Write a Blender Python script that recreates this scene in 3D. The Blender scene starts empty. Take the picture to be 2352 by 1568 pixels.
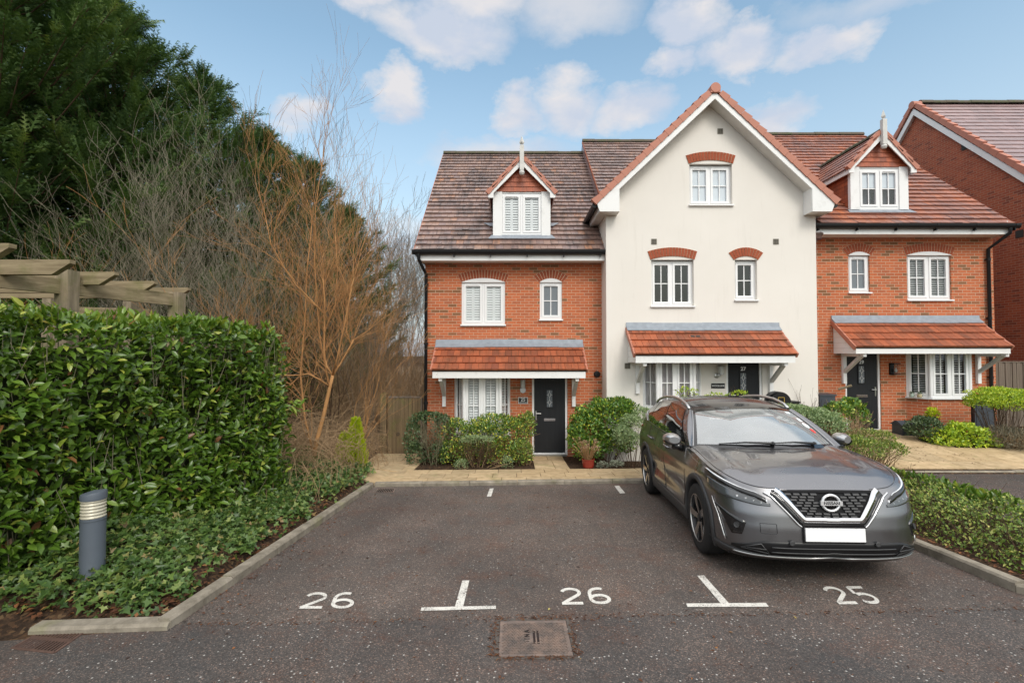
import bpy, math, random
import numpy as np
from mathutils import Vector, Matrix
R = math.radians
scene = bpy.context.scene
COL = scene.collection

# ------------------------------------------------------------------ camera
CAMZ = 2.08
PITCH = 1.38
FPX = 1114.0 / 2352.0
cam_d = bpy.data.cameras.new('camera')
cam_d.sensor_width = 36.0
cam_d.lens = 36.0 * FPX
cam_d.clip_start = 0.05
cam_d.clip_end = 2000.0
cam = bpy.data.objects.new('camera', cam_d)
COL.objects.link(cam)
cam.location = (0, 0, CAMZ)
cam.rotation_euler = (R(90 + PITCH), 0, 0)
scene.camera = cam

# ------------------------------------------------------------------ sky, sun, exposure
SUN_EL, SUN_AZ = 44.0, 160.0      # azimuth clockwise from +Y (the direction the camera faces)
world = bpy.data.worlds.new('World')
scene.world = world
world.use_nodes = True
wt = world.node_tree
for n in list(wt.nodes):
    wt.nodes.remove(n)
def wn(t, **kw):
    n = wt.nodes.new(t)
    for k, v in kw.items():
        setattr(n, k, v)
    return n
def wl(a, b):
    wt.links.new(a, b)
def wm(op, a, b=None, c=None, clamp=False):
    n = wn('ShaderNodeMath', operation=op, use_clamp=clamp)
    for i, v in enumerate((a, b, c)):
        if v is None: continue
        if isinstance(v, (int, float)): n.inputs[i].default_value = v
        else: wl(v, n.inputs[i])
    return n.outputs[0]
sky = wn('ShaderNodeTexSky', sky_type='NISHITA')
sky.sun_disc = False
sky.sun_elevation = R(SUN_EL)
sky.sun_rotation = R(SUN_AZ)
sky.air_density = 1.0
sky.dust_density = 2.2
sky.ozone_density = 2.0
tc = wn('ShaderNodeTexCoord')
sep = wn('ShaderNodeSeparateXYZ'); wl(tc.outputs['Generated'], sep.inputs[0])
az = wm('ARCTAN2', sep.outputs[0], sep.outputs[1])
el = wm('ARCSINE', sep.outputs[2])
nz = wn('ShaderNodeTexNoise'); nz.inputs['Scale'].default_value = 7.0; nz.inputs['Detail'].default_value = 9.0; nz.inputs['Roughness'].default_value = 0.62
mp = wn('ShaderNodeMapping'); mp.inputs['Scale'].default_value = (1, 1, 1.7); wl(tc.outputs['Generated'], mp.inputs[0]); wl(mp.outputs[0], nz.inputs['Vector'])
nzs = wn('ShaderNodeSeparateColor'); wl(nz.outputs['Color'], nzs.inputs[0])
azd = wm('ADD', az, wm('MULTIPLY', wm('SUBTRACT', nzs.outputs[0], 0.5), 0.20))
eld = wm('ADD', el, wm('MULTIPLY', wm('SUBTRACT', nzs.outputs[1], 0.5), 0.15))
# drifting cumulus: azimuth, elevation, half width, half height (degrees), opacity
CLOUDS = [(-8.5, 33.5, 8.5, 3.2, 1.0), (-16.5, 35.5, 3.5, 2.6, .95), (-5, 36.5, 8, 3, .9), (7, 36, 9, 4.0, .60), (-13.6, 28.0, 4.2, 2.6, 1.0),
          (0.4, 26.6, 3.2, 2.2, .85), (7.2, 27.2, 5.2, 3.4, .95), (14.0, 26.0, 4.6, 2.8, .9), (20, 33.2, 5.2, 2.6, .95), (18.5, 29.9, 4.2, 1.7, .95),
          (25.5, 30.3, 4.6, 2.7, 1.0), (32.5, 28.4, 4.8, 1.9, .95), (-1.0, 22.2, 9.5, 2.6, .68), (27.0, 23.0, 5.4, 2.6, .9), (-24.0, 24.0, 3.2, 2.2, .8),
          (39, 31.0, 10, 2.4, .45), (24, 38, 14, 2.2, .5), (-14.5, 12.0, 8, 3.5, .5), (-30, 9, 14, 5, .4)]
dens = None
for a, e, ra, re, op in CLOUDS:
    dx = wm('DIVIDE', wm('SUBTRACT', azd, R(a)), R(ra * 1.02))
    dy = wm('DIVIDE', wm('SUBTRACT', eld, R(e)), R(re * 1.02))
    # flat undersides: anything under the centre fades twice as fast
    r2 = wm('ADD', wm('MULTIPLY', dx, dx), wm('MULTIPLY', dy, dy))
    d = wm('MULTIPLY', wm('SUBTRACT', 1.0, r2, clamp=True), op)
    dens = d if dens is None else wm('MAXIMUM', dens, d)
# unseen rest of the sky: cloud made brighter than in view to light the scene
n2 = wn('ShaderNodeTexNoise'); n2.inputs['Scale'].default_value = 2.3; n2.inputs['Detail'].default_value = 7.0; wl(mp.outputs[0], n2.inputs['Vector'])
hi = wm('MULTIPLY', wm('SUBTRACT', el, 0.655, clamp=True), 11.0, clamp=True)          # overhead and behind, out-of-view overcast brightened for its light
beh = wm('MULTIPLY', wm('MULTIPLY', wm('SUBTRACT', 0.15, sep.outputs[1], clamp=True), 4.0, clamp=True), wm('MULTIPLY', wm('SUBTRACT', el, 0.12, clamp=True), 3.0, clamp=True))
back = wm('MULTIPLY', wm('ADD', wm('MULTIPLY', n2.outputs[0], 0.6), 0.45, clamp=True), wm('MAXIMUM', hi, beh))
ramp = wn('ShaderNodeValToRGB')
ramp.color_ramp.elements[0].position = 0.0; ramp.color_ramp.elements[0].color = (0, 0, 0, 1)
ramp.color_ramp.elements[1].position = 0.80; ramp.color_ramp.elements[1].color = (.95, .95, .95, 1)
wl(dens, ramp.inputs[0])
cl = wn('ShaderNodeMixRGB')           # lit cloud over its blue-grey underside
n3 = wn('ShaderNodeTexNoise'); n3.inputs['Scale'].default_value = 9.0; n3.inputs['Detail'].default_value = 6.0; wl(mp.outputs[0], n3.inputs['Vector'])
cr = wn('ShaderNodeValToRGB'); cr.color_ramp.elements[0].position = 0.40; cr.color_ramp.elements[1].position = 0.60; wl(n3.outputs[0], cr.inputs[0])
wl(cr.outputs[0], cl.inputs[0])
CLOUD_A, CLOUD_B = (4.1, 4.5, 5.3, 1), (5.5, 5.35, 5.45, 1)
cl.inputs[1].default_value = CLOUD_A; cl.inputs[2].default_value = CLOUD_B
tint = wn('ShaderNodeMixRGB', blend_type='MULTIPLY'); tint.inputs[0].default_value = 1.0
SKY_TINT = (2.05, 2.08, 1.70, 1)
tint.inputs[2].default_value = SKY_TINT; wl(sky.outputs[0], tint.inputs[1])
hz = wm('MULTIPLY', wm('POWER', wm('SUBTRACT', 1.0, wm('DIVIDE', el, 0.56), clamp=True), 1.2), 0.92)      # pale haze low in the sky
hm = wn('ShaderNodeMixRGB'); wl(hz, hm.inputs[0]); wl(tint.outputs[0], hm.inputs[1]); hm.inputs[2].default_value = (4.3, 4.75, 5.3, 1)
mx = wn('ShaderNodeMixRGB'); wl(ramp.outputs[0], mx.inputs[0]); wl(hm.outputs[0], mx.inputs[1]); wl(cl.outputs[0], mx.inputs[2])
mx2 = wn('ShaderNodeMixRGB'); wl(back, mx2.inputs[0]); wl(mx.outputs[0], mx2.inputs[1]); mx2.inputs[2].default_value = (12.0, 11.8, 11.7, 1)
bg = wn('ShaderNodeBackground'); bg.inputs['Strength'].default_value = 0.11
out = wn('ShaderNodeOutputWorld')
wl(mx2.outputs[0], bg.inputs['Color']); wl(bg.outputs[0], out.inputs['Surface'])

sun_d = bpy.data.lights.new('sun', 'SUN')
sun_d.energy = 1.15
sun_d.angle = R(22)
sun_d.color = (1.0, 0.965, 0.92)
sun = bpy.data.objects.new('sun', sun_d)
COL.objects.link(sun)
_s = Vector((math.sin(R(SUN_AZ)) * math.cos(R(SUN_EL)), math.cos(R(SUN_AZ)) * math.cos(R(SUN_EL)), math.sin(R(SUN_EL))))
sun.rotation_euler = (-_s).to_track_quat('-Z', 'Y').to_euler()
sun.location = _s * 60

scene.view_settings.view_transform = 'Standard'
scene.view_settings.look = 'None'
scene.view_settings.exposure = 0.43
scene.view_settings.gamma = 1.0
scene.view_settings.use_curve_mapping = False
scene.cycles.max_bounces = 6
scene.cycles.transparent_max_bounces = 10
scene.cycles.caustics_reflective = False
scene.cycles.caustics_refractive = False

# ------------------------------------------------------------------ helpers
rng = np.random.default_rng(7)
random.seed(7)

def at(px, py, y):
    """world point on the plane Y=y seen at photo position px,py (photo taken as 2352 wide)"""
    cx, cz = (px - 1176.0) / 1114.0, (784.0 - py) / 1114.0
    c, s = math.cos(R(PITCH)), math.sin(R(PITCH))
    d = (cx, c - cz * s, s + cz * c)
    t = y / d[1]
    return Vector((d[0] * t, y, CAMZ + d[2] * t))
def ax(px, y): return at(px, 811, y).x
def azz(py, y): return at(1176, py, y).z

def smooth(t):
    t = min(1.0, max(0.0, t))
    return t * t * (3 - 2 * t)

KERB_L = lambda y: -3.05 + 0.038 * y        # inner (road side) face of the left kerb
KERB_R = lambda y: 4.74
def park_z(x, y):
    return -0.051 * min(y, 9.6) + 0.014 * max(-4.0, min(x, 5.2))
def ground_z(x, y):
    p = park_z(x, y)
    if x > 5.0:
        p += 0.20 * smooth((x - 5.0) / 2.0)
    if y > 9.4:
        t = -0.62 + 0.68 * smooth((x - 3.2) / 4.5)
        p = p + (t - p) * smooth((y - 9.5) / 3.2)
    if y > 14: p += 0.0
    # bank under the laurel hedge
    d = KERB_L(y) - 0.13 - x
    if d > 0 and y > 3.9:
        k = smooth((y - 3.95) / 1.2) * (1 - smooth((y - 9.2) / 3.0))
        p += (0.09 + min(0.46, 0.30 * d)) * k * smooth(d / 0.12)
    return p
def park_pt(px, py, lift=0.0):
    """point of the parking surface seen at px,py"""
    cx, cz = (px - 1176.0) / 1114.0, (784.0 - py) / 1114.0
    c, s = math.cos(R(PITCH)), math.sin(R(PITCH))
    d = Vector((cx, c - cz * s, s + cz * c))
    t = CAMZ / (-d.z - 0.051 * d.y + 0.014 * d.x)
    q = Vector((0, 0, CAMZ)) + d * t
    return Vector((q.x, q.y, q.z + lift))

def empty(name, loc, label=None, cat=None, group=None):
    o = bpy.data.objects.new(name, None)
    o.empty_display_size = 0.2
    COL.objects.link(o)
    o.location = loc
    tag(o, label, cat, group)
    return o
def tag(o, label=None, cat=None, group=None, kind=None):
    if label: o['label'] = label
    if cat: o['category'] = cat
    if group: o['group'] = group
    if kind: o['kind'] = kind
    return o
def wloc(o):
    v = Vector((0, 0, 0))
    while o is not None:
        v = v + o.location
        o = o.parent
    return v

class MB:
    """collects faces in world metres; build() links them as one mesh object"""
    def __init__(s):
        s.v = []; s.f = []; s.m = []; s.uv = []; s.r = []
    def face(s, pts, m=0, uv=None, r=None):
        i = len(s.v)
        s.v.extend([tuple(p) for p in pts])
        s.f.append(list(range(i, i + len(pts)))); s.m.append(m); s.uv.append(uv); s.r.append(random.random() if r is None else r)
    def box(s, x0, x1, y0, y1, z0, z1, m=0, r=None):
        if x0 > x1: x0, x1 = x1, x0
        if y0 > y1: y0, y1 = y1, y0
        if z0 > z1: z0, z1 = z1, z0
        r = random.random() if r is None else r
        a = [(x0, y0, z0), (x1, y0, z0), (x1, y1, z0), (x0, y1, z0), (x0, y0, z1), (x1, y0, z1), (x1, y1, z1), (x0, y1, z1)]
        for q in ((0, 1, 5, 4), (1, 2, 6, 5), (2, 3, 7, 6), (3, 0, 4, 7), (4, 5, 6, 7), (3, 2, 1, 0)):
            s.face([a[k] for k in q], m, None, r)
    def obox(s, o, u, v, w, m=0, r=None):
        """box from corner o along vectors u,v,w"""
        o, u, v, w = Vector(o), Vector(u), Vector(v), Vector(w)
        if u.cross(v).dot(w) < 0: u, v = v, u
        r = random.random() if r is None else r
        a = [o, o + u, o + u + v, o + v, o + w, o + u + w, o + u + v + w, o + v + w]
        for q in ((0, 1, 5, 4), (1, 2, 6, 5), (2, 3, 7, 6), (3, 0, 4, 7), (4, 5, 6, 7), (3, 2, 1, 0)):
            s.face([a[k] for k in q], m, None, r)
    def bar(s, p, q, w, h, m=0, up=(0, 0, 1), r=None):
        p, q = Vector(p), Vector(q)
        d = (q - p).normalized()
        a = d.cross(Vector(up))
        if a.length < 1e-4: a = d.cross(Vector((0, 1, 0)))
        a.normalize()
        b = a.cross(d).normalized()
        s.obox(p - a * w / 2 - b * h / 2, a * w, b * h, q - p, m, r)
    def prism(s, poly, d, m=0, r=None):
        """poly: 3D polygon, extruded along vector d"""
        d = Vector(d); poly = [Vector(p) for p in poly]
        nrm = Vector((0, 0, 0))
        for i in range(len(poly)):
            nrm += poly[i].cross(poly[(i + 1) % len(poly)])
        if nrm.dot(d) > 0: poly = poly[::-1]
        r = random.random() if r is None else r
        top = [p + d for p in poly]
        s.face(poly, m, None, r); s.face(top[::-1], m, None, r)
        for i in range(len(poly)):
            j = (i + 1) % len(poly)
            s.face([poly[j], poly[i], top[i], top[j]], m, None, r)
    def tube(s, pts, rad, n=8, m=0, cap=True, r=None):
        pts = [Vector(p) for p in pts]
        rad = rad if isinstance(rad, (list, tuple)) else [rad] * len(pts)
        r = random.random() if r is None else r
        base = len(s.v); prev = None
        for i, p in enumerate(pts):
            d = (pts[min(i + 1, len(pts) - 1)] - pts[max(i - 1, 0)]).normalized()
            if prev is None:
                a = d.cross(Vector((0, 0, 1)))
                if a.length < 1e-3: a = d.cross(Vector((0, 1, 0)))
            else:
                a = prev - d * prev.dot(d)
            a.normalize(); prev = a
            b = d.cross(a)
            for k in range(n):
                t = 2 * math.pi * k / n
                s.v.append(tuple(p + (a * math.cos(t) + b * math.sin(t)) * rad[i]))
        for i in range(len(pts) - 1):
            for k in range(n):
                a0 = base + i * n + k; a1 = base + i * n + (k + 1) % n
                s.f.append([a0, a1, a1 + n, a0 + n]); s.m.append(m); s.uv.append(None); s.r.append(r)
        if cap:
            s.f.append([base + k for k in range(n)][::-1]); s.m.append(m); s.uv.append(None); s.r.append(r)
            e = base + (len(pts) - 1) * n
            s.f.append([e + k for k in range(n)]); s.m.append(m); s.uv.append(None); s.r.append(r)
    def lathe(s, prof, c, axis=(0, 0, 1), n=24, m=0, sx=1.0, sy=1.0, cap=True):
        """prof: (radius, height) pairs along axis from c"""
        ax_ = Vector(axis).normalized()
        a = ax_.cross(Vector((0, 1, 0)))
        if a.length < 1e-3: a = ax_.cross(Vector((1, 0, 0)))
        a.normalize(); b = ax_.cross(a)
        c = Vector(c); base = len(s.v); r = random.random()
        for (rr, h) in prof:
            for k in range(n):
                t = 2 * math.pi * k / n
                s.v.append(tuple(c + ax_ * h + a * (math.cos(t) * rr * sx) + b * (math.sin(t) * rr * sy)))
        for i in range(len(prof) - 1):
            for k in range(n):
                a0 = base + i * n + k; a1 = base + i * n + (k + 1) % n
                s.f.append([a0, a1, a1 + n, a0 + n]); s.m.append(m); s.uv.append(None); s.r.append(r)
        if cap and prof[0][0] > 1e-5: s.f.append([base + k for k in range(n)][::-1]); s.m.append(m); s.uv.append(None); s.r.append(r)
        e = base + (len(prof) - 1) * n
        if cap and prof[-1][0] > 1e-5: s.f.append([e + k for k in range(n)]); s.m.append(m); s.uv.append(None); s.r.append(r)
    def grid(s, P, m=0, flip=False, uv=None):
        """P: rows of points"""
        base = len(s.v); nr, nc = len(P), len(P[0])
        for row in P: s.v.extend([tuple(p) for p in row])
        for i in range(nr - 1):
            for j in range(nc - 1):
                q = [base + i * nc + j, base + i * nc + j + 1, base + (i + 1) * nc + j + 1, base + (i + 1) * nc + j]
                if flip: q = q[::-1]
                s.f.append(q); s.m.append(m); s.uv.append(None); s.r.append(0.5)
    def build_sides(s, name, mats, parent, axis, c, **kw):
        """two objects, split by which side of coordinate c each face lies on"""
        res = []
        for sg in (-1, 1):
            t = MB(); mp_ = {}
            for f, m, u, r in zip(s.f, s.m, s.uv, s.r):
                if (sum(s.v[i][axis] for i in f) / len(f) - c) * sg < 0: continue
                g = []
                for i in f:
                    if i not in mp_: mp_[i] = len(t.v); t.v.append(s.v[i])
                    g.append(mp_[i])
                t.f.append(g); t.m.append(m); t.uv.append(u); t.r.append(r)
            if t.f: res.append(t.build(name, mats, parent, **kw))
        return res
    def build(s, name, mats, parent=None, smooth=False, bevel=0.0, merge=0.0, autos=None, recalc=False):
        mats = mats if isinstance(mats, (list, tuple)) else [mats]
        me = bpy.data.meshes.new(name)
        off = wloc(parent) if parent is not None else Vector((0, 0, 0))
        V = np.array(s.v, dtype=np.float64)
        me.from_pydata([tuple(p) for p in (V - np.array(off))], [], s.f)
        for mm in mats: me.materials.append(mm)
        me.polygons.foreach_set('material_index', np.array(s.m, dtype=np.int32))
        uvl = me.uv_layers.new(name='UVMap')
        uvs = []
        for f, u in zip(s.f, s.uv):
            if u is not None:
                uvs.extend(u); continue
            p = V[f]
            nrm = np.zeros(3)
            for i in range(len(f)): nrm += np.cross(p[i], p[(i + 1) % len(f)])
            k = int(np.argmax(np.abs(nrm)))
            if k == 1: uvs.extend([(q[0], q[2]) for q in p])
            elif k == 0: uvs.extend([(q[1], q[2]) for q in p])
            else: uvs.extend([(q[0], q[1]) for q in p])
        uvl.data.foreach_set('uv', np.array(uvs, dtype=np.float32).ravel())
        at_ = me.attributes.new('rnd', 'FLOAT', 'FACE')
        at_.data.foreach_set('value', np.array(s.r, dtype=np.float32))
        if merge > 0 or recalc:
            import bmesh
            bm = bmesh.new(); bm.from_mesh(me)
            if merge > 0: bmesh.ops.remove_doubles(bm, verts=bm.verts, dist=merge)
            if recalc: bmesh.ops.recalc_face_normals(bm, faces=bm.faces)
            bm.to_mesh(me); bm.free()
        if smooth:
            me.polygons.foreach_set('use_smooth', np.ones(len(me.polygons), dtype=bool))
            if autos is not None:
                try: me.set_sharp_from_angle(angle=R(autos))
                except Exception: pass
        me.update()
        o = bpy.data.objects.new(name, me)
        COL.objects.link(o)
        if parent is not None: o.parent = parent
        if bevel > 0:
            b = o.modifiers.new('bevel', 'BEVEL'); b.width = bevel; b.segments = 2; b.limit_method = 'ANGLE'; b.angle_limit = R(40)
        return o

def text_mesh(name, txt, size, mat, parent, loc, rot, extrude=0.004, bold=0.0, align='CENTER', sx=1.0):
    cu = bpy.data.curves.new(name, 'FONT')
    cu.body = txt; cu.size = size; cu.extrude = extrude; cu.offset = bold
    cu.align_x = align; cu.align_y = 'CENTER'; cu.resolution_u = 3
    t = bpy.data.objects.new(name, cu); COL.objects.link(t)
    bpy.context.view_layer.update()
    me = bpy.data.meshes.new_from_object(t)
    bpy.data.objects.remove(t)
    me.materials.clear(); me.materials.append(mat)
    o = bpy.data.objects.new(name, me); COL.objects.link(o)
    o.scale = (sx, 1, 1)
    o.rotation_euler = rot
    off = wloc(parent) if parent is not None else Vector((0, 0, 0))
    o.location = Vector(loc) - off
    if parent is not None: o.parent = parent
    return o

def copy_tree(o, parent=None):
    c = o.copy(); COL.objects.link(c)
    if parent is not None: c.parent = parent
    for ch in [q for q in list(bpy.data.objects) if q.parent == o]:
        copy_tree(ch, c)
    return c
# ------------------------------------------------------------------ materials
class T:
    """tiny node-tree writer"""
    def __init__(s, name):
        s.mat = bpy.data.materials.new(name); s.mat.use_nodes = True
        s.t = s.mat.node_tree
        for n in list(s.t.nodes): s.t.nodes.remove(n)
        s.out = s.n('ShaderNodeOutputMaterial')
    def n(s, t, **kw):
        x = s.t.nodes.new(t)
        for k, v in kw.items(): setattr(x, k, v)
        return x
    def set(s, sock, v):
        if hasattr(v, 'is_output') or isinstance(v, bpy.types.NodeSocket): s.t.links.new(v, sock)
        elif isinstance(v, (tuple, list)) and len(v) == 3 and sock.type == 'RGBA': sock.default_value = (*v, 1)
        else: sock.default_value = v
    def coord(s, kind='Object', scale=None):
        c = s.n('ShaderNodeTexCoord').outputs[kind]
        if scale is not None:
            m = s.n('ShaderNodeMapping'); s.t.links.new(c, m.inputs[0]); m.inputs['Scale'].default_value = scale; c = m.outputs[0]
        return c
    def noise(s, vec, scale, detail=5, rough=0.55, dist=0.0):
        x = s.n('ShaderNodeTexNoise'); s.t.links.new(vec, x.inputs['Vector'])
        x.inputs['Scale'].default_value = scale; x.inputs['Detail'].default_value = detail; x.inputs['Roughness'].default_value = rough; x.inputs['Distortion'].default_value = dist
        return x.outputs[0]
    def vor(s, vec, scale, feature='F1', out='Distance', rand=1.0):
        x = s.n('ShaderNodeTexVoronoi'); x.feature = feature; s.t.links.new(vec, x.inputs['Vector']); x.inputs['Scale'].default_value = scale; x.inputs['Randomness'].default_value = rand
        return x.outputs[out]
    def ramp(s, fac, stops, interp='LINEAR'):
        x = s.n('ShaderNodeValToRGB'); e = x.color_ramp.elements; x.color_ramp.interpolation = interp
        while len(e) < len(stops): e.new(0.5)
        for i, (p, c) in enumerate(stops):
            e[i].position = p; e[i].color = (*c, 1) if len(c) == 3 else c
        s.set(x.inputs[0], fac)
        return x.outputs[0]
    def bw(s, fac, a, b):
        return s.ramp(fac, [(a, (0, 0, 0)), (b, (1, 1, 1))])
    def mix(s, fac, a, b, mode='MIX'):
        x = s.n('ShaderNodeMixRGB'); x.blend_type = mode
        s.set(x.inputs[0], fac); s.set(x.inputs[1], a); s.set(x.inputs[2], b)
        return x.outputs[0]
    def math(s, op, a, b=0.0, clamp=False):
        x = s.n('ShaderNodeMath'); x.operation = op; x.use_clamp = clamp
        s.set(x.inputs[0], a); s.set(x.inputs[1], b)
        return x.outputs[0]
    def attr(s, name='rnd'):
        x = s.n('ShaderNodeAttribute'); x.attribute_name = name
        return x.outputs['Fac']
    def bump(s, h, strength=0.3, dist=0.01):
        x = s.n('ShaderNodeBump'); x.inputs['Strength'].default_value = strength; x.inputs['Distance'].default_value = dist
        s.t.links.new(h, x.inputs['Height'])
        return x.outputs[0]
    def bsdf(s, color, rough=0.5, metal=0.0, spec=0.5, coat=0.0, normal=None, coat_rough=0.03, sheen=0.0):
        x = s.n('ShaderNodeBsdfPrincipled')
        s.set(x.inputs['Base Color'], color); s.set(x.inputs['Roughness'], rough); s.set(x.inputs['Metallic'], metal)
        s.set(x.inputs['Specular IOR Level'], spec); s.set(x.inputs['Coat Weight'], coat); x.inputs['Coat Roughness'].default_value = coat_rough
        if normal is not None: s.t.links.new(normal, x.inputs['Normal'])
        return x.outputs[0]
    def done(s, sh):
        s.t.links.new(sh, s.out.inputs['Surface'])
        return s.mat

def plain(name, c, rough=0.5, metal=0.0, spec=0.5, var=0.12, scale=6.0, bump=0.0, bscale=60.0, coat=0.0):
    t = T(name); co = t.coord('Object')
    nz = t.noise(co, scale, 6)
    col = t.mix(nz, tuple(x * (1 - var) for x in c), tuple(min(1, x * (1 + var)) for x in c))
    nm = t.bump(t.noise(co, bscale, 4), bump, 0.004) if bump > 0 else None
    return t.done(t.bsdf(col, rough, metal, spec, coat, nm))

def brick_mat(name, tones, mortar, dark=(0.21, 0.095, 0.045), dark_share=0.10, stain=0.25, bw=0.225, bh=0.075):
    t = T(name)
    uv = t.coord('UV')
    def br(c1, c2, mo, bias=0.0):
        x = t.n('ShaderNodeTexBrick'); x.offset = 0.5
        t.t.links.new(uv, x.inputs['Vector'])
        x.inputs['Scale'].default_value = 1.0; x.inputs['Brick Width'].default_value = bw; x.inputs['Row Height'].default_value = bh
        x.inputs['Mortar Size'].default_value = 0.0055; x.inputs['Mortar Smooth'].default_value = 0.25; x.inputs['Bias'].default_value = bias
        t.set(x.inputs['Color1'], c1); t.set(x.inputs['Color2'], c2); t.set(x.inputs['Mortar'], mo)
        return x
    b = br((0, 0, 0), (1, 1, 1), (0.5, 0.5, 0.5))
    ob = t.coord('UV', (1, 1, 1))
    body = t.ramp(b.outputs['Color'], [(0.0, dark), (dark_share, dark), (dark_share + .04, tones[0]), (0.45, tones[1]), (0.75, tones[2]), (1.0, tones[1])])
    n1 = t.noise(ob, 38, 5); n2 = t.noise(ob, 0.8, 5)
    body = t.mix(t.bw(n1, .35, .75), body, t.mix(1.0, body, (1.35, 1.45, 1.5), 'MULTIPLY'))
    body = t.mix(t.math('MULTIPLY', t.bw(n2, .45, .75), stain), body, t.mix(1.0, body, (.62, .55, .55), 'MULTIPLY'))
    mo = t.mix(t.noise(ob, 14), mortar, tuple(x * .72 for x in mortar))
    col = t.mix(b.outputs['Fac'], body, mo)
    # efflorescence: scattered white bloom
    n3 = t.noise(ob, 2.2, 8, .7)
    col = t.mix(t.math('MULTIPLY', t.bw(n3, .66, .78), .4), col, (.62, .56, .50))
    h = t.math('ADD', t.math('MULTIPLY', b.outputs['Fac'], -1.0), t.math('MULTIPLY', n1, .25))
    return t.done(t.bsdf(col, .85, spec=.25, normal=t.bump(h, .55, .008)))

def tile_mat(name, stops, patch=None, patch_amt=.6, rough=.5, moss=0.0, patch_scale=.9, spec=.5):
    t = T(name); uv = t.coord('UV'); ob = t.coord('Object')
    a = t.attr('rnd')
    col = t.ramp(a, stops)
    n1 = t.noise(ob, patch_scale, 6, .6)
    st = t.noise(t.coord('UV', (9, 1.6, 1)), 1.0, 5)
    if patch is not None:
        col = t.mix(t.math('MULTIPLY', t.bw(t.math('MULTIPLY', t.math('ADD', n1, st), .5), .44, .60), patch_amt), col, patch)
    n2 = t.noise(ob, 30, 4)
    col = t.mix(t.bw(n2, .3, .8), t.mix(1.0, col, (.78, .76, .76), 'MULTIPLY'), col)
    if moss > 0:
        n3 = t.noise(ob, 5.5, 8, .75)
        col = t.mix(t.math('MULTIPLY', t.bw(n3, .63, .70), moss), col, (.075, .085, .018))
    return t.done(t.bsdf(col, rough, spec=spec, normal=t.bump(n2, .25, .006)))

def leaf_mat(name, stops, rough=.45, spec=.5, trans=.25, tcol=None, vein=False):
    t = T(name)
    col = t.ramp(t.attr('rnd'), stops)
    nz = t.noise(t.coord('Object'), 22, 3)
    col = t.mix(nz, t.mix(1.0, col, (.8, .82, .75), 'MULTIPLY'), t.mix(1.0, col, (1.2, 1.16, 1.1), 'MULTIPLY'))
    p = t.bsdf(col, rough, spec=spec)
    if trans > 0:
        tr = t.n('ShaderNodeBsdfTranslucent')
        t.set(tr.inputs[0], t.mix(1.0, col, tcol or (1.3, 1.35, .7), 'MULTIPLY'))
        m = t.n('ShaderNodeMixShader'); m.inputs[0].default_value = trans
        t.t.links.new(p, m.inputs[1]); t.t.links.new(tr.outputs[0], m.inputs[2])
        p = m.outputs[0]
    return t.done(p)

M = {}
M['brick'] = brick_mat('brick_orange', [(.42, .112, .046), (.48, .135, .056), (.36, .105, .050)], (.60, .48, .34))
M['brick2'] = brick_mat('brick_red', [(.30, .072, .036), (.34, .088, .044), (.26, .064, .036)], (.44, .32, .22), dark=(.20, .052, .032), stain=.35)
M['voussoir'] = plain('brick_voussoir', (.33, .085, .042), .85, spec=.25, var=.3, scale=9, bump=.3, bscale=90)
M['mortar'] = plain('mortar', (.60, .48, .34), .9, spec=.2, var=.15, scale=12, bump=.3)
def _render():
    t = T('cream_render'); ob = t.coord('Object')
    n1 = t.noise(ob, .6, 6, .6); n2 = t.noise(t.coord('Object', (5, 5, .5)), 1.3, 6, .65); n3 = t.noise(ob, 130, 3)
    col = t.mix(t.bw(n1, .3, .7), (.725, .685, .630), (.775, .735, .680))
    col = t.mix(t.math('MULTIPLY', t.bw(n2, .56, .80), .27), col, (.50, .46, .40))
    return t.done(t.bsdf(col, .9, spec=.2, normal=t.bump(n3, .18, .004)))
M['render'] = _render()
M['upvc'] = plain('white_upvc', (.80, .80, .80), .32, var=.03, scale=3)
def _painted():
    t = T('white_painted_timber'); ob = t.coord('Object')
    n1 = t.noise(t.coord('Object', (2, 2, 2)), 2.2, 7, .65)
    col = t.mix(t.math('MULTIPLY', t.bw(n1, .55, .8), .35), (.78, .78, .77), (.42, .41, .37))
    return t.done(t.bsdf(col, .45, normal=t.bump(t.noise(ob, 40), .08, .004)))
M['white'] = _painted()
M['soffit'] = plain('soffit_board', (.66, .65, .62), .55, var=.18, scale=2.5)
M['dirtywhite'] = plain('weathered_white', (.58, .57, .54), .6, var=.25, scale=7)
M['black'] = plain('black_plastic', (.009, .009, .010), .38, spec=.35, var=.25, scale=5)
M['lead'] = plain('lead_flashing', (.27, .30, .34), .5, metal=.15, var=.35, scale=7, bump=.25, bscale=20)
M['interior'] = plain('room_dark', (.035, .033, .033), .9, spec=.1, var=.3, scale=1.5)
M['interior2'] = plain('room_grey', (.13, .135, .145), .9, spec=.1, var=.3, scale=1.5)
M['shutter'] = plain('shutter_white', (.80, .79, .76), .5, var=.05)
M['blind'] = plain('pale_blind', (.74, .77, .80), .8, var=.12, scale=3)
M['curtain'] = plain('grey_curtain', (.46, .41, .40), .9, var=.2, scale=8)
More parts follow.
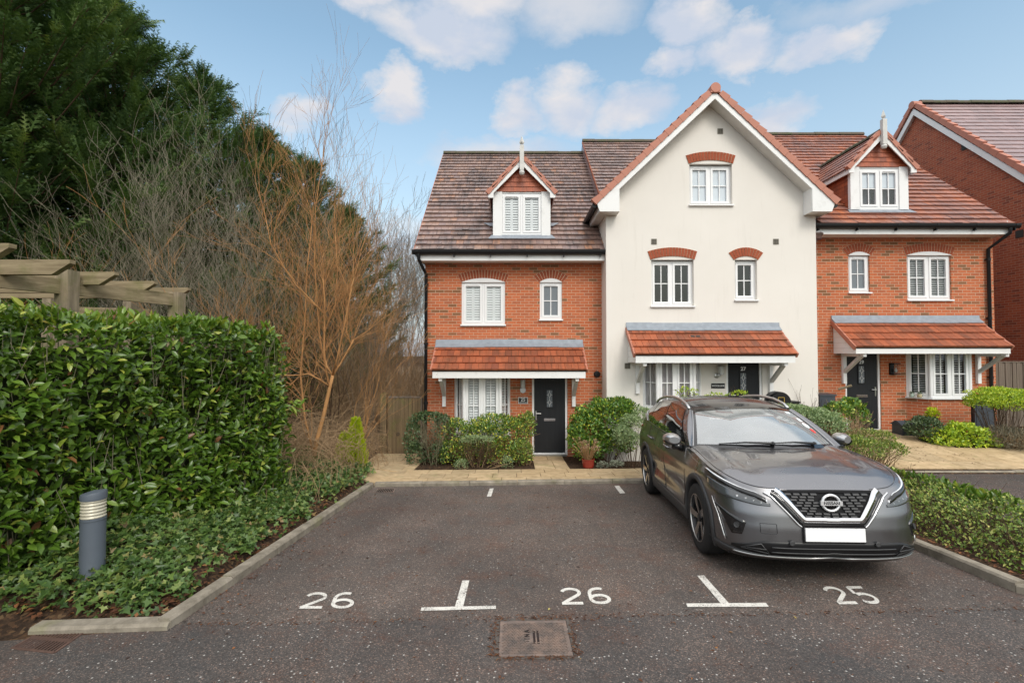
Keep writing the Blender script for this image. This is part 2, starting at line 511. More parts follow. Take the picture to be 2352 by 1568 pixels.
def _glass(name, refl, tint=(.9, .93, .95), rough=0.01):
    t = T(name)
    lw = t.n('ShaderNodeLayerWeight'); lw.inputs[0].default_value = .5
    tr = t.n('ShaderNodeBsdfTransparent'); t.set(tr.inputs[0], tint)
    gl = t.n('ShaderNodeBsdfGlossy'); gl.inputs['Roughness'].default_value = rough
    f = t.math('ADD', t.math('MULTIPLY', t.math('POWER', lw.outputs['Facing'], 4.0), .9), refl + .05, True)
    m = t.n('ShaderNodeMixShader'); t.t.links.new(f, m.inputs[0]); t.t.links.new(tr.outputs[0], m.inputs[1]); t.t.links.new(gl.outputs[0], m.inputs[2])
    return t.done(m.outputs[0])
M['glass'] = _glass('window_glass', .03)
M['obscure'] = plain('obscured_glass', (.16, .18, .20), .12, var=.25, scale=60, bump=.3, bscale=140)
M['chrome'] = plain('chrome', (.70, .70, .71), .10, metal=1.0, var=.03)
M['steel'] = plain('brushed_steel', (.45, .45, .44), .32, metal=1.0, var=.1, scale=20)
def _door():
    t = T('black_grained_door'); ob = t.coord('Object', (60, 8, 2.2))
    n = t.noise(ob, 1.0, 6, .6)
    col = t.mix(n, (.006, .007, .009), (.022, .024, .028))
    return t.done(t.bsdf(col, .5, spec=.3, normal=t.bump(n, .35, .003)))
M['door'] = _door()
M['sign'] = plain('sign_black', (.010, .011, .013), .25, var=.1)
M['signwhite'] = plain('sign_lettering', (.82, .82, .80), .5, var=.02)
M['lampglass'] = plain('lamp_glass', (.52, .53, .50), .25, var=.1, scale=20)
M['tile25'] = tile_mat('weathered_clay_tile', [(0, (.25, .165, .14)), (.3, (.33, .215, .175)), (.55, (.29, .195, .17)), (.75, (.24, .165, .155)), (.92, (.36, .22, .16)), (1, (.43, .21, .12))], (.085, .066, .064), .88, .42, .9, .8)
M['tile27'] = tile_mat('mauve_clay_tile', [(0, (.26, .178, .155)), (.4, (.34, .23, .195)), (.8, (.28, .195, .18)), (1, (.38, .225, .16))], (.12, .095, .092), .75, .40, .9)
M['tile29'] = tile_mat('orange_brown_clay_tile', [(0, (.33, .125, .075)), (.4, (.43, .155, .085)), (.75, (.34, .15, .105)), (1, (.50, .16, .065))], (.13, .088, .088), .75, .42, .35)
M['tileor'] = tile_mat('orange_clay_tile', [(0, (.30, .082, .036)), (.4, (.46, .125, .050)), (.75, (.37, .105, .044)), (1, (.25, .072, .038))], (.17, .065, .034), .75, .55, .6, 1.8)
M['tilehang'] = tile_mat('tile_hanging', [(0, (.38, .09, .034)), (.5, (.50, .12, .042)), (1, (.29, .072, .032))], (.20, .062, .034), .6, .55, 0, 2.4)
M['tilefar'] = tile_mat('far_roof_tile', [(0, (.30, .20, .19)), (.5, (.36, .24, .23)), (1, (.27, .19, .185))], (.22, .165, .165), .5, .36, .25)
M['verge'] = plain('verge_terracotta', (.44, .175, .115), .6, var=.14, scale=3, bump=.1)
M['ridge'] = tile_mat('mossy_ridge', [(0, (.085, .065, .045)), (1, (.12, .085, .062))], (.06, .075, .02), .9, .7, .6, 3)
M['vent'] = plain('vent_grey', (.20, .18, .14), .6, var=.2)
M['ventdark'] = plain('vent_dark', (.03, .027, .024), .7, var=.2)

# ground
def _asphalt(name, base, warm, specks=.5, litter=.5):
    t = T(name); ob = t.coord('Object')
    fine = t.noise(ob, 95, 4, .7); mid = t.noise(ob, 1.1, 6, .6); big = t.noise(ob, .33, 4)
    vr = t.vor(ob, 120, out='Color')
    sepn = t.n('ShaderNodeSeparateColor'); t.t.links.new(vr, sepn.inputs[0])
    agg = t.ramp(sepn.outputs[0], [(0, tuple(x * .6 for x in base)), (.5, base), (.85, tuple(x * 1.4 for x in base)), (1, tuple(x * 1.9 for x in warm))])
    col = t.mix(t.bw(mid, .3, .72), agg, t.mix(1.0, agg, tuple(w / b for w, b in zip(warm, base)), 'MULTIPLY'))
    col = t.mix(t.math('MULTIPLY', t.bw(big, .42, .62), .75), col, t.mix(1.0, col, (.66, .64, .64), 'MULTIPLY'))
    tr = t.noise(t.coord('Object', (1.5, .16, 1)), 1.0, 4)
    col = t.mix(t.math('MULTIPLY', t.bw(tr, .45, .62), .5), col, t.mix(1.0, col, (.72, .71, .71), 'MULTIPLY'))
    # pale stone chips showing through
    chip = t.n('ShaderNodeTexVoronoi'); chip.inputs['Scale'].default_value = 26; t.t.links.new(ob, chip.inputs['Vector'])
    cs = t.n('ShaderNodeSeparateColor'); t.t.links.new(chip.outputs['Color'], cs.inputs[0])
    m = t.math('MULTIPLY', t.math('LESS_THAN', chip.outputs['Distance'], .19), t.math('GREATER_THAN', cs.outputs[0], .70))
    col = t.mix(t.math('MULTIPLY', m, specks), col, (.62, .60, .56))
    chip2 = t.n('ShaderNodeTexVoronoi'); chip2.inputs['Scale'].default_value = 60; t.t.links.new(ob, chip2.inputs['Vector'])
    cs2 = t.n('ShaderNodeSeparateColor'); t.t.links.new(chip2.outputs['Color'], cs2.inputs[0])
    m2 = t.math('MULTIPLY', t.math('LESS_THAN', chip2.outputs['Distance'], .16), t.math('GREATER_THAN', cs2.outputs[0], .80))
    col = t.mix(t.math('MULTIPLY', m2, specks * .8), col, (.45, .43, .41))
    # brown leaf dust gathered in patches
    d = t.noise(ob, 2.6, 9, .75); g = t.noise(ob, 60, 3, .8)
    col = t.mix(t.math('MULTIPLY', t.math('MULTIPLY', t.bw(d, .50, .68), t.bw(g, .45, .62)), litter), col, (.12, .045, .022))
    return t.done(t.bsdf(col, .72, spec=.4, normal=t.bump(t.math('ADD', fine, t.math('MULTIPLY', sepn.outputs[1], .6)), .55, .006)))
M['asphalt'] = _asphalt('asphalt_parking', (.076, .067, .061), (.118, .092, .078), .45, 1.0)
M['asphalt2'] = _asphalt('asphalt_road', (.058, .056, .055), (.098, .078, .068), .60, .8)
def _paint():
    t = T('road_paint'); ob = t.coord('Object')
    n = t.noise(ob, 75, 5, .75); w = t.noise(ob, 7, 5)
    wear = t.bw(t.math('ADD', t.math('MULTIPLY', n, .7), t.math('MULTIPLY', w, .3)), .50, .62)
    col = t.mix(wear, t.mix(t.noise(ob, 9), (.58, .56, .51), (.70, .68, .63)), (.10, .085, .075))
    return t.done(t.bsdf(col, .75, spec=.3, normal=t.bump(n, .35, .004)))
M['paint'] = _paint()
def _slab():
    t = T('sandstone_slab'); ob = t.coord('Object')
    col = t.ramp(t.attr('rnd'), [(0, (.52, .385, .23)), (.5, (.61, .46, .285)), (1, (.47, .36, .225))])
    n = t.noise(ob, 6, 7, .65)
    col = t.mix(t.bw(n, .35, .75), t.mix(1.0, col, (.70, .68, .62), 'MULTIPLY'), t.mix(1.0, col, (1.1, 1.1, 1.1), 'MULTIPLY'))
    g = t.noise(ob, 1.6, 6, .6)
    col = t.mix(t.math('MULTIPLY', t.bw(g, .58, .72), .55), col, (.19, .20, .075))
    return t.done(t.bsdf(col, .8, spec=.3, normal=t.bump(n, .3, .006)))
M['slab'] = _slab()
def _kerb():
    t = T('kerb_concrete'); ob = t.coord('Object')
    n = t.noise(ob, 5, 7, .7); f = t.noise(ob, 90, 3)
    col = t.mix(t.bw(n, .32, .72), (.15, .13, .10), (.35, .31, .25))
    col = t.mix(t.math('MULTIPLY', t.bw(t.noise(ob, 2.2, 5), .55, .72), .5), col, (.20, .20, .09))
    return t.done(t.bsdf(col, .9, spec=.25, normal=t.bump(t.math('ADD', n, t.math('MULTIPLY', f, .4)), .5, .012)))
M['kerb'] = _kerb()
def _soil():
    t = T('soil'); ob = t.coord('Object')
    n = t.noise(ob, 9, 8, .75); c = t.vor(ob, 34, out='Color')
    s_ = t.n('ShaderNodeSeparateColor'); t.t.links.new(c, s_.inputs[0])
    col = t.ramp(s_.outputs[0], [(0, (.030, .020, .014)), (.5, (.060, .038, .025)), (.85, (.11, .062, .034)), (1, (.17, .11, .06))])
    col = t.mix(n, t.mix(1.0, col, (.6, .6, .6), 'MULTIPLY'), col)
    return t.done(t.bsdf(col, .95, spec=.15, normal=t.bump(n, .8, .03)))
M['soil'] = _soil()
def _iron():
    t = T('cast_iron'); ob = t.coord('Object')
    n = t.noise(ob, 8, 7, .7); f = t.noise(ob, 90, 4)
    col = t.mix(t.bw(n, .35, .62), (.105, .092, .086), (.25, .18, .145))
    return t.done(t.bsdf(col, .62, metal=.25, normal=t.bump(f, .3, .004)))
M['iron'] = _iron()
M['frameiron'] = plain('dark_frame_iron', (.085, .072, .062), .8, var=.4, scale=12, bump=.4)
M['rust'] = plain('rusty_iron', (.12, .070, .054), .75, metal=.2, var=.4, scale=12, bump=.4)
M['woodfloor'] = plain('leaf_litter_floor', (.17, .12, .075), .95, spec=.1, var=.5, scale=2.2, bump=.6, bscale=12)
M['pitshade'] = plain('drain_shade_black', (.008, .007, .006), .9, spec=.1)
def _wood(name, a, b, green=.5, axis=(1.5, 22, 22)):
    t = T(name); ob = t.coord('Object', axis)
    n = t.noise(ob, 1.0, 7, .65, .4); g = t.noise(t.coord('Object'), 2.4, 6, .65)
    col = t.mix(t.bw(n, .3, .72), a, b)
    col = t.mix(t.math('MULTIPLY', t.bw(g, .5, .68), green), col, (.115, .125, .035))
    return t.done(t.bsdf(col, .85, spec=.2, normal=t.bump(n, .5, .006)))
M['pergola'] = _wood('weathered_pergola_timber', (.16, .12, .07), (.36, .29, .18), .6, (1.5, 3, 22))
M['post'] = _wood('weathered_post_timber', (.16, .13, .09), (.36, .29, .20), .55, (22, 22, 1.2))
M['gate'] = _wood('mossy_gate_boards', (.10, .070, .042), (.25, .18, .10), .7, (26, 26, .8))
M['fence'] = _wood('grey_fence_boards', (.10, .080, .062), (.24, .195, .155), .15, (26, 26, .8))
# plants
M['bark_grey'] = plain('grey_twig_bark', (.27, .24, .175), .9, spec=.2, var=.45, scale=3)
M['bark_green'] = plain('olive_twig_bark', (.23, .21, .135), .9, spec=.2, var=.4, scale=3)
M['bark_far'] = plain('far_twig_bark', (.22, .18, .14), .95, spec=.1, var=.35, scale=1)
M['bark_orange'] = plain('orange_bark', (.43, .225, .09), .8, spec=.25, var=.5, scale=5, bump=.3, bscale=40)
M['bark_tan'] = plain('dead_bramble', (.34, .23, .13), .9, spec=.2, var=.4, scale=6)
M['bark_brown'] = plain('brown_stem', (.095, .060, .038), .9, spec=.2, var=.35, scale=6)
M['straw'] = plain('dry_stalk', (.33, .20, .095), .85, spec=.2, var=.35, scale=12)
M['laurel'] = leaf_mat('laurel_leaf', [(0, (.048, .100, .013)), (.5, (.088, .170, .020)), (.86, (.14, .235, .032)), (.95, (.27, .34, .05)), (.985, (.38, .41, .08)), (.988, (.22, .10, .04)), (1, (.16, .075, .035))], .30, .5, .25)
M['core'] = plain('hedge_core_shade', (.040, .048, .022), .95, spec=.1, var=.5, scale=9)  # dark solid fill; the shade between the leaves is put into its colour
M['ivy'] = leaf_mat('ivy_leaf', [(0, (.040, .085, .022)), (.45, (.075, .138, .034)), (.8, (.125, .195, .048)), (.94, (.24, .29, .085)), (1, (.28, .18, .09))], .40, .45, .2)
M['conifer'] = leaf_mat('conifer_spray', [(0, (.026, .060, .018)), (.5, (.052, .102, .028)), (.85, (.092, .155, .042)), (1, (.15, .205, .06))], .65, .3, .2)
M['golden'] = leaf_mat('golden_conifer_spray', [(0, (.26, .36, .015)), (.5, (.46, .55, .02)), (1, (.62, .66, .05))], .6, .3, .4)
M['euonymus'] = leaf_mat('variegated_leaf', [(0, (0.06525, 0.145, 0.029)), (.45, (0.1232, 0.232, 0.0435)), (.72, (0.2175, 0.3335, 0.058)), (.86, (0.58, 0.58, 0.087)), (1, (0.7975, 0.725, 0.1595))], .35, .5, .2)
M['choisya'] = leaf_mat('glossy_shrub_leaf', [(0, (0.058, 0.145, 0.0232)), (.5, (0.1087, 0.2175, 0.0377)), (.86, (0.203, 0.3335, 0.05075)), (1, (0.609, 0.609, 0.0725))], .32, .5, .2)
M['hebe'] = leaf_mat('hebe_leaf', [(0, (0.125, 0.2, 0.09375)), (.5, (0.2375, 0.3375, 0.1625)), (1, (0.45, 0.525, 0.3))], .5, .4, .15)
M['limeleaf'] = leaf_mat('lime_leaf', [(0, (0.174, 0.29, 0.029)), (.5, (0.348, 0.493, 0.0435)), (1, (0.667, 0.725, 0.087))], .4, .45, .3)
M['lowhedge'] = leaf_mat('small_hedge_leaf', [(0, (0.07047, 0.1331, 0.02349)), (.5, (0.1566, 0.2446, 0.04306)), (.82, (0.2838, 0.3621, 0.07047)), (1, (0.5481, 0.509, 0.1663))], .45, .4, .2)
M['darkshrub'] = leaf_mat('dark_shrub_leaf', [(0, (0.0377, 0.0812, 0.0348)), (.6, (0.0725, 0.1232, 0.0493)), (1, (0.145, 0.1885, 0.087))], .4, .45, .12)
M['silver'] = leaf_mat('silver_leaf', [(0, (.17, .20, .16)), (1, (.42, .44, .36))], .7, .2, .1)
M['heather'] = leaf_mat('grey_heather', [(0, (0.125, 0.1187, 0.09375)), (.6, (0.2125, 0.2, 0.1562)), (1, (0.3, 0.2375, 0.1625))], .8, .2, .1)
M['deadleaf'] = leaf_mat('fallen_leaf', [(0, (.055, .024, .016)), (.45, (.12, .048, .024)), (.8, (.24, .10, .04)), (.93, (.36, .28, .09)), (1, (.46, .44, .16))], .7, .3, .1)
M['seed'] = plain('dead_flower', (.36, .22, .15), .9, var=.4, scale=20)
M['redpot'] = plain('red_glazed_pot', (.23, .022, .014), .25, var=.2, scale=5, coat=.4)
M['greybin'] = plain('slate_grey_plastic', (.045, .055, .070), .45, var=.15, scale=3)
M['bollard'] = plain('bollard_grey_paint', (.088, .105, .128), .45, var=.14, scale=5, bump=.06)
M['louvre'] = plain('champagne_louvre', (.50, .465, .36), .35, metal=.1, var=.1, scale=5)
# ------------------------------------------------------------------ house building kit
def wall_y(mb, y, xs0, xs1, zbot, ztop, holes, reveal=0.10, m=0):
    """wall facing -Y with rectangular openings (x0,x1,z0,z1); ztop is a number or a function of x"""
    zt = ztop if callable(ztop) else (lambda x: ztop)
    cuts = sorted(set([xs0, xs1] + [h[0] for h in holes] + [h[1] for h in holes] + ([APEX_X] if callable(ztop) else [])))
    cuts = [c for c in cuts if xs0 <= c <= xs1]
    for a, b in zip(cuts[:-1], cuts[1:]):
        mid = (a + b) / 2
        hs = sorted([h for h in holes if h[0] <= mid <= h[1]], key=lambda h: h[2])
        z = zbot
        for h in hs:
            if h[2] > z: mb.face([(a, y, z), (b, y, z), (b, y, h[2]), (a, y, h[2])], m)
            z = h[3]
        mb.face([(a, y, z), (b, y, z), (b, y, zt(b)), (a, y, zt(a))], m)
    for (x0, x1, z0, z1) in holes:
        d = reveal
        mb.face([(x0, y, z0), (x0, y, z1), (x0, y + d, z1), (x0, y + d, z0)], m)
        mb.face([(x1, y, z1), (x1, y, z0), (x1, y + d, z0), (x1, y + d, z1)], m)
        mb.face([(x0, y, z1), (x1, y, z1), (x1, y + d, z1), (x0, y + d, z1)], m)
        mb.face([(x1, y, z0), (x0, y, z0), (x0, y + d, z0), (x1, y + d, z0)], m)

def tiles(mb, O, U, V, ulen, vlen, tw, gauge, urange=None, thick=0.018, jitter=0.003, gap=0.003, m=0):
    """courses of plain tiles on the plane O + u*U + v*V; each tile is a slightly tilted slab"""
    U, V, O = Vector(U).normalized(), Vector(V).normalized(), Vector(O)
    N = U.cross(V).normalized()
    if N.z < -1e-6 or (abs(N.z) < 1e-3 and N.y > 0.5): N = -N
    nrow = int(math.ceil(vlen / gauge - 1e-6))
    for i in range(nrow):
        v0, v1 = i * gauge, min((i + 1) * gauge + 0.012, vlen)
        a0, b0 = urange(v0) if urange else (0, ulen)
        a1, b1 = urange(min(v1, vlen)) if urange else (0, ulen)
        if b0 - a0 < 0.02: continue
        u = (0.5 * tw if i % 2 else 0.0) + math.floor(min(a0, a1) / tw) * tw - tw
        while u < max(b0, b1):
            l0, r0 = max(u + gap / 2, a0), min(u + tw - gap / 2, b0)
            l1, r1 = max(u + gap / 2, a1), min(u + tw - gap / 2, b1)
            u += tw
            if r0 - l0 < 0.004 and r1 - l1 < 0.004: continue
            if r0 < l0: l0 = r0 = (l0 + r0) / 2
            if r1 < l1: l1 = r1 = (l1 + r1) / 2
            h0 = thick * 1.55 + random.uniform(-jitter, jitter); h1 = thick * 0.35
            j = random.uniform(-jitter, jitter)
            A = O + U * l0 + V * (v0 + j); B = O + U * r0 + V * (v0 + j); C = O + U * r1 + V * v1; D = O + U * l1 + V * v1
            r = random.random()
            uv = [(l0, v0), (r0, v0), (r1, v1), (l1, v1)]
            mb.face([A + N * h0, B + N * h0, C + N * h1, D + N * h1], m, uv, r)
            mb.face([A - N * .004, B - N * .004, B + N * h0, A + N * h0], m, [(l0, v0)] * 4, r * .4)
            mb.face([A - N * .004, A + N * h0, D + N * h1, D - N * .004], m, [(l0, v0)] * 4, r * .4)
            mb.face([B + N * h0, B - N * .004, C - N * .004, C + N * h1], m, [(l0, v0)] * 4, r * .4)

def verge_caps(mb, p, q, wdir, width, down, unit=0.30, m=0, out=(0, -1, 0)):
    """terracotta verge units stepping up from p to q; wdir points inward along the roof"""
    p, q = Vector(p), Vector(q)
    L = (q - p).length; d = (q - p).normalized(); n = max(1, int(round(L / unit))); st = L / n
    w = Vector(wdir).normalized(); o = Vector(out)
    nrm = d.cross(o).normalized()
    if nrm.z < 0: nrm = -nrm
    for i in range(n):
        a = p + d * (i * st)
        mb.obox(a + nrm * 0.034 - nrm * down + o * 0.0, d * (st * 1.06), nrm * down, w * width, m)
        # tilt: the lower end of each unit stands a little proud
        mb.obox(a + nrm * 0.034 + o * 0.004 - nrm * (down + .006), d * (st * .16), nrm * (down + .012), w * width, m)

def ridge_run(name, x0, x1, y, z, parent, r=0.11, along='x', unit=0.45, mat=None):
    mb = MB(); n = max(1, int(round(abs(x1 - x0) / unit))); st = (x1 - x0) / n
    for i in range(n):
        a = x0 + i * st; b = a + st * .99; rr = r * random.uniform(.95, 1.05); dz = random.uniform(-.006, .006)
        pts = [[], []]
        for k in range(9):
            t = math.pi * (k / 8.0) * 1.1 - .05 * math.pi
            for j, u in enumerate((a, b)):
                if along == 'x': pts[j].append((u, y - math.cos(t) * rr, z + dz + math.sin(t) * rr))
                else: pts[j].append((y - math.cos(t) * rr, u, z + dz + math.sin(t) * rr))
        mb.grid(pts, flip=(along == 'x'))
        mb.face([p for p in pts[0]]); mb.face([p for p in pts[1]][::-1])
    return mb.build(name, mat or M['ridge'], parent)

def window(house, x0, x1, z0, z1, y, lights=2, bars=True, inside='dark', back=0.06, sill=True, label=None, vent_side=0):
    """casement window whose outer face sits `back` behind the wall face y"""
    yf = y + back
    fr = MB(); F = .05
    fr.box(x0, x1, yf, yf + .07, z0, z0 + F); fr.box(x0, x1, yf, yf + .07, z1 - F, z1)
    fr.box(x0, x0 + F, yf + .001, yf + .069, z0 + F, z1 - F); fr.box(x1 - F, x1, yf + .001, yf + .069, z0 + F, z1 - F)
    xs = [x0 + F] + ([(x0 + x1) / 2] if lights == 2 else []) + [x1 - F]
    panes = MB(); S = .055
    if lights == 2: fr.box(xs[1] - .028, xs[1] + .028, yf + .002, yf + .068, z0 + F, z1 - F)
    cells = []
    for i in range(lights):
        a = xs[i] + (.028 if i else 0.0); b = xs[i + 1] - (.028 if i < lights - 1 else 0.0)
        a += .004; b -= .004; c = z0 + F + .004; d = z1 - F - .004
        fr.box(a, b, yf - .012, yf + .05, c, c + S); fr.box(a, b, yf - .012, yf + .05, d - S, d)
        fr.box(a, a + S, yf - .0115, yf + .049, c + S, d - S); fr.box(b - S, b, yf - .0115, yf + .049, c + S, d - S)
        gx0, gx1, gz0, gz1 = a + S, b - S, c + S, d - S
        cells.append((gx0, gx1, gz0, gz1))
        panes.face([(gx0, yf + .026, gz0), (gx1, yf + .026, gz0), (gx1, yf + .026, gz1), (gx0, yf + .026, gz1)])
        if bars:
            fr.box((gx0 + gx1) / 2 - .012, (gx0 + gx1) / 2 + .012, yf + .008, yf + .024, gz0, gz1)
            fr.box(gx0, gx1, yf + .009, yf + .0235, (gz0 + gz1) / 2 - .012, (gz0 + gz1) / 2 + .012)
    # trickle vent
    k = vent_side if vent_side < lights else 0
    cx0, cx1 = cells[k][0], cells[k][1]
    fr.box(cx0 + .02, cx1 - .02, yf - .026, yf - .012, z1 - F - .032, z1 - F - .012)
    w = fr.build('window', M['upvc'], house, bevel=.004)
    if label: w['label'] = label
    panes.build('pane', M['obscure'] if inside == 'obscure' else M['glass'], w)
    if sill:
        s = MB(); s.box(x0 - .025, x1 + .025, y - .055, yf + .03, z0 - .038, z0 - .002)
        s.build('sill', M['upvc'], w, bevel=.006)
    # room behind the glass
    rm = MB(); D = .9; yb = yf + .075
    rm.face([(x0, yb + D, z0), (x0, yb + D, z1), (x1, yb + D, z1), (x1, yb + D, z0)])
    rm.face([(x0, yb, z0), (x0, yb, z1), (x0, yb + D, z1), (x0, yb + D, z0)]); rm.face([(x1, yb, z1), (x1, yb, z0), (x1, yb + D, z0), (x1, yb + D, z1)])
    rm.face([(x0, yb, z1), (x1, yb, z1), (x1, yb + D, z1), (x0, yb + D, z1)]); rm.face([(x0, yb, z0), (x0, yb + D, z0), (x1, yb + D, z0), (x1, yb, z0)])
    rm.build('window_recess', M['interior'], w)
    dress(w, cells, yf + .042, inside)
    return w

def dress(w, cells, y, inside):
    if inside == 'shutter':
        s = MB()
        for (a, b, c, d) in cells:
            a -= .02; b += .02; c -= .03; d += .03
            s.box(a, a + .035, y, y + .03, c, d); s.box(b - .035, b, y, y + .03, c, d); s.box((a + b) / 2 - .035, (a + b) / 2 + .035, y + .001, y + .031, c, d)
            n = int((d - c) / .064)
            for i in range(n):
                z = c + (i + .5) * (d - c) / n
                for (p, q) in ((a + .035, (a + b) / 2 - .035), ((a + b) / 2 + .035, b - .035)):
                    s.obox((p, y - .004, z - .0285), (q - p, 0, 0), (0, .022, .052), (0, .006, -.003))
        s.build('shutter', M['shutter'], w)
    elif inside == 'venetian':
        s = MB()
        for (a, b, c, d) in cells:
            a -= .02; b += .02
            n = int((d - c) / .048)
            for i in range(n):
                z = c + (i + .5) * (d - c) / n
                s.obox((a, y, z - .006), (b - a, 0, 0), (0, .03, .016), (0, .002, -.003))
        s.build('blind', M['shutter'], w)
    elif inside in ('blind', 'halfblind', 'curtain'):
        s = MB()
        for (a, b, c, d) in cells:
            if inside == 'halfblind': c = d - (d - c) * .42
            P = [[], []]
            for k in range(25):
                u = a - .03 + (b - a + .06) * k / 24
                yy = y + (.02 * math.sin(k * 1.9) if inside == 'curtain' else 0)
                P[0].append((u, yy, c - .04)); P[1].append((u, yy, d + .04))
            s.grid(P)
        s.build('curtain' if inside == 'curtain' else 'blind', M['curtain'] if inside == 'curtain' else M['blind'], w)
        if inside == 'halfblind':
            s = MB()
            for (a, b, c, d) in cells: s.face([(a - .05, y + .2, c - .05), (b + .05, y + .2, c - .05), (b + .05, y + .2, d + .05), (a - .05, y + .2, d + .05)])
            s.build('back_wall', M['interior2'], w)

def brick_arch(house, x0, x1, zs, y, rise=.10, depth=.225, splay=.07, panel_back=0.0, proud=.012, label=None):
    """segmental arch of soldier bricks springing at height zs over an opening x0..x1, white panel filling the segment"""
    w = x1 - x0; cx = (x0 + x1) / 2
    Rr = (w * w / 4 + rise * rise) / (2 * rise); cz = zs + rise - Rr
    half = math.asin(w / 2 / Rr)
    ext = half * 1.0 + splay * .2
    n = int(round(2 * ext * (Rr + depth / 2) / .075)); st = 2 * ext / n
    mb = MB()
    def P(t, r): return (cx + math.sin(t) * r, y, cz + math.cos(t) * r)
    # mortar bed
    K = 20
    for i in range(K):
        t0, t1 = -ext + 2 * ext * i / K, -ext + 2 * ext * (i + 1) / K
        mb.prism([(P(t0, Rr)[0], y + .01, P(t0, Rr)[2]), (P(t1, Rr)[0], y + .01, P(t1, Rr)[2]), (P(t1, Rr + depth)[0], y + .01, P(t1, Rr + depth)[2]), (P(t0, Rr + depth)[0], y + .01, P(t0, Rr + depth)[2])], (0, -.016, 0), 1)
    for i in range(n):
        t0 = -ext + st * i + st * .08; t1 = -ext + st * (i + 1) - st * .08
        pr = proud + random.uniform(-.002, .002)
        mb.prism([P(t0, Rr + .004), P(t1, Rr + .004), P(t1, Rr + depth - .004), P(t0, Rr + depth - .004)], (0, -pr, 0), 0)
    a = mb.build('brick_arch', [M['voussoir'], M['mortar']], house)
    pn = MB(); poly = [(x0, y + panel_back - .004, zs - .004)]
    poly += [(cx + math.sin(t) * Rr, y + panel_back - .004, cz + math.cos(t) * Rr) for t in np.linspace(-half, half, 13)]
    poly += [(x1, y + panel_back - .004, zs - .004)]
    pn.prism(poly[::-1], (0, -.014, 0))
    pn.build('arch_panel', M['upvc'], house)
    return a

def door(house, x0, x1, z0, z1, y, number=None, frame=.055, handle_side=-1, glass_dark=True):
    """leaf x0..x1 in a white frame, wall face at y"""
    yl = y + .06
    lf = MB(); lf.box(x0, x1, yl, yl + .045, z0, z1)
    L = lf.build('door', M['door'], house, bevel=.004)
    f = MB(); F = frame
    f.box(x0 - F, x0 - .004, yl - .03, yl + .06, z0 - .06, z1 + F); f.box(x1 + .004, x1 + F, yl - .03, yl + .06, z0 - .06, z1 + F); f.box(x0 - .004, x1 + .004, yl - .03, yl + .06, z1 + .004, z1 + F)
    f.box(x0 - .004, x1 + .004, yl - .045, yl + .06, z0 - .06, z0 - .004)
    f.build('door_frame', M['upvc'], L, bevel=.004)
    cx = (x0 + x1) / 2; gw = .145; gz0, gz1 = z0 + (z1 - z0) * .575, z0 + (z1 - z0) * .785
    g = MB(); g.box(cx - gw / 2, cx + gw / 2, yl - .006, yl + .01, gz0, gz1)
    g.build('glass_panel', M['obscure'], L)
    b = MB(); ym = yl - .010
    def ln(p, q, w=.012): b.bar((p[0], ym, p[1]), (q[0], ym, q[1]), .006, w, 0, up=(0, 1, 0))
    bd = .02
    for (p, q) in (((cx - gw / 2 - bd, gz0 - bd), (cx + gw / 2 + bd, gz0 - bd)), ((cx - gw / 2 - bd, gz1 + bd), (cx + gw / 2 + bd, gz1 + bd)), ((cx - gw / 2 - bd, gz0 - bd), (cx - gw / 2 - bd, gz1 + bd)), ((cx + gw / 2 + bd, gz0 - bd), (cx + gw / 2 + bd, gz1 + bd))):
        b.bar((p[0], yl - .004, p[1]), (q[0], yl - .004, q[1]), .02, .03, 1, up=(0, 1, 0))
    H = gz1 - gz0
    for c in (gz0 + H * .27, gz0 + H * .73):
        hw, hh = gw * .26, H * .17
        dd = [(cx, c + hh), (cx + hw, c), (cx, c - hh), (cx - hw, c)]
        for i in range(4): ln(dd[i], dd[(i + 1) % 4])
        ln((cx - gw / 2, c), (cx - hw, c)); ln((cx + hw, c), (cx + gw / 2, c))
    ln((cx, gz0), (cx, gz0 + H * .10)); ln((cx, gz0 + H * .44), (cx, gz0 + H * .56)); ln((cx, gz0 + H * .90), (cx, gz1))
    b.build('glass_leading', [M['signwhite'], M['door']], L)
    lp = MB(); lp.box(cx - .15, cx + .15, yl - .012, yl, z0 + .83, z0 + .90); lp.box(cx - .13, cx + .13, yl - .018, yl - .012, z0 + .845, z0 + .885)
    lp.build('letter_plate', M['chrome'], L, bevel=.004)
    hx = x0 + .05 if handle_side < 0 else x1 - .05
    h = MB(); h.box(hx - .016, hx + .016, yl - .01, yl, z0 + .86, z0 + 1.10)
    h.tube([(hx, yl, z0 + 1.03), (hx, yl - .05, z0 + 1.03), (hx - handle_side * .13, yl - .05, z0 + 1.03)], .010, 8)
    h.build('handle', M['steel'], L)
    th = MB(); th.box(x0 - .03, x1 + .03, y - .06, yl - .05, z0 - .075, z0 - .035)
    th.build('threshold', M['steel'], L, bevel=.004)
    if number:
        text_mesh('door_number', number, .13, M['steel'], L, (cx, yl - .006, gz1 + .105), (R(90), 0, 0), .005, .003)
    return L

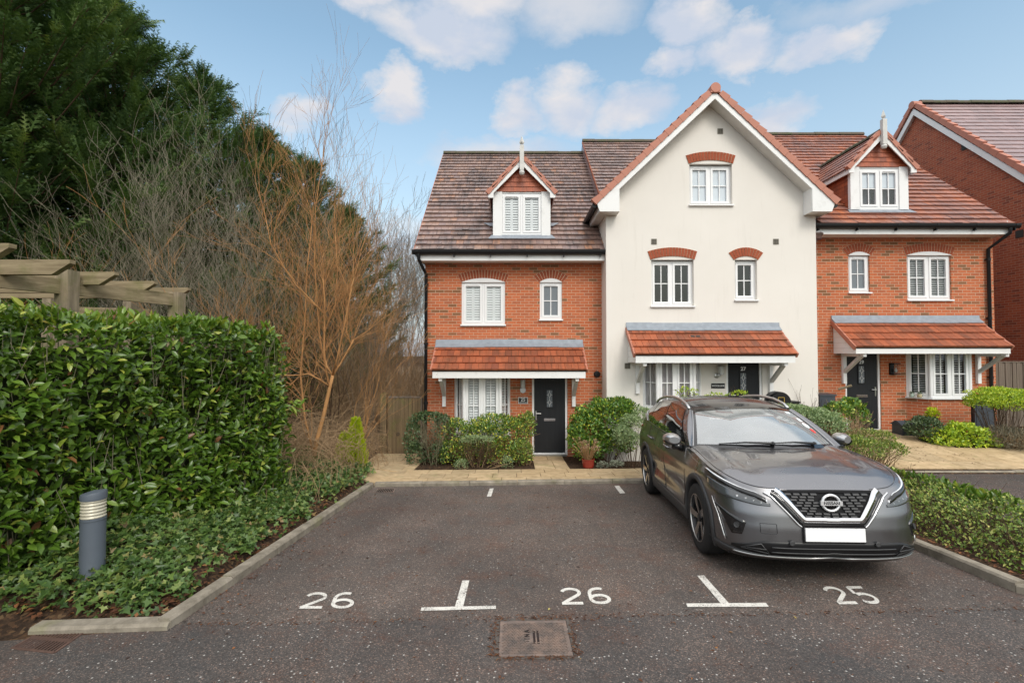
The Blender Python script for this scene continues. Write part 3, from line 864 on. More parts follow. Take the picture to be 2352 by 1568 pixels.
def bay_window(house, xl0, xl1, xr1, xr0, z0, z1, y, yf, inside, ground=None, brickmat=None, bars=True):
    """three-sided bay: wall corners xl0 / xr0 at y, front xl1..xr1 at yf"""
    fr = MB(); panes = MB(); cells = []
    def side(p, q, lights, inside_):
        p = Vector((p[0], p[1], 0)); q = Vector((q[0], q[1], 0)); d = (q - p); L = d.length; d.normalize(); nrm = Vector((d.y, -d.x, 0))
        def bx(u0, u1, o0, o1, za, zb, mb=fr):
            mb.obox(p + d * u0 + nrm * o0 + Vector((0, 0, za)), d * (u1 - u0), nrm * (o1 - o0), (0, 0, zb - za))
        F = .055; S = .05
        bx(0, L, -.06, .0, z0, z0 + F); bx(0, L, -.06, .0, z1 - F, z1); bx(0, F, -.059, -.001, z0 + F, z1 - F); bx(L - F, L, -.059, -.001, z0 + F, z1 - F)
        us = [F, L - F] if lights == 1 else [F, L / 2, L - F]
        if lights == 2: bx(L / 2 - .03, L / 2 + .03, -.058, -.002, z0 + F, z1 - F)
        for i in range(lights):
            a = us[i] + (.03 if i else 0); b = us[i + 1] - (.03 if i < lights - 1 else 0)
            a += .003; b -= .003; c = z0 + F + .003; e = z1 - F - .003
            if lights == 2 or L > .5:
                bx(a, b, -.05, .012, c, c + S); bx(a, b, -.05, .012, e - S, e); bx(a, a + S, -.049, .0115, c + S, e - S); bx(b - S, b, -.049, .0115, c + S, e - S)
                a += S; b -= S; c += S; e -= S
            pp = [p + d * a + nrm * -.026 + Vector((0, 0, c)), p + d * b + nrm * -.026 + Vector((0, 0, c)), p + d * b + nrm * -.026 + Vector((0, 0, e)), p + d * a + nrm * -.026 + Vector((0, 0, e))]
            panes.face(pp)
            if bars:
                bx((a + b) / 2 - .011, (a + b) / 2 + .011, -.024, -.008, c, e); bx(a, b, -.0235, -.009, (c + e) / 2 - .011, (c + e) / 2 + .011)
            # inside dressing follows the pane
            if inside_ == 'shutter' or inside_ == 'venetian':
                n = int((e - c) / (.066 if inside_ == 'shutter' else .045))
                for k in range(n):
                    z = c + (k + .5) * (e - c) / n
                    hh = .052 if inside_ == 'shutter' else .014
                    o = p + d * (a + .02) + nrm * -.07 + Vector((0, 0, z - hh / 2))
                    sh.obox(o, d * (b - a - .04), nrm * (-.016 if inside_ == 'shutter' else -.028) + Vector((0, 0, hh)), Vector((0, 0, -.004)) - nrm * .005)
                if inside_ == 'shutter':
                    for u in (a - .005, (a + b) / 2 - .014, b - .022):
                        sh.obox(p + d * u + nrm * -.13 + Vector((0, 0, c - .02)), d * .027, nrm * .03, (0, 0, e - c + .04))
            else:
                K = 14; rows = [[], []]
                for k in range(K + 1):
                    u = a - .03 + (b - a + .06) * k / K; o = -.075 + .012 * math.sin(k * 2.1)
                    rows[0].append(p + d * u + nrm * o + Vector((0, 0, c - .03))); rows[1].append(p + d * u + nrm * o + Vector((0, 0, e + .03)))
                sh.grid(rows)
    sh = MB()
    A, B, Cc, D = (xl0, y), (xl1, yf), (xr1, yf), (xr0, y)
    side(A, B, 1, inside); side(B, Cc, 2, inside); side(Cc, D, 1, inside)
    for q in (B, Cc): fr.tube([(q[0], q[1] + .012, z0), (q[0], q[1] + .012, z1)], .045, 8)
    w = fr.build('bay_window', M['upvc'], house, bevel=.004)
    panes.build('pane', M['glass'], w)
    sh.build({'shutter': 'shutter', 'venetian': 'blind'}.get(inside, 'curtain'), M['curtain'] if inside == 'curtain' else M['shutter'], w)
    s = MB(); e = .06
    s.prism([(xl0 - e * .6, y - .002, z0 - .04), (xl1 - e * .4, yf - e, z0 - .04), (xr1 + e * .4, yf - e, z0 - .04), (xr0 + e * .6, y - .002, z0 - .04)], (0, 0, .038))
    s.build('sill', M['upvc'], w, bevel=.005)
    t = MB(); t.prism([(xl0, y + .02, z1 + .001), (xl1, yf, z1 + .001), (xr1, yf, z1 + .001), (xr0, y + .02, z1 + .001)], (0, 0, .03))
    t.build('bay_head', M['soffit'], w)
    if ground is not None:
        b = MB()
        for (p, q, u0) in ((A, B, 0.0), (B, Cc, .3), (Cc, D, .1)):
            L = math.hypot(q[0] - p[0], q[1] - p[1])
            b.face([(p[0], p[1], ground), (q[0], q[1], ground), (q[0], q[1], z0 - .041), (p[0], p[1], z0 - .041)], 0, [(u0, ground), (u0 + L, ground), (u0 + L, z0 - .041), (u0, z0 - .041)])
        b.build('bay_wall', brickmat, w)
    r = MB(); yb = y + 1.0
    r.face([(xl0, yb, z0), (xl0, yb, z1), (xr0, yb, z1), (xr0, yb, z0)]); r.face([(xl0, y, z0), (xl0, y, z1), (xl0, yb, z1), (xl0, yb, z0)]); r.face([(xr0, y, z1), (xr0, y, z0), (xr0, yb, z0), (xr0, yb, z1)])
    r.face([(xl0, y, z0), (xl1, yf + .07, z0), (xr1, yf + .07, z0), (xr0, y, z0), (xr0, yb, z0), (xl0, yb, z0)])
    r.build('window_recess', M['interior'], w)
    return w

def porch(house, x0, x1, yw, yf, zt, zb, fascia=.165, brackets=(), rows=4, tw=.165, cheek=True, vent=None):
    """lean-to tiled canopy: top edge zt at the wall yw, eaves zb at yf"""
    O = Vector((x0, yf - .04, zb)); V = Vector((0, yw - yf + .04, zt - zb)); L = V.length
    mb = MB()
    tiles(mb, O, (1, 0, 0), V, x1 - x0, L, tw, L / rows, thick=.028, gap=.007, jitter=.004)
    p = mb.build('porch_roof', M['tileor'], house)
    N = Vector((1, 0, 0)).cross(V).normalized()
    e = MB()
    for xx, s in ((x0 - .035, 1), (x1 + .035, -1)):
        n = rows; st = L / n; d = V.normalized()
        for i in range(n):
            a = Vector((xx, O.y, O.z)) + d * (i * st) + N * .012
            lift = N * .018
            e.prism([a - N * .10 + d * .0, a + lift, a + d * st + N * .004, a + d * st - N * .10], Vector((s * .05, 0, 0)))
    e.build_sides('verge_tile', M['verge'], p, 0, (x0 + x1) / 2)
    u = MB()
    u.obox(O - N * .035, (x1 - x0, 0, 0), V, N * .03)                # under-cloak
    u.build('roof_deck', M['black'], p)
    f = MB(); f.box(x0 + .02, x1 - .02, yf, yf + .03, zb - .03 - fascia, zb - .03)
    f.build('fascia', M['white'], p, bevel=.004)
    so = MB(); so.box(x0 + .04, x1 - .04, yf + .03, yw - .002, zb - .03 - fascia + .02, zb - .03 - fascia + .035)
    so.build('soffit', M['soffit'], p)
    if cheek:
        c = MB()
        for xx in (x0 + .03, x1 - .055):
            c.prism([(xx, yw - .003, zb - .03 - fascia), (xx, yf + .028, zb - .03 - fascia), (xx, yf + .028, zb - .06), (xx, yw - .003, zt - .06)], (.025, 0, 0))
            for k in range(1, 6):
                z = zb - .03 - fascia + k * .14
                yy = yf + .03 + max(0, (z - (zb - .06)) / (zt - zb)) * (yw - yf)
                if yy < yw - .05: c.box(xx - .004, xx + .03, yy, yw - .004, z - .004, z + .004, 1)
        c.build_sides('cheek_boarding', [M['white'], M['dirtywhite']], p, 0, (x0 + x1) / 2)
    g = MB(); K = 6
    for i in range(K):
        a = x0 - .02 + (x1 - x0 + .04) * i / K; b = x0 - .02 + (x1 - x0 + .04) * (i + 1) / K + .01
        o = random.uniform(-.006, .006)
        g.prism([(a, yw - .004, zt + .135 + o), (a, yw - .02, zt + .135 + o), (a, yw - .035, zt + .04), (a, yw - .15, zt - .05 + o), (a, yw - .15, zt - .07 + o), (a, yw - .004, zt - .02)], (b - a, 0, 0))
    g.build('lead_flashing', M['lead'], p)
    zs = zb - .03 - fascia
    for bx in brackets:
        k = MB(); w = .09
        k.box(bx - w / 2, bx + w / 2, yw - .075, yw - .002, zs - .78, zs - .005)
        k.box(bx - w / 2 + .004, bx + w / 2 - .004, yf + .05, yw - .076, zs - .075, zs + .012)
        k.bar((bx, yw - .06, zs - .48), (bx, yf + .16, zs - .05), .075, .085, 1, up=(1, 0, 0))
        k.build('bracket', [M['white'], M['dirtywhite']], p, bevel=.006)
    if vent:
        v = MB(); d = V.normalized(); a = O + Vector((vent - x0, 0, 0)) + d * (L * .56)
        v.obox(a + N * .03, (.30, 0, 0), d * .13, N * .012, 0)
        for q in (0.04, .17): v.obox(a + Vector((q, 0, 0)) + d * .03 + N * .04, (.10, 0, 0), d * .07, N * .006, 1)
        v.build('tile_vent', [M['tileor'], M['ventdark']], p)
    return p

def gutter(house, x0, x1, y, z, downpipe=None, zbot=0.0, brackets=True, ends=True):
    g = MB(); r = .070; n = 9
    P = [[], []]
    for k in range(n):
        t = math.pi * k / (n - 1)
        for j, x in enumerate((x0, x1)): P[j].append((x, y - math.cos(t) * r, z - math.sin(t) * r * 1.5))
    g.grid(P, flip=True)
    P2 = [[(p[0], y + (p[1] - y) * .88, z + (p[2] - z) * .88) for p in row] for row in P]
    g.grid(P2)
    g.box(x0, x1, y - r - .004, y - r + .008, z - .006, z + .008)
    g.face([P[0][k] for k in range(n)]); g.face([P[1][k] for k in range(n)][::-1])
    nb = int((x1 - x0) / .9)
    if brackets:
        for i in range(nb + 1):
            x = x0 + .12 + (x1 - x0 - .24) * i / max(1, nb)
            g.box(x - .012, x + .012, y - .03, y + .07, z - r * 1.5 - .05, z - r * 1.5 + .006); g.box(x - .02, x + .02, y - r - .008, y - r + .004, z - .03, z + .012)
    return g.build('gutter', M['black'], house)

def downpipe(house, pts, r=.043):
    d = MB(); d.tube(pts, r, 10)
    z = pts[-2][2] - .3
    while z > pts[-1][2]:
        d.tube([(pts[-1][0], pts[-1][1], z), (pts[-1][0], pts[-1][1], z + .06)], r + .009, 10)
        d.box(pts[-1][0] - .06, pts[-1][0] + .06, pts[-1][1], pts[-1][1] + .05, z + .015, z + .045)
        z -= 1.55
    return d.build('downpipe', M['black'], house, smooth=True, autos=40)

def dormer(house, x0, x1, yf, z0, z1, apex, over, roofmat, main_slope, cheek_to):
    """gabled dormer: face x0..x1 at yf, eaves z1, ridge apex; main_slope(z)->y of the roof behind"""
    cx = (x0 + x1) / 2; half = (x1 - x0) / 2 + over; zl = z1 - over * (apex - z1) / ((x1 - x0) / 2) * .55
    w = MB(); pw = .24
    w.box(x0, x0 + pw, yf, yf + .10, z0, z1); w.box(x1 - pw, x1, yf, yf + .10, z0, z1)
    w.box(x0 + pw, x1 - pw, yf + .03, yf + .10, z1 - .06, z1)
    w.box(x0 + pw, x1 - pw, yf + .03, yf + .10, z0, z0 + .03)
    d = w.build('dormer', M['white'], house, bevel=.004)
    # cheeks hung with tiles
    c = MB()
    for xx in (x0 + .02, x1 - .02):
        for i in range(10):
            za, zb = z0 + (z1 - z0) * i / 10, z0 + (z1 - z0) * (i + 1) / 10
            ya, yb_ = max(yf + .05, main_slope(za)), max(yf + .05, main_slope(zb))
            yy = yf + .1
            while yy < main_slope(zb):
                e2 = min(yy + .165, main_slope(zb) + .1); s = -1 if xx < cx else 1
                c.obox((xx, yy, za), (0, e2 - yy - .004, 0), (s * .012, 0, 0), (0, 0, zb - za + .01)); yy += .165
    c.build_sides('tile_hung_cheek', M['tilehang'], d, 0, cx)
    # gable triangle
    g = MB(); G = .13
    sl = (apex - z1) / half
    O = Vector((cx - half, yf + .02, z1))
    def ur(v): return (v / sl, 2 * half - v / sl)
    tiles(g, O, (1, 0, 0), (0, 0, 1), 2 * half, apex - z1, .17, G, urange=ur, thick=.016)
    gp = g.build('tile_hung_gable', M['tilehang'], d)
    b = MB(); b.prism([(cx - half, yf + .035, z1), (cx + half, yf + .035, z1), (cx, yf + .035, apex)], (0, .02, 0)); b.build('gable_backing', M['interior'], d)
    # roof slopes
    r = MB(); yo = yf - .16
    for s in (-1, 1):
        e = Vector((cx + s * half, yo, zl)); t = Vector((cx, yo, apex + .02)); V = t - e; L = V.length
        yb = main_slope(apex) + .15
        tiles(r, Vector((e.x, yo, e.z)), (0, 1, 0), V, yb - yo, L, .165, L / 7, thick=.018)
    r.build_sides('dormer_roof', roofmat, d, 0, cx)
    u = MB()
    for s in (-1, 1):
        e = Vector((cx + s * half, yo + .02, zl - .03)); t = Vector((cx, yo + .02, apex - .01)); yb = main_slope(apex)
        u.face([e, t, t + Vector((0, yb - yo, 0)), e + Vector((0, yb - yo, 0))])
        u.box(cx + s * (half - .02), cx + s * (half - .05), yo + .05, main_slope(zl), zl - .13, zl - .02)
    u.build_sides('dormer_soffit', M['white'], d, 0, cx)
    bb = MB()
    for s in (-1, 1):
        e = Vector((cx + s * (half - .01), yo + .03, zl)); t = Vector((cx, yo + .03, apex)); dr = (t - e).normalized(); nn = Vector((-dr.z * -s, 0, -dr.x * s)) if False else Vector((s * -dr.z, 0, abs(dr.x) * -1)).normalized()
        wd = .125
        bb.prism([e, t, t + Vector((0, 0, -wd / max(.3, abs(dr.x)))), Vector((e.x - s * .14, e.y, e.z - wd + .14 * abs(dr.z / dr.x) - .02)), Vector((e.x - s * .14, e.y, e.z - wd)), Vector((e.x, e.y, e.z - wd))], (0, .03, 0))
    bb.build_sides('bargeboard', M['white'], d, 0, cx)
    vc = MB()
    for s in (-1, 1):
        e = Vector((cx + s * (half + .015), yo, zl - .005)); t = Vector((cx + s * .05, yo, apex + .015))
        dr = (t - e).normalized(); nn = Vector((s * dr.z, 0, -s * dr.x)); nn = nn if nn.z > 0 else -nn
        n = 5; st = (t - e).length / n
        for i in range(n):
            a = e + dr * (i * st)
            vc.prism([a - nn * .060, a + nn * .066, a + dr * st * .98 + nn * .038, a + dr * st * .98 - nn * .05], (0, .13, 0))
    vc.build_sides('verge_tile', M['verge'], d, 0, cx, bevel=.006)
    ridge_run('ridge_tile', yo + .06, main_slope(apex) + .1, cx, apex + .0, d, r=.10, along='y')
    # finial
    f = MB(); fy = yo + .0; a0 = apex - .36
    f.box(cx - .055, cx + .055, fy - .075, fy + .03, a0, apex + .30)
    f.lathe([(.0, -.125), (.05, -.11), (.075, -.06), (.062, -.01), (.04, .0)], (cx, fy - .022, a0), n=14)
    f.lathe([(.055, 0), (.03, .02), (.028, .035), (.055, .055), (.066, .085), (.04, .16), (.0, .27)], (cx, fy - .022, apex + .30), n=4)
    f.build('finial', M['dirtywhite'], d, bevel=.004)
    # lead apron
    l = MB(); ya = main_slope(z0)
    zl0 = z0 - .16
    l.prism([(x0 - .12, main_slope(zl0) - .05, zl0 + .035), (x1 + .12, main_slope(zl0) - .05, zl0 + .035), (x1 + .04, main_slope(z0) - .04, z0 + .01), (x0 - .04, main_slope(z0) - .04, z0 + .01)], (0, -.012, .016))
    l.box(x0 + .06, x1 - .06, yf + .03, yf + .06, z0 - .12, z0 + .002)
    for s, xx in ((-1, x0), (1, x1)):
        zz = z0 + .42
        l.prism([(xx + s * .0, main_slope(zz) - .03, zz + .045), (xx + s * .28, main_slope(zz) - .03, zz + .05), (xx + s * .1, main_slope(zz - .12) - .03, zz - .07), (xx, main_slope(zz - .12) - .03, zz - .07)], (0, -.01, .014))
    l.build('lead_apron', M['lead'], d)
    return d

def wall_vent(house, x, y, z, s=.15):
    v = MB(); v.box(x - s / 2, x + s / 2, y - .012, y - .001, z - s / 2, z + s / 2, 0)
    for i in range(6):
        zz = z - s * .38 + i * s * .76 / 5
        v.box(x - s * .38, x + s * .38, y - .016, y - .012, zz - .004, zz + .004, 1)
    v.box(x - .004, x + .004, y - .019, y - .016, z - s * .42, z + s * .42, 0)
    v.build('wall_vent', [M['vent'], M['ventdark']], house)

YB, YC = 12.8, 12.2          # brick and rendered facades
YE = 12.36                   # eaves line of the main roofs
YR = 17.6                    # main ridge
def roof_main(house, x0, x1, ze, zr, mat, name='roof', verge=(False, False), ridgeline=True):
    O = Vector((x0, YE - .02, ze)); V = Vector((0, YR - YE + .02, zr - ze)); L = V.length
    mb = MB(); tiles(mb, O, (1, 0, 0), V, x1 - x0, L, .19, L / 27, thick=.034, gap=.007, jitter=.006)
    rf = mb.build(name, mat, house)
    N = Vector((1, 0, 0)).cross(V).normalized()
    u = MB(); u.obox(O - N * .09, (x1 - x0, 0, 0), V, N * .085)
    u.face([(x0, YR, zr), (x1, YR, zr), (x1, YR + 5.2, ze), (x0, YR + 5.2, ze)])
    u.face([(x0, YE, ze - .1), (x0, YR, zr - .1), (x0, YR + 5.2, ze - .1)]) ; u.face([(x1, YE, ze - .1), (x1, YR + 5.2, ze - .1), (x1, YR, zr - .1)])
    u.build('roof_deck', M['tilefar'], rf)
    vg = MB()
    for k, xx in enumerate((x0, x1)):
        if verge[k]:
            s = -1 if k == 0 else 1; d = V.normalized(); n = 30; st = L / n
            for i in range(n):
                a = Vector((xx, O.y, O.z)) + d * (i * st)
                vg.obox(a - N * .05, d * (st * .98), Vector((s * .02, 0, 0)), N * .075)
    if vg.f: vg.build('verge_tile', M['tileor'], rf)
    if ridgeline: ridge_run('ridge_tile', x0, x1, YR, zr + .0, rf)
    return rf
def slope_y(ze, zr): return lambda z: YE + (z - ze) / (zr - ze) * (YR - YE)

# ------------------------------------------------------------------ house 25 (left, brick)
GZ = -1.2
ze25, zr25 = 4.70, 9.36
X25a, X25b = ax(976, YB), ax(1386, YB)
h25 = empty('terraced_house', (0, YB, -.6), 'left brick end house with shuttered windows and black front door marked 25', 'house', 'terrace of three houses')
winA = (ax(1060, YB), ax(1160, YB), azz(745, YB), azz(648, YB))
winB = (ax(1240, YB), ax(1291, YB), azz(733, YB), azz(648, YB))
D25 = (ax(1227, YB), ax(1298, YB), azz(1040, YB), azz(866, YB) + .10)
bayL = (ax(1044, YB), ax(1172, YB))
bz0, bz1 = -.06, azz(866, YB) + .10
w = MB()
holes = [winA, winB, (D25[0] - .06, D25[1] + .06, D25[2] - .06, D25[3] + .06), (bayL[0] + .02, bayL[1] - .02, bz0, bz1)]
wall_y(w, YB, X25a, X25b + .02, GZ, ze25 + .05, holes)
w.face([(X25a, YB, GZ), (X25a, YB, ze25 + .05), (X25a, YR + 5, ze25 + .05), (X25a, YR + 5, GZ)])
w.face([(X25a, YB, ze25 + .05), (X25a, YR, zr25 - .1), (X25a, YR + 5, ze25 + .05)])
w.face([(X25a, YR + 5, GZ), (X25a, YR + 5, ze25), (X25b, YR + 5, ze25), (X25b, YR + 5, GZ)])
w.build('wall', M['brick'], h25)
window(h25, *winA, YB, 2, False, 'shutter', back=.03)
window(h25, *winB, YB, 1, True, 'obscure', back=.03)
brick_arch(h25, winA[0], winA[1], winA[3], YB, .105)
brick_arch(h25, winB[0], winB[1], winB[3], YB, .10, splay=.25)
door(h25, *D25, YB, None, handle_side=-1)
bay_window(h25, bayL[0], ax(1066, YB - .42), ax(1149, YB - .42), bayL[1], bz0, bz1, YB, YB - .42, 'shutter', GZ, M['brick'])
porch(h25, ax(1003, YB), ax(1336, YB), YB, 12.0, azz(791, YB), azz(850, 12.0), brackets=(ax(1021, YB), ax(1317, YB)))
X25r0 = -2.5
roof_main(h25, X25r0, 2.62, ze25, zr25, M['tile25'], verge=(True, False))
gutter(h25, X25r0 - .04, 2.38, YE - .05, ze25 - .005)
f = MB(); f.box(X25r0 + .08, 2.37, YE + .02, YE + .045, ze25 - .25, ze25 - .05); f.box(X25r0 + .08, 2.37, YE + .046, YB - .002, ze25 - .24, ze25 - .225)
f.box(X25r0 + .06, X25r0 + .079, YE + .0, YB + .3, ze25 - .25, ze25 + .1)
f.build('fascia', M['white'], h25)
downpipe(h25, [(-2.38, YE - .05, ze25 - .05), (-2.38, YE - .05, ze25 - .22), (-2.26, YB - .07, ze25 - .55), (-2.26, YB - .07, -.75)])
d25 = dormer(h25, ax(1132, YB + .05), ax(1265, YB + .05), YB + .05, azz(541, YB + .05), azz(440, YB + .05), azz(362, YB - .1), .13, M['tile25'], slope_y(ze25, zr25), None)
window(h25, ax(1150, YB + .05), ax(1247, YB + .05), azz(540, YB + .05) + .02, azz(444, YB + .05), YB + .05, 2, False, 'shutter', back=.03, sill=False, label='dormer window with white shutters')
v = MB(); c = at(1371, 859, YB); v.lathe([(.085, -.02), (.085, .03), (.07, .05), (.05, .055), (.05, .02), (.0, .02)], (c.x, YB, c.z), (0, -1, 0), 18)
v.build('flue_vent', M['black'], h25)

# ------------------------------------------------------------------ house 27 (middle, rendered gable)
ze27, zr27 = 5.10, 9.80
APEX_X = 5.02
X27a, X27b = ax(1393, YC), ax(1878, YC)
YBB = YC - .36                         # plane of the barge boards
eL, eR, zEave, zApex = 2.06, 7.97, 5.80, 8.62
gs = (zApex - zEave) / (APEX_X - eL)
h27 = empty('terraced_house', (APEX_X, YC, -.6), 'middle cream rendered house with tall front gable and dark door marked 27', 'house', 'terrace of three houses')
top_w = (ax(1587, YC), ax(1686, YC), azz(470, YC), azz(378, YC))
mid_w = (ax(1497, YC), ax(1595, YC), azz(702, YC), azz(598, YC))
sm_w = (ax(1690, YC), ax(1741, YC), azz(688, YC), azz(598, YC))
D27 = (ax(1673, YC), ax(1745, YC), azz(829, YC) + .13 - 2.02, azz(829, YC) + .13)
b27 = (ax(1476, YC), ax(1610, YC)); bz27 = (azz(934, YC), azz(829, YC) + .10)
w = MB()
zt = lambda x: zEave - .12 + gs * (x - eL) if x <= APEX_X else zEave - .12 + gs * (eR - x)
holes = [(a, b, c, d + .02) for a, b, c, d in (top_w, mid_w, sm_w)] + [(D27[0] - .06, D27[1] + .06, D27[2] - .06, D27[3] + .06), (b27[0] + .02, b27[1] - .02, bz27[0], bz27[1])]
wall_y(w, YC, X27a, X27b, GZ, zt, holes, reveal=.13)
w.face([(X27a, YC, GZ), (X27a, YC, 6.2), (X27a, YB + 2.5, 6.2), (X27a, YB + 2.5, GZ)]); w.face([(X27b, YC, 6.2), (X27b, YC, GZ), (X27b, YB + 2.5, GZ), (X27b, YB + 2.5, 6.2)])
w.build('wall', M['render'], h27)
window(h27, *top_w, YC, 2, True, 'blind', back=.10)
window(h27, *mid_w, YC, 2, True, 'dark', back=.10)
window(h27, *sm_w, YC, 1, True, 'dark', back=.10)
for q, s_ in ((top_w, .05), (mid_w, .05), (sm_w, .25)):
    brick_arch(h27, q[0] - .005, q[1] + .005, q[3] + .02, YC, .085, splay=s_, panel_back=.02, proud=.02)
door(h27, *D27, YC, '27', handle_side=-1)
bay_window(h27, b27[0], ax(1510, YC - .40), ax(1594, YC - .40), b27[1], bz27[0], bz27[1], YC, YC - .40, 'curtain', GZ, M['render'])
porch(h27, ax(1440, YC), ax(1787, YC), YC, 11.42, azz(753, YC), azz(814, 11.42), brackets=(ax(1463, YC), ax(1768, YC)), vent=ax(1585, 11.8))
for (px, py) in ((1654, 302), (1502, 555), (1782, 555), (1441, 840)):
    q = at(px, py, YC); wall_vent(h27, q.x, YC, q.z, .14)
# gable roof
mb = MB()
for s, ex in ((1, eL), (-1, eR)):
    e = Vector((ex, YBB + .02, zEave)); t = Vector((APEX_X, YBB + .02, zApex)); V = t - e; L = V.length
    tiles(mb, e, (0, 1, 0), V, 16.4 - YBB, L, .19, L / 15, thick=.024, gap=.006)
rf = mb.build('gable_roof', M['tile27'], h27)
u = MB()
for ex in (eL, eR):
    e = Vector((ex, YBB + .05, zEave - .03)); t = Vector((APEX_X, YBB + .05, zApex - .03))
    u.face([e, t, t + Vector((0, 4.4, 0)), e + Vector((0, 4.4, 0))])
u.build('roof_deck', M['tilefar'], rf)
vc = MB()
for s, ex in ((1, eL), (-1, eR)):
    e = Vector((ex - s * .03, YBB - .03, zEave - .03)); t = Vector((APEX_X - s * .12, YBB - .03, zApex - .03 + gs * (-.09))); dr = (t - e).normalized()
    nn = Vector((-s * dr.z, 0, s * dr.x)); nn = nn if nn.z > 0 else -nn
    n = 16; st = (t - e).length / n
    for i in range(n):
        a = e + dr * (i * st)
        vc.prism([a - nn * .060, a + nn * .115, a + dr * st * .985 + nn * .078, a + dr * st * .985 - nn * .050], (0, .16, 0))
        vc.prism([a - nn * .062, a + nn * .112, a + dr * .045 + nn * .110, a + dr * .045 - nn * .062], (0, .165, 0)) if False else None
vc.build_sides('verge_tile', M['verge'], rf, 0, APEX_X, bevel=.012)
cap = MB(); cap.lathe([(.0, -.005), (.125, -.005), (.125, .30)], (APEX_X, YBB - .05, zApex + .0), (0, 1, 0), 20); cap.box(APEX_X - .12, APEX_X + .12, YBB - .045, YBB + .2, zApex - .12, zApex)
cap.build('ridge_cap', M['verge'], rf, bevel=.006)
ridge_run('ridge_tile', YBB + .25, 16.3, APEX_X, zApex + .0, rf, r=.12, along='y')
bb = MB()
for s, ex in ((1, eL), (-1, eR)):
    bw_ = .175; inn = .58
    zl = zEave - .02
    poly = [(ex + s * .03, zEave - .04), (APEX_X, zApex - .08), (APEX_X, zApex - .08 - bw_), (ex + s * inn, zEave - .06 + gs * inn - bw_), (ex + s * inn, zEave - .24), (ex + s * .10, zEave - .24)]
    bb.prism([(x, YBB, z) for x, z in poly], (0, .035, 0))
    # boxed end and soffit
    x0_, x1_ = ex + s * .10, ex + s * inn
    bb.box(min(x0_, x1_) + .004, max(x0_, x1_) - .004, YBB + .036, YC - .002, zEave - .235, zEave - .215, 1)
    bb.box(ex + s * inn - .012, ex + s * inn + .012 , YBB + .036, YC - .002, zEave - .24, zEave - .06 + gs * inn - bw_ + .03)
    a = Vector((ex + s * inn, YBB + .036, zEave - .05 + gs * inn - bw_)); b = Vector((APEX_X, YBB + .036, zApex - .07 - bw_))
    bb.face([a, b, b + Vector((0, YC - YBB - .04, 0)), a + Vector((0, YC - YBB - .04, 0))], 1)
    bb.box(ex + s * .09, ex + s * .115, YBB + .036, 14.0, zEave - .24, zEave - .05)
    if s > 0: bb.box(ex + .12, X27a, YC, 13.9, zEave - .235, zEave - .215, 1)
    else: bb.box(X27b, ex - .12, YC, 13.9, zEave - .235, zEave - .215, 1)
bb.build_sides('bargeboard', [M['white'], M['soffit']], rf, 0, APEX_X)
gt = MB()
for s, ex in ((1, eL), (-1, eR)):
    gt.tube([(ex - s * .02, YBB + .06, zEave - .07), (ex - s * .02, 13.85, zEave - .07)], .062, 10)
gt.build_sides('gutter', M['black'], h27, 0, APEX_X, smooth=True, autos=40)
roof_main(h27, 2.58, 7.95, ze27, zr27, M['tile27'], verge=(True, False))

# ------------------------------------------------------------------ house 29 (right, brick)
ze29, zr29 = 5.37, 10.06
X29a, X29b = X27b, ax(2286, YB)
h29 = empty('terraced_house', (10.4, YB, -.1), 'right brick house with dark door marked 29 and an orange-tiled porch over its bay', 'house', 'terrace of three houses')
wl_ = (ax(1952, YB), ax(2001, YB), azz(671, YB), azz(586, YB))
wr_ = (ax(2087, YB), ax(2189, YB), azz(688, YB), azz(586, YB))
D29 = (ax(1946, YB), ax(2017, YB), azz(985, YB), azz(812, YB) + .12)
b29 = (ax(2080, YB), ax(2222, YB)); bz29 = (azz(912, YB - .3), azz(811, YB) + .08)
w = MB()
holes = [wl_, wr_, (D29[0] - .06, D29[1] + .06, D29[2] - .06, D29[3] + .06), (b29[0] + .02, b29[1] - .02, bz29[0], bz29[1])]
wall_y(w, YB, X29a, X29b, GZ, ze29 + .05, holes)
w.face([(X29b, YB, ze29), (X29b, YB, GZ), (X29b, YR + 5, GZ), (X29b, YR + 5, ze29)]); w.face([(X29b, YB, ze29), (X29b, YR + 5, ze29), (X29b, YR, zr29 - .1)])
w.face([(X29a, YR + 5, GZ), (X29a, YR + 5, ze29), (X29b, YR + 5, ze29), (X29b, YR + 5, GZ)])
w.build('wall', M['brick'], h29)
window(h29, *wl_, YB, 1, True, 'obscure', back=.05)
window(h29, *wr_, YB, 2, True, 'venetian', back=.05, vent_side=1)
brick_arch(h29, wl_[0], wl_[1], wl_[3], YB, .09, splay=.25); brick_arch(h29, wr_[0], wr_[1], wr_[3], YB, .095)
door(h29, *D29, YB, '29', handle_side=1)
bay_window(h29, b29[0], ax(2137, YB - .42), ax(2227, YB - .42), ax(2227, YB - .42) + .38, bz29[0], bz29[1], YB, YB - .42, 'venetian', GZ, M['brick'])
porch(h29, ax(1912, YB), ax(2247, YB), YB, 11.95, azz(736, YB), azz(797, 11.95), fascia=.13, brackets=(ax(1936, YB), ax(2243, YB)))
roof_main(h29, 7.90, 12.86, ze29, zr29, M['tile29'], verge=(False, True))
gutter(h29, X29a + .02, 12.95, YE - .05, ze29 - .005)
f = MB(); f.box(X29a + .01, 12.70, YE + .02, YE + .045, ze29 - .24, ze29 - .05); f.box(X29a + .01, 12.70, YE + .046, YB - .002, ze29 - .23, ze29 - .215)
f.box(12.70, 12.72, YE + .0, YB + .3, ze29 - .25, ze29 + .1)
f.build('fascia', M['white'], h29)
downpipe(h29, [(12.72, YE - .05, ze29 - .05), (12.72, YE - .05, ze29 - .22), (12.56, YB - .07, ze29 - .55), (12.56, YB - .07, -.2)])
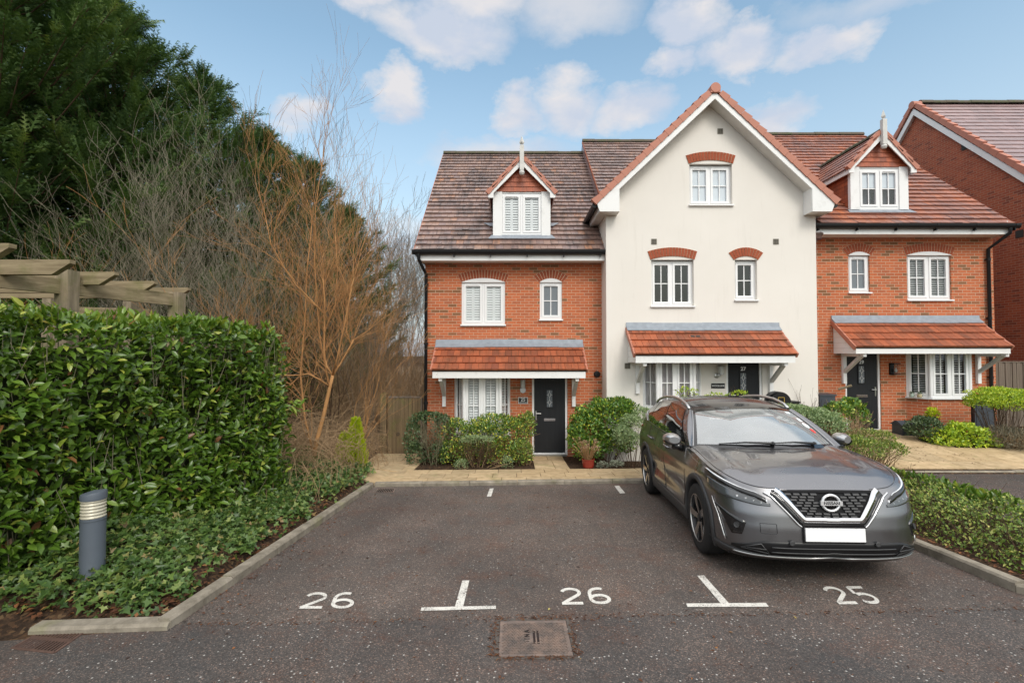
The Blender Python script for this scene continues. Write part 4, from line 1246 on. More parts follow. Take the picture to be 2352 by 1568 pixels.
dormer(h29, ax(1960, YB + .05), ax(2094, YB + .05), YB + .05, azz(481, YB + .05), azz(383, YB + .05), azz(302, YB - .1), .13, M['tile29'], slope_y(ze29, zr29), None)
window(h29, ax(1979, YB + .05), ax(2075, YB + .05), azz(480, YB + .05) + .02, azz(387, YB + .05), YB + .05, 2, True, 'halfblind', back=.03, sill=False, label='dormer window with glazing bars and a half drawn blind', vent_side=1)

# ------------------------------------------------------------------ neighbouring house on the right
XN = 15.0; YN = 17.76; zN = 11.30; zNe = 6.0
hN = empty('brick_house', (XN, YN, -.2), 'tall plain red brick gable end house at the right edge behind the terrace', 'house')
w = MB(); half = (zN - .35 - zNe) / .97
w.face([(XN, YN + half, GZ), (XN, YN - half, GZ), (XN, YN - half, zNe), (XN, YN, zN - .3), (XN, YN + half, zNe)])
w.face([(XN, YN - half, GZ), (XN + 12, YN - half, GZ), (XN + 12, YN - half, zNe), (XN, YN - half, zNe)])
w.face([(XN, YN + half, zNe), (XN + 12, YN + half, zNe), (XN + 12, YN + half, GZ), (XN, YN + half, GZ)])
w.face([(XN + 12, YN - half, GZ), (XN + 12, YN + half, GZ), (XN + 12, YN + half, zNe), (XN + 12, YN, zN - .3), (XN + 12, YN - half, zNe)])
w.build('wall', M['brick2'], hN)
mb = MB(); dh = .4
for s in (-1, 1):
    e = Vector((XN - .12, YN + s * (half + dh), zNe - .97 * dh)); t = Vector((XN - .12, YN, zN)); V = t - e; L = V.length
    tiles(mb, e, (1, 0, 0), V, 12.3, L, .25, L / 26)
rf = mb.build('roof', M['tilefar'], hN)
u = MB()
for s in (-1, 1):
    e = Vector((XN - .10, YN + s * (half + dh), zNe - .97 * dh - .03)); t = Vector((XN - .10, YN, zN - .03))
    u.face([e, t, t + Vector((12.2, 0, 0)), e + Vector((12.2, 0, 0))])
u.build('roof_deck', M['ventdark'], rf)
vc = MB(); bb = MB()
for s in (-1, 1):
    e = Vector((XN - .17, YN + s * (half + dh), zNe - .97 * dh - .02)); t = Vector((XN - .17, YN + s * .1, zN - .10)); dr = (t - e).normalized()
    nn = Vector((0, s * dr.z, -s * dr.y)); nn = nn if nn.z > 0 else -nn
    n = 22; st = (t - e).length / n
    for i in range(n):
        a = e + dr * (i * st)
        vc.prism([a - nn * .065, a + nn * .12, a + dr * st * .985 + nn * .080, a + dr * st * .985 - nn * .055], (.16, 0, 0))
    e2 = e - nn * .062 + Vector((.04, 0, 0)); t2 = Vector((XN - .13, YN, zN - .17))
    bb.prism([e2, t2, t2 + Vector((0, 0, -.24)), e2 + Vector((0, 0, -.24))], (.03, 0, 0))
    bb.face([e2 + Vector((.03, 0, -.2)), t2 + Vector((.03, 0, -.2)), t2 + Vector((.14, 0, -.2)), e2 + Vector((.14, 0, -.2))], 1)
vc.build_sides('verge_tile', M['verge'], rf, 1, YN, bevel=.012)
bb.build_sides('bargeboard', [M['white'], M['soffit']], rf, 1, YN)
cap = MB(); cap.lathe([(.0, -.005), (.135, -.005), (.135, .30)], (XN - .2, YN, zN - .04), (1, 0, 0), 20); cap.build('ridge_cap', M['verge'], rf, bevel=.006)
ridge_run('ridge_tile', XN + .1, XN + 12, YN, zN + .02, rf, r=.12)
for (px, py) in ((2227, 336), (2349, 537)):
    yy = XN * 1114.0 / (px - 1176.0); z = azz(py, yy)
    v = MB(); v.box(XN - .02, XN - .002, yy - .11, yy + .11, z - .11, z + .11); v.build('wall_vent', M['ventdark'], hN)

# ------------------------------------------------------------------ lamps, plates and other things fixed on the fronts
def wall_lamp(name, label, px, y, ztop, zbot, style):
    x = ax(px, y); o = empty(name, (x, y, zbot), label, 'wall lamp')
    H = ztop - zbot
    if style == 'half':
        b = MB(); b.prism([(x + .075 * math.cos(t), y - .012, zbot + .09 + (.09 if math.sin(t) > 0 else .085) * math.sin(t)) for t in np.linspace(0, 2 * math.pi, 18, endpoint=False)], (0, -.02, 0))
        b.box(x - .006, x + .006, y - .045, y - .033, zbot + .03, zbot + .16, 0); b.build('back_plate', M['steel'], o)
        g = MB(); g.lathe([(.062, 0), (.062, H * .52)], (x, y - .07, zbot + H * .48), n=14); g.build('lamp_glass', M['lampglass'], o)
        t = MB(); t.lathe([(.068, 0), (.068, .02)], (x, y - .07, zbot + H), n=14); t.lathe([(.066, -.02), (.066, 0)], (x, y - .07, zbot + H * .48), n=14); t.box(x - .005, x + .005, y - .138, y - .13, zbot + H * .48, zbot + H); t.build('lamp_cap', M['steel'], o)
    elif style == 'arm':
        b = MB(); b.lathe([(.0, .03), (.06, .02), (.065, 0)], (x - .03, y - .001, zbot + .08), (0, -1, 0), 16); b.tube([(x - .03, y - .02, zbot + .08), (x + .0, y - .12, zbot + .08), (x + .03, y - .13, zbot + .17)], .012, 8); b.build('arm', M['steel'], o)
        g = MB(); g.lathe([(.062, 0), (.062, H * .5)], (x + .03, y - .13, zbot + H * .42), n=14); g.build('lamp_glass', M['lampglass'], o)
        t = MB(); t.lathe([(.11, 0), (.105, .012), (.05, .03)], (x + .03, y - .13, zbot + H * .92), n=16); t.lathe([(.066, -.02), (.066, .005)], (x + .03, y - .13, zbot + H * .42), n=14)
        for a in (0, 2.1, 4.2): t.box(x + .03 + .065 * math.cos(a) - .005, x + .03 + .065 * math.cos(a) + .005, y - .13 + .065 * math.sin(a) - .005, y - .13 + .065 * math.sin(a) + .005, zbot + H * .42, zbot + H * .92)
        t.build('lamp_cap', M['steel'], o)
    else:
        b = MB(); b.box(x - .055, x + .045, y - .05, y - .001, zbot, ztop); b.box(x - .05, x + .12, y - .17, y - .05, ztop - .03, ztop - .005); b.box(x - .05, x + .12, y - .17, y - .05, zbot + .01, zbot + .03); b.build('lamp_body', M['black'], o, bevel=.004)
        g = MB(); g.lathe([(.055, 0), (.055, H - .07)], (x + .04, y - .11, zbot + .035), n=14); g.build('lamp_glass', M['glass'], o)
        u = MB(); u.lathe([(.0, 0), (.03, .03), (.035, .07), (.015, .11), (.015, .13)], (x + .04, y - .11, zbot + .05), n=10); u.build('bulb', M['lampglass'], o)
    return o
wall_lamp('wall_lamp', 'grey half-round wall lamp above the framed 25 plate', 1201, YB, azz(874, YB), azz(903, YB), 'half')
wall_lamp('wall_lamp', 'steel wall lamp on an arm above the WOODSIDE plate', 1648, YC, azz(838, YC), azz(870, YC), 'arm')
wall_lamp('wall_lamp', 'black lantern wall lamp on brick between door 29 and its bay', 2046, YB, azz(833, YB), azz(860, YB), 'lantern')

def plate(label, x0, x1, z0, z1, y, lines, framed):
    o = empty('house_sign', ((x0 + x1) / 2, y, z0), label, 'sign')
    if framed:
        f = MB(); f.box(x0, x1, y - .014, y - .001, z0, z1); f.build('sign_frame', M['dirtywhite'], o, bevel=.003)
        b = MB(); b.box(x0 + .02, x1 - .02, y - .019, y - .014, z0 + .02, z1 - .02); b.build('sign_board', M['sign'], o)
    else:
        b = MB(); b.box(x0, x1, y - .016, y - .001, z0, z1); b.build('sign_board', M['sign'], o, bevel=.003)
    for txt, size, zz, sx in lines:
        text_mesh('lettering', txt, size, M['signwhite'], o, ((x0 + x1) / 2, y - .0215, zz), (R(90), 0, 0), .0015, 0.0, sx=sx)
    return o
a, b = ax(1190, YB), ax(1212.5, YB); c, d = azz(927, YB), azz(911.5, YB)
plate('small black plate reading 25 in a pale frame beside the left door', a, b, c, d, YB, [('25', .125, c + (d - c) * .60, 1.0), ('TREETOPS WAY', .027, c + (d - c) * .23, 1.0)], True)
a, b = ax(1632.5, YC), ax(1663.5, YC); c, d = azz(891.5, YC), azz(880, YC)
plate('black plate reading WOODSIDE on the cream wall', a, b, c, d, YC, [('WOODSIDE', .064, (c + d) / 2, .92)], False)
# ------------------------------------------------------------------ ground, road, parking, kerbs, paving
def struct(o): o['kind'] = 'structure'; return o
def sheet(name, mat, x0, x1, y0, y1, fz, step, keep=None):
    mb = MB(); nx = max(2, int((x1 - x0) / step)); ny = max(2, int((y1 - y0) / step))
    P = [[Vector((x0 + (x1 - x0) * i / nx, y0 + (y1 - y0) * j / ny, 0)) for i in range(nx + 1)] for j in range(ny + 1)]
    for row in P:
        for p in row: p.z = fz(p.x, p.y)
    mb.grid(P)
    return struct(mb.build(name, mat, smooth=True))
def base_z(x, y):
    z = ground_z(x, y)
    d = KERB_L(y) - 0.13 - x
    if y < 9.45 and d <= 0 and x < 4.87: return z - .05         # under the tarmac
    if y < 9.45 and x >= 4.87: return z + (.05 if x < 6.35 else -.1)
    return z - .005
sheet('ground', M['soil'], -14, 20, 1.0, 30, base_z, .22)
far = MB(); far.box(-400, 400, -200, 600, -2.2, -1.5); struct(far.build('ground', M['soil']))
sheet('woodland_floor', M['woodfloor'], -60, -2.7, 13.45, 90, lambda x, y: -.585 + .25 * smooth((y - 24) / 30) + .05 * math.sin(x * .9) * math.sin(y * .7), 1.2)
SEAM = lambda x: 4.22 + .05 * (x + 3) / 5
mb = MB(); N = 40; P = [[], []]
xs = np.linspace(-3.06, 4.80, 48)
rows = []
for v in np.linspace(0, 1, 40):
    row = []
    for x in xs:
        y0 = SEAM(x); y = y0 + (9.5 - y0) * v; xl = max(x, KERB_L(y) - .05)
        row.append((xl, y, park_z(xl, y)))
    rows.append(row)
mb.grid(rows); struct(mb.build('parking_area', M['asphalt'], smooth=True))
mb = MB(); rows = []
for v in np.linspace(0, 1, 30):
    row = []
    for x in np.linspace(-16, 18, 90):
        y1 = SEAM(x) + .004; y = -8 + (y1 + 8) * v
        row.append((x, y, park_z(x, y) + (.0045 if y > 0 else 0)))
    rows.append(row)
mb.grid(rows); struct(mb.build('road', M['asphalt2'], smooth=True))
sheet('car_park', M['asphalt2'], 6.35, 18, 4.6, 9.52, lambda x, y: ground_z(x, y) - .06, .4)

# kerb stones
def kerb_line(pts, name, height=.095, width=.112, mat='kerb', L=.915, side=1, fz=park_z):
    """pts along the road face; the stone lies on the `side` (left +1) of the direction of travel"""
    mb = MB()
    for p, q in zip(pts[:-1], pts[1:]):
        p, q = Vector((*p, 0)), Vector((*q, 0)); d = q - p; n = max(1, round(d.length / L)); st = d / n; dn = d.normalized(); w = Vector((-dn.y, dn.x, 0)) * side * width
        for i in range(n):
            a = p + st * i + dn * .004; b = p + st * (i + 1) - dn * .004
            j = random.uniform(-.006, .006)
            za, zb = fz(a.x, a.y) + height + j, fz(b.x, b.y) + height + j
            A, B = Vector((a.x, a.y, za)), Vector((b.x, b.y, zb))
            ch = w * .16
            lo = Vector((0, 0, -height - .15))
            top = [A + ch, B + ch, B + w, A + w]
            mb.face(top if side > 0 else top[::-1])
            dz = Vector((0, 0, -.022))
            f1 = [A + dz, B + dz, B + ch, A + ch]; mb.face(f1 if side > 0 else f1[::-1])
            f2 = [A + lo, B + lo, B + dz, A + dz]; mb.face(f2 if side > 0 else f2[::-1])
            mb.face([A + lo, A + dz, A + ch, A + w, A + w + lo]); mb.face([B + lo, B + dz, B + ch, B + w, B + w + lo][::-1])
            mb.face([A + w, B + w, B + w + lo, A + w + lo])
    return struct(mb.build(name, M[mat]))
kl = [(KERB_L(4.16), 4.16)] + [(KERB_L(y), y) for y in (5.9, 7.7, 9.5)]
kerb_line(kl, 'kerb')
kerb_line([(-4.02, 4.08), (KERB_L(4.16) + .0, 4.13)], 'kerb', height=.06, width=.13)
kerb_line([(-2.68, 9.50), (4.74, 9.50)], 'kerb', height=.075)
kerb_line([(4.74, 9.5), (4.74, 4.62)], 'kerb', height=.10)
kerb_line([(4.74, 4.62), (5.02, 4.22), (5.6, 4.0), (9, 3.9)], 'kerb', height=.08)
kerb_line([(6.3, 9.55), (17, 9.55)], 'kerb', height=.05, fz=lambda x, y: ground_z(x, y) - .06)

# sandstone slabs: pavement along the fronts, door paths
def paving(x0, x1, y0, y1, rows_, offs, name='pavement', wmin=.45, wmax=.62):
    mb = MB(); y = y0; i = 0
    for h in rows_:
        x = x0 - offs[i % len(offs)]
        while x < x1:
            w_ = random.uniform(wmin, wmax) if wmin != wmax else wmin
            a, b = max(x, x0), min(x + w_, x1); x += w_
            if b - a < .05: continue
            g = .005; r = random.random()
            c = [(a + g, y + g), (b - g, y + g), (b - g, y + h - g), (a + g, y + h - g)]
            t = random.uniform(.012, .018)
            top = [(p[0], p[1], ground_z(*p) + t) for p in c]; bot = [(p[0], p[1], ground_z(*p) - .03) for p in c]
            mb.face(top, 0, None, r)
            for k in range(4): mb.face([bot[k], bot[(k + 1) % 4], top[(k + 1) % 4], top[k]], 0, None, r * .5)
        y += h; i += 1
    return struct(mb.build(name, M['slab']))
random.seed(3)
paving(-2.75, 4.9, 9.63, 11.0, [.48, .45, .44], [0, .22, .1], wmin=.50, wmax=.52)
paving(4.9, 16.5, 9.68, 11.1, [.48, .47, .47], [0, .3, .1])
paving(ax(1226, 11.6), ax(1302, 11.6), 11.0, YB - .02, [.6, .6, .58], [0, .1, .22], name='path')
paving(-3.6, -2.22, 9.63, 13.1, [.6] * 5 + [.45], [0, .2, .4], name='path')
paving(8.75, 10.1, 11.1, 12.78, [.56, .56, .55], [0, .3, .1], name='path')

# painted lines and numbers
def strip(mb, pts, lift=.005):
    mb.face([park_pt(px, py, lift) for px, py in pts])
def line_mark(pts_list):
    mb = MB()
    for pts in pts_list: strip(mb, pts)
    # irregular edges
    return struct(mb.build('parking_line', M['paint']))
line_mark([[(966, 1403), (1139, 1398.5), (1139, 1391), (968, 1395)], [(1045, 1393), (1064, 1392.6), (1078, 1333), (1062, 1333.5)]])
line_mark([[(1579, 1394), (1766, 1393.5), (1759, 1384.5), (1576, 1386)], [(1655, 1385.4), (1674, 1385.2), (1617, 1321.5), (1601, 1322)]])
line_mark([[(1118, 1140.5), (1128, 1140), (1134, 1121.5), (1125, 1122)]])
line_mark([[(1424, 1133), (1436, 1132.5), (1422, 1115.3), (1411, 1115.8)]])
mb = MB(); mb.face([(9.35, 8.6, ground_z(9.35, 8.6) - .054), (9.43, 8.6, ground_z(9.43, 8.6) - .054), (9.43, 6.2, ground_z(9.43, 6.2) - .054), (9.35, 6.2, ground_z(9.35, 6.2) - .054)])
struct(mb.build('parking_line', M['paint']))
def stroke(mb, path, w, org, ux, uy):
    """flat ribbon of width w following path in (u,v) on the parking plane"""
    P = [np.array(p, float) for p in path]; L = []; Rr = []
    for i, p in enumerate(P):
        a = P[max(0, i - 1)]; b = P[min(len(P) - 1, i + 1)]; d = (b - a) / max(1e-9, np.linalg.norm(b - a)); n = np.array([-d[1], d[0]])
        L.append(p + n * w / 2); Rr.append(p - n * w / 2)
    for i in range(len(P) - 1):
        q = [Rr[i], Rr[i + 1], L[i + 1], L[i]]
        pts = []
        for c in q:
            x = org[0] + ux[0] * c[0] + uy[0] * c[1]; y = org[1] + ux[1] * c[0] + uy[1] * c[1]
            pts.append((x, y, park_z(x, y) + .005 + i * 2e-5))
        mb.face(pts)
def arc(cx, cy, rx, ry, a0, a1, n=14): return [(cx + rx * math.cos(R(a)), cy + ry * math.sin(R(a))) for a in np.linspace(a0, a1, n)]
DIG = {'2': [arc(.5, .70, .38, .25, 165, -35, 14) + [(.62, .42), (.30, .20), (.14, .07)], [(.06, .055), (.94, .055)]],
       '6': [arc(.52, .62, .40, .33, 62, 180, 12) + arc(.50, .29, .38, .235, 180, 540, 26)],
       '5': [[(.90, .945), (.20, .945)], [(.20, .99), (.17, .56)], arc(.46, .31, .40, .255, 128, -145, 18)]}
def bay_number(txt, bl, br, tl):
    """bl, br, tl: photo positions of the bottom-left, bottom-right and top-left of the painted figures"""
    a, b, c = park_pt(*bl), park_pt(*br), park_pt(*tl)
    W_ = (b - a); H_ = (c - a)
    mb = MB(); cw = W_ * .455
    for i, ch in enumerate(txt):
        o = a + W_ * (.545 * i)
        for s in DIG[ch]: stroke(mb, s, .155, (o.x, o.y), (cw.x, cw.y), (H_.x, H_.y))
    return struct(mb.build('bay_number', M['paint']))
bay_number('26', (684, 1397), (812, 1397), (704, 1361))
bay_number('26', (1288, 1388), (1410, 1386.5), (1282, 1351))
bay_number('25', (1924, 1387), (2034, 1386), (1880, 1348))

# manhole cover and drain gratings
def on_park(x, y, z=0.0): return Vector((x, y, park_z(x, y) + z))
q = [park_pt(*p) for p in ((1142, 1510), (1311, 1511), (1304, 1426), (1152, 1426))]
mx0, mx1, my0, my1 = (q[0].x + q[3].x) / 2, (q[1].x + q[2].x) / 2, q[0].y, q[2].y
mz = park_z((mx0 + mx1) / 2, (my0 + my1) / 2) + .006
man = empty('manhole_cover', ((mx0 + mx1) / 2, (my0 + my1) / 2, mz), 'square patterned iron manhole cover set in the road below the bay numbers', 'manhole cover')
def tilt(mb):
    for i, v in enumerate(mb.v): mb.v[i] = (v[0], v[1], v[2] + park_z(v[0], v[1]))
c = MB(); c.box(mx0, mx1, my0, my1, -.03, .010)
n_ = 22; st = (mx1 - mx0 - .05) / n_; m_ = int((my1 - my0 - .05) / st)
for i in range(n_):
    for j in range(m_):
        if 8 <= i <= 12 and 7 <= j <= 12: continue
        cx_, cy_ = mx0 + .025 + (i + .5 + (.25 if j % 2 else -.25)) * st, my0 + .025 + (j + .5) * st
        s_ = st * .40
        if (i + j) % 2: c.prism([(cx_ - s_, cy_ - s_ * .6, .0095), (cx_ + s_, cy_ - s_ * .6, .0095), (cx_, cy_ + s_ * .7, .0095)], (0, 0, .006))
        else: c.prism([(cx_ - s_, cy_ + s_ * .6, .0095), (cx_, cy_ - s_ * .7, .0095), (cx_ + s_, cy_ + s_ * .6, .0095)], (0, 0, .006))
tilt(c); c.build('cover', M['iron'], man)
fr_ = MB(); g = .007; t_ = .035
for bx in ((mx0 - t_, mx1 + t_, my0 - t_, my0 - g), (mx0 - t_, mx1 + t_, my1 + g, my1 + t_), (mx0 - t_, mx0 - g, my0 - g, my1 + g), (mx1 + g, mx1 + t_, my0 - g, my1 + g)): fr_.box(*bx, -.03, .0085)
tilt(fr_); fr_.build('cover_frame', M['frameiron'], man)
lx = mx0 + (mx1 - mx0) * .40; ly = (my0 + my1) / 2
text_mesh('lettering', 'O I N A', .06, M['sign'], man, (lx, ly, park_z(lx, ly) + .0125), (0, 0, R(90)), .001, .001)
ln_ = MB()
for k in range(2):
    xx = lx + .055 + .03 * k
    ln_.box(xx - .009, xx + .009, ly - .10, ly + .10, .010, .0125)
tilt(ln_); ln_.build('cast_lettering', M['sign'], man)

def grate(name, label, corners, nbars, split, mat='rust', z=.0):
    """bars run between the first and last edges of the quad corners (world xy)"""
    A, B, C, D = [Vector((p[0], p[1], 0)) for p in corners]
    ce = (A + B + C + D) / 4; o = empty(name, on_park(ce.x, ce.y, .004), label, 'drain grate')
    def P(u, v): return (A * (1 - u) * (1 - v) + B * u * (1 - v) + C * u * v + D * (1 - u) * v)
    p = MB(); p.face([P(0, 0) + Vector((0, 0, .0045)), P(1, 0) + Vector((0, 0, .0045)), P(1, 1) + Vector((0, 0, .0045)), P(0, 1) + Vector((0, 0, .0045))]); tilt(p); p.build('drain_shade', M['pitshade'], o)  # flat black sheet above the road stands in for the shade below the bars
    f = MB(); e = .045
    def bar_(u0, v0, u1, v1, w):
        a, b = P(u0, v0), P(u1, v1); d = (b - a).normalized(); s = Vector((-d.y, d.x, 0)) * w / 2
        f.obox(a - s + Vector((0, 0, .0055)), b - a, s * 2, (0, 0, .006))
    bar_(0, 0, 1, 0, .022); bar_(0, 1, 1, 1, .022); bar_(0, 0, 0, 1, .022); bar_(1, 0, 1, 1, .022)
    if split: bar_(0, .5, 1, .5, .04)
    for i in range(1, nbars): bar_(i / nbars, 0, i / nbars, 1, .0105)
    tilt(f); f.build('grating', M[mat], o)
    return o
g1 = [park_pt(*p) for p in ((28, 1489), (125, 1500), (198, 1449), (112, 1443))]
grate('drain_grate', 'rusty barred drain grating in the road at the left kerb corner', [(p.x, p.y) for p in g1], 13, True)
g2 = [park_pt(*p) for p in ((862, 1131), (903, 1131), (907, 1122.5), (869, 1122.5))]
grate('drain_grate', 'small dark drain grating by the far kerb of the left bay', [(p.x, p.y) for p in g2], 10, False, 'iron')

# bollard light in the ivy
by_ = 3.6
while ground_z(at(222, 1326, by_).x, by_) < at(222, 1326, by_).z: by_ += .02
bx_ = ax(222, by_); bz_ = ground_z(bx_, by_) - .01
bt = azz(1124, by_)
BOLL_Y = by_
bo = empty('bollard_light', (bx_, by_, bz_), 'grey bollard light with a ribbed pale band, standing in the ivy', 'bollard light')
H = bt - bz_; r = 31.0 / 1114.0 * by_ / math.sqrt(1 + (bx_ / by_) ** 2)
b = MB(); b.lathe([(r * 1.02, 0), (r * 1.02, .03), (r, .04), (r, H * .655), (r * 1.04, H * .66), (r * 1.04, H * .685), (r * .8, H * .69)], (bx_, by_, bz_), n=40); b.build('post', M['bollard'], bo, smooth=True, autos=35)
pr = []
z = H * .69
while z < H * .895:
    pr += [(r * .99, z), (r * 1.01, z + .008), (r * .90, z + .022), (r * .90, z + .027)]; z += .030
l = MB(); l.lathe(pr, (bx_, by_, bz_), n=40); l.build('louvre_band', M['louvre'], bo, smooth=True, autos=40)
c = MB(); c.lathe([(r * .9, H * .89), (r * 1.05, H * .895), (r * 1.05, H * .955), (r * 1.0, H * .972), (0, H * .995)], (bx_, by_, bz_), n=40)
for i, v in enumerate(c.v):   # the lid slopes towards the road
    h = v[2] - bz_
    if h > H * .94: c.v[i] = (v[0], v[1], v[2] + (v[0] - bx_) * .13 + (v[1] - by_) * .02)
c.build('cap', M['bollard'], bo, smooth=True, autos=35)

# timber gate between the hedge side and the house
gy = 13.2; gx0, gx1 = ax(892, gy), ax(967, gy); gzb = azz(1046, gy); gzt = azz(912, gy)
go = empty('garden_gate', ((gx0 + gx1) / 2, gy, gzb), 'mossy vertical-board timber gate beside the left brick house', 'gate')
b = MB(); n_ = 8; st = (gx1 - gx0) / n_
for i in range(n_): b.box(gx0 + i * st + .003, gx0 + (i + 1) * st - .003, gy - random.uniform(0, .006), gy + .025, gzb + .02, gzt - .02, 0, random.random())
b.build('gate_boards', M['gate'], go, bevel=.003)
f = MB(); f.box(gx0 - .01, gx1 + .01, gy - .02, gy + .05, gzt - .02, gzt + .025); f.box(gx0, gx1, gy + .026, gy + .06, gzb + .25, gzb + .35); f.box(gx1, gx1 + .05, gy - .03, gy + .06, gzb, gzt); f.build('gate_frame', M['fence'], go)
hd = MB(); hx = gx0 + .28; hz = azz(996, gy)
hd.tube([(hx + .035 * math.cos(t), gy - .02, hz + .035 * math.sin(t)) for t in np.linspace(0, 2 * math.pi, 14)], .007, 6); hd.build('handle', M['black'], go)
p = MB(); p.box(ax(875, gy), ax(889, gy), gy - .06, gy + .08, gzb - .1, azz(905, gy)); p.prism([(ax(875, gy), gy - .06, azz(905, gy)), (ax(889, gy), gy - .06, azz(905, gy)), (ax(884, gy), gy - .06, azz(905, gy) + .05)], (0, .14, 0)); p.build('gate_post', M['gate'], go, bevel=.006)

# boarded fence behind the right house
fy = 13.5; fx0, fx1 = 12.9, 17.5; fzt = azz(832, fy); fzb = -.25
fo = empty('board_fence', (fx0, fy, fzb), 'grey upright-board timber fence behind the right brick house', 'fence')
b = MB(); x = fx0
while x < fx1:
    b.box(x + .004, x + .118, fy - (.02 if int(x * 8) % 2 else .0), fy + .02, fzb, fzt + random.uniform(-.012, .012), 0, random.random()); x += .10
b.build('fence_boards', M['fence'], fo)
r = MB(); r.box(fx0, fx1, fy + .021, fy + .06, fzt - .3, fzt - .2); r.box(fx0, fx1, fy + .021, fy + .06, fzb + .2, fzb + .3); r.box(fx0, fx1, fy - .03, fy + .03, fzt + .0, fzt + .035)
r.build('fence_rail', M['fence'], fo)

# pergola behind the hedge
py0 = 6.0
pg = empty('pergola', (-6.5, 7.0, 0), 'weathered timber pergola with stepped rafter ends rising above the laurel hedge', 'pergola')
pA = at(155, 621, 6.0); pB = at(406, 672, 7.45)
p2A = at(95, 700, 8.6); p2B = at(300, 700, 8.9)
def ppost(x, y, zt, w):
    b = MB(); b.box(x - w / 2, x + w / 2, y - w / 2, y + w / 2, -.2, zt); b.build('post', M['post'], pg, bevel=.008)
ppost(pA.x, pA.y, pA.z, .165); ppost(pB.x, pB.y, pB.z, .165)
ppost(at(116, 690, 9.0).x, 9.0, at(116, 672, 9.0).z, .16); ppost(at(299, 690, 9.9).x, 9.9, at(299, 676, 9.9).z, .16)
dirb = (pB - pA); ext = pA - dirb * .75; endb = pB + dirb * .03
zt_ = pA.z - .11
b = MB(); b.bar((ext.x, ext.y + .12, zt_ - .10), (endb.x, endb.y + .02, zt_ - .10), .06, .18); b.build('beam', M['pergola'], pg, bevel=.006)
b = MB(); q0 = at(116, 680, 9.0); q1 = at(345, 683, 10.1)
b.bar((q0.x - 1.5, 9.0 - .1, zt_ - .10), (q1.x, 10.1, zt_ - .10), .07, .20); b.build('beam', M['pergola'], pg, bevel=.006)
for (px, py, yy) in ((160, 602, 5.35), (263, 625, 6.15), (354, 645, 6.95), (432, 661, 7.65), (20, 572, 4.55)):
    tip = at(px, py, yy); zr_ = zt_ + .06
    b = MB(); x1_ = tip.x; hgt = .165
    b.prism([(x1_, yy, zr_ + .06), (x1_, yy, zr_ + .02), (x1_ - .20, yy, zr_ + .06 - hgt), (x1_ - 3.4, yy, zr_ + .06 - hgt), (x1_ - 3.4, yy, zr_ + .06)], (0, .075, 0))
    b.build('rafter', M['pergola'], pg, bevel=.006)
# ------------------------------------------------------------------ plants
def mesh_np(name, V, F, rnd, mats, parent=None, midx=None, smooth=False):
    """V (n,3); F (m,k) with one face size; rnd per face"""
    me = bpy.data.meshes.new(name)
    off = np.array(wloc(parent)) if parent is not None else np.zeros(3)
    V = np.asarray(V, dtype=np.float32) - off.astype(np.float32)
    F = np.asarray(F, dtype=np.int32); m, k = F.shape
    me.vertices.add(len(V)); me.vertices.foreach_set('co', V.ravel())
    me.loops.add(m * k); me.loops.foreach_set('vertex_index', F.ravel())
    me.polygons.add(m); me.polygons.foreach_set('loop_start', np.arange(0, m * k, k, dtype=np.int32))
    try: me.polygons.foreach_set('loop_total', np.full(m, k, dtype=np.int32))
    except Exception: pass
    for mm in (mats if isinstance(mats, (list, tuple)) else [mats]): me.materials.append(mm)
    if midx is not None: me.polygons.foreach_set('material_index', np.asarray(midx, dtype=np.int32))
    a = me.attributes.new('rnd', 'FLOAT', 'FACE'); a.data.foreach_set('value', np.asarray(rnd, dtype=np.float32))
    if smooth: me.polygons.foreach_set('use_smooth', np.ones(m, dtype=bool))
    me.update(calc_edges=True); me.validate()
    o = bpy.data.objects.new(name, me); COL.objects.link(o)
    if parent is not None: o.parent = parent
    return o

LEAF = {
 'laurel': (np.array([[0, 0, 0], [.33, 0, .0], [.68, 0, -.02], [1, 0, -.10], [.30, .5, .07], [.66, .42, .05], [.30, -.5, .07], [.66, -.42, .05]]),
            [(0, 1, 4), (1, 2, 5), (1, 5, 4), (2, 3, 5), (0, 6, 1), (1, 6, 7), (1, 7, 2), (2, 7, 3)]),
 'oval': (np.array([[0, 0, 0], [.45, -.5, .10], [1, 0, -.06], [.45, .5, .10]]), [(0, 1, 2), (0, 2, 3)]),
 'blade': (np.array([[0, -.25, 0], [0, .25, 0], [.55, .3, .06], [.55, -.3, .06], [1, 0, -.1]]), [(0, 3, 1), (1, 3, 2), (3, 4, 2)]),
}
_iv = []
for a, r_ in ((180, .10), (140, .52), (112, .33), (78, .62), (42, .36), (0, 1.0), (-42, .36), (-78, .62), (-112, .33), (-140, .52)):
    _iv.append([.35 + r_ * .62 * math.cos(R(a)), r_ * .80 * math.sin(R(a)), .03 * math.cos(R(a * 3))])
LEAF['ivy'] = (np.array(_iv + [[.36, 0, -.05]]), [(10, i, (i + 1) % 10) for i in range(10)])
# a conifer spray: a midrib with side shoots
_sv, _sf = [], []
for k in range(7):
    x = .08 + .13 * k; l = (.30 - .028 * k); sgn = 1 if k % 2 else -1
    i = len(_sv); _sv += [[x, 0, .0], [x + .07, .0, 0], [x + l * .8, sgn * l, -.05 - .02 * k]]; _sf.append((i, i + 1, i + 2))
    i = len(_sv); _sv += [[x + .06, 0, .0], [x + .12, .0, 0], [x + .06 + l * .75, -sgn * l * .9, -.05 - .02 * k]]; _sf.append((i, i + 1, i + 2))
i = len(_sv); _sv += [[0, -.035, 0], [0, .035, 0], [1.12, 0, -.16]]; _sf.append((i, i + 1, i + 2))
LEAF['spray'] = (np.array(_sv), _sf)

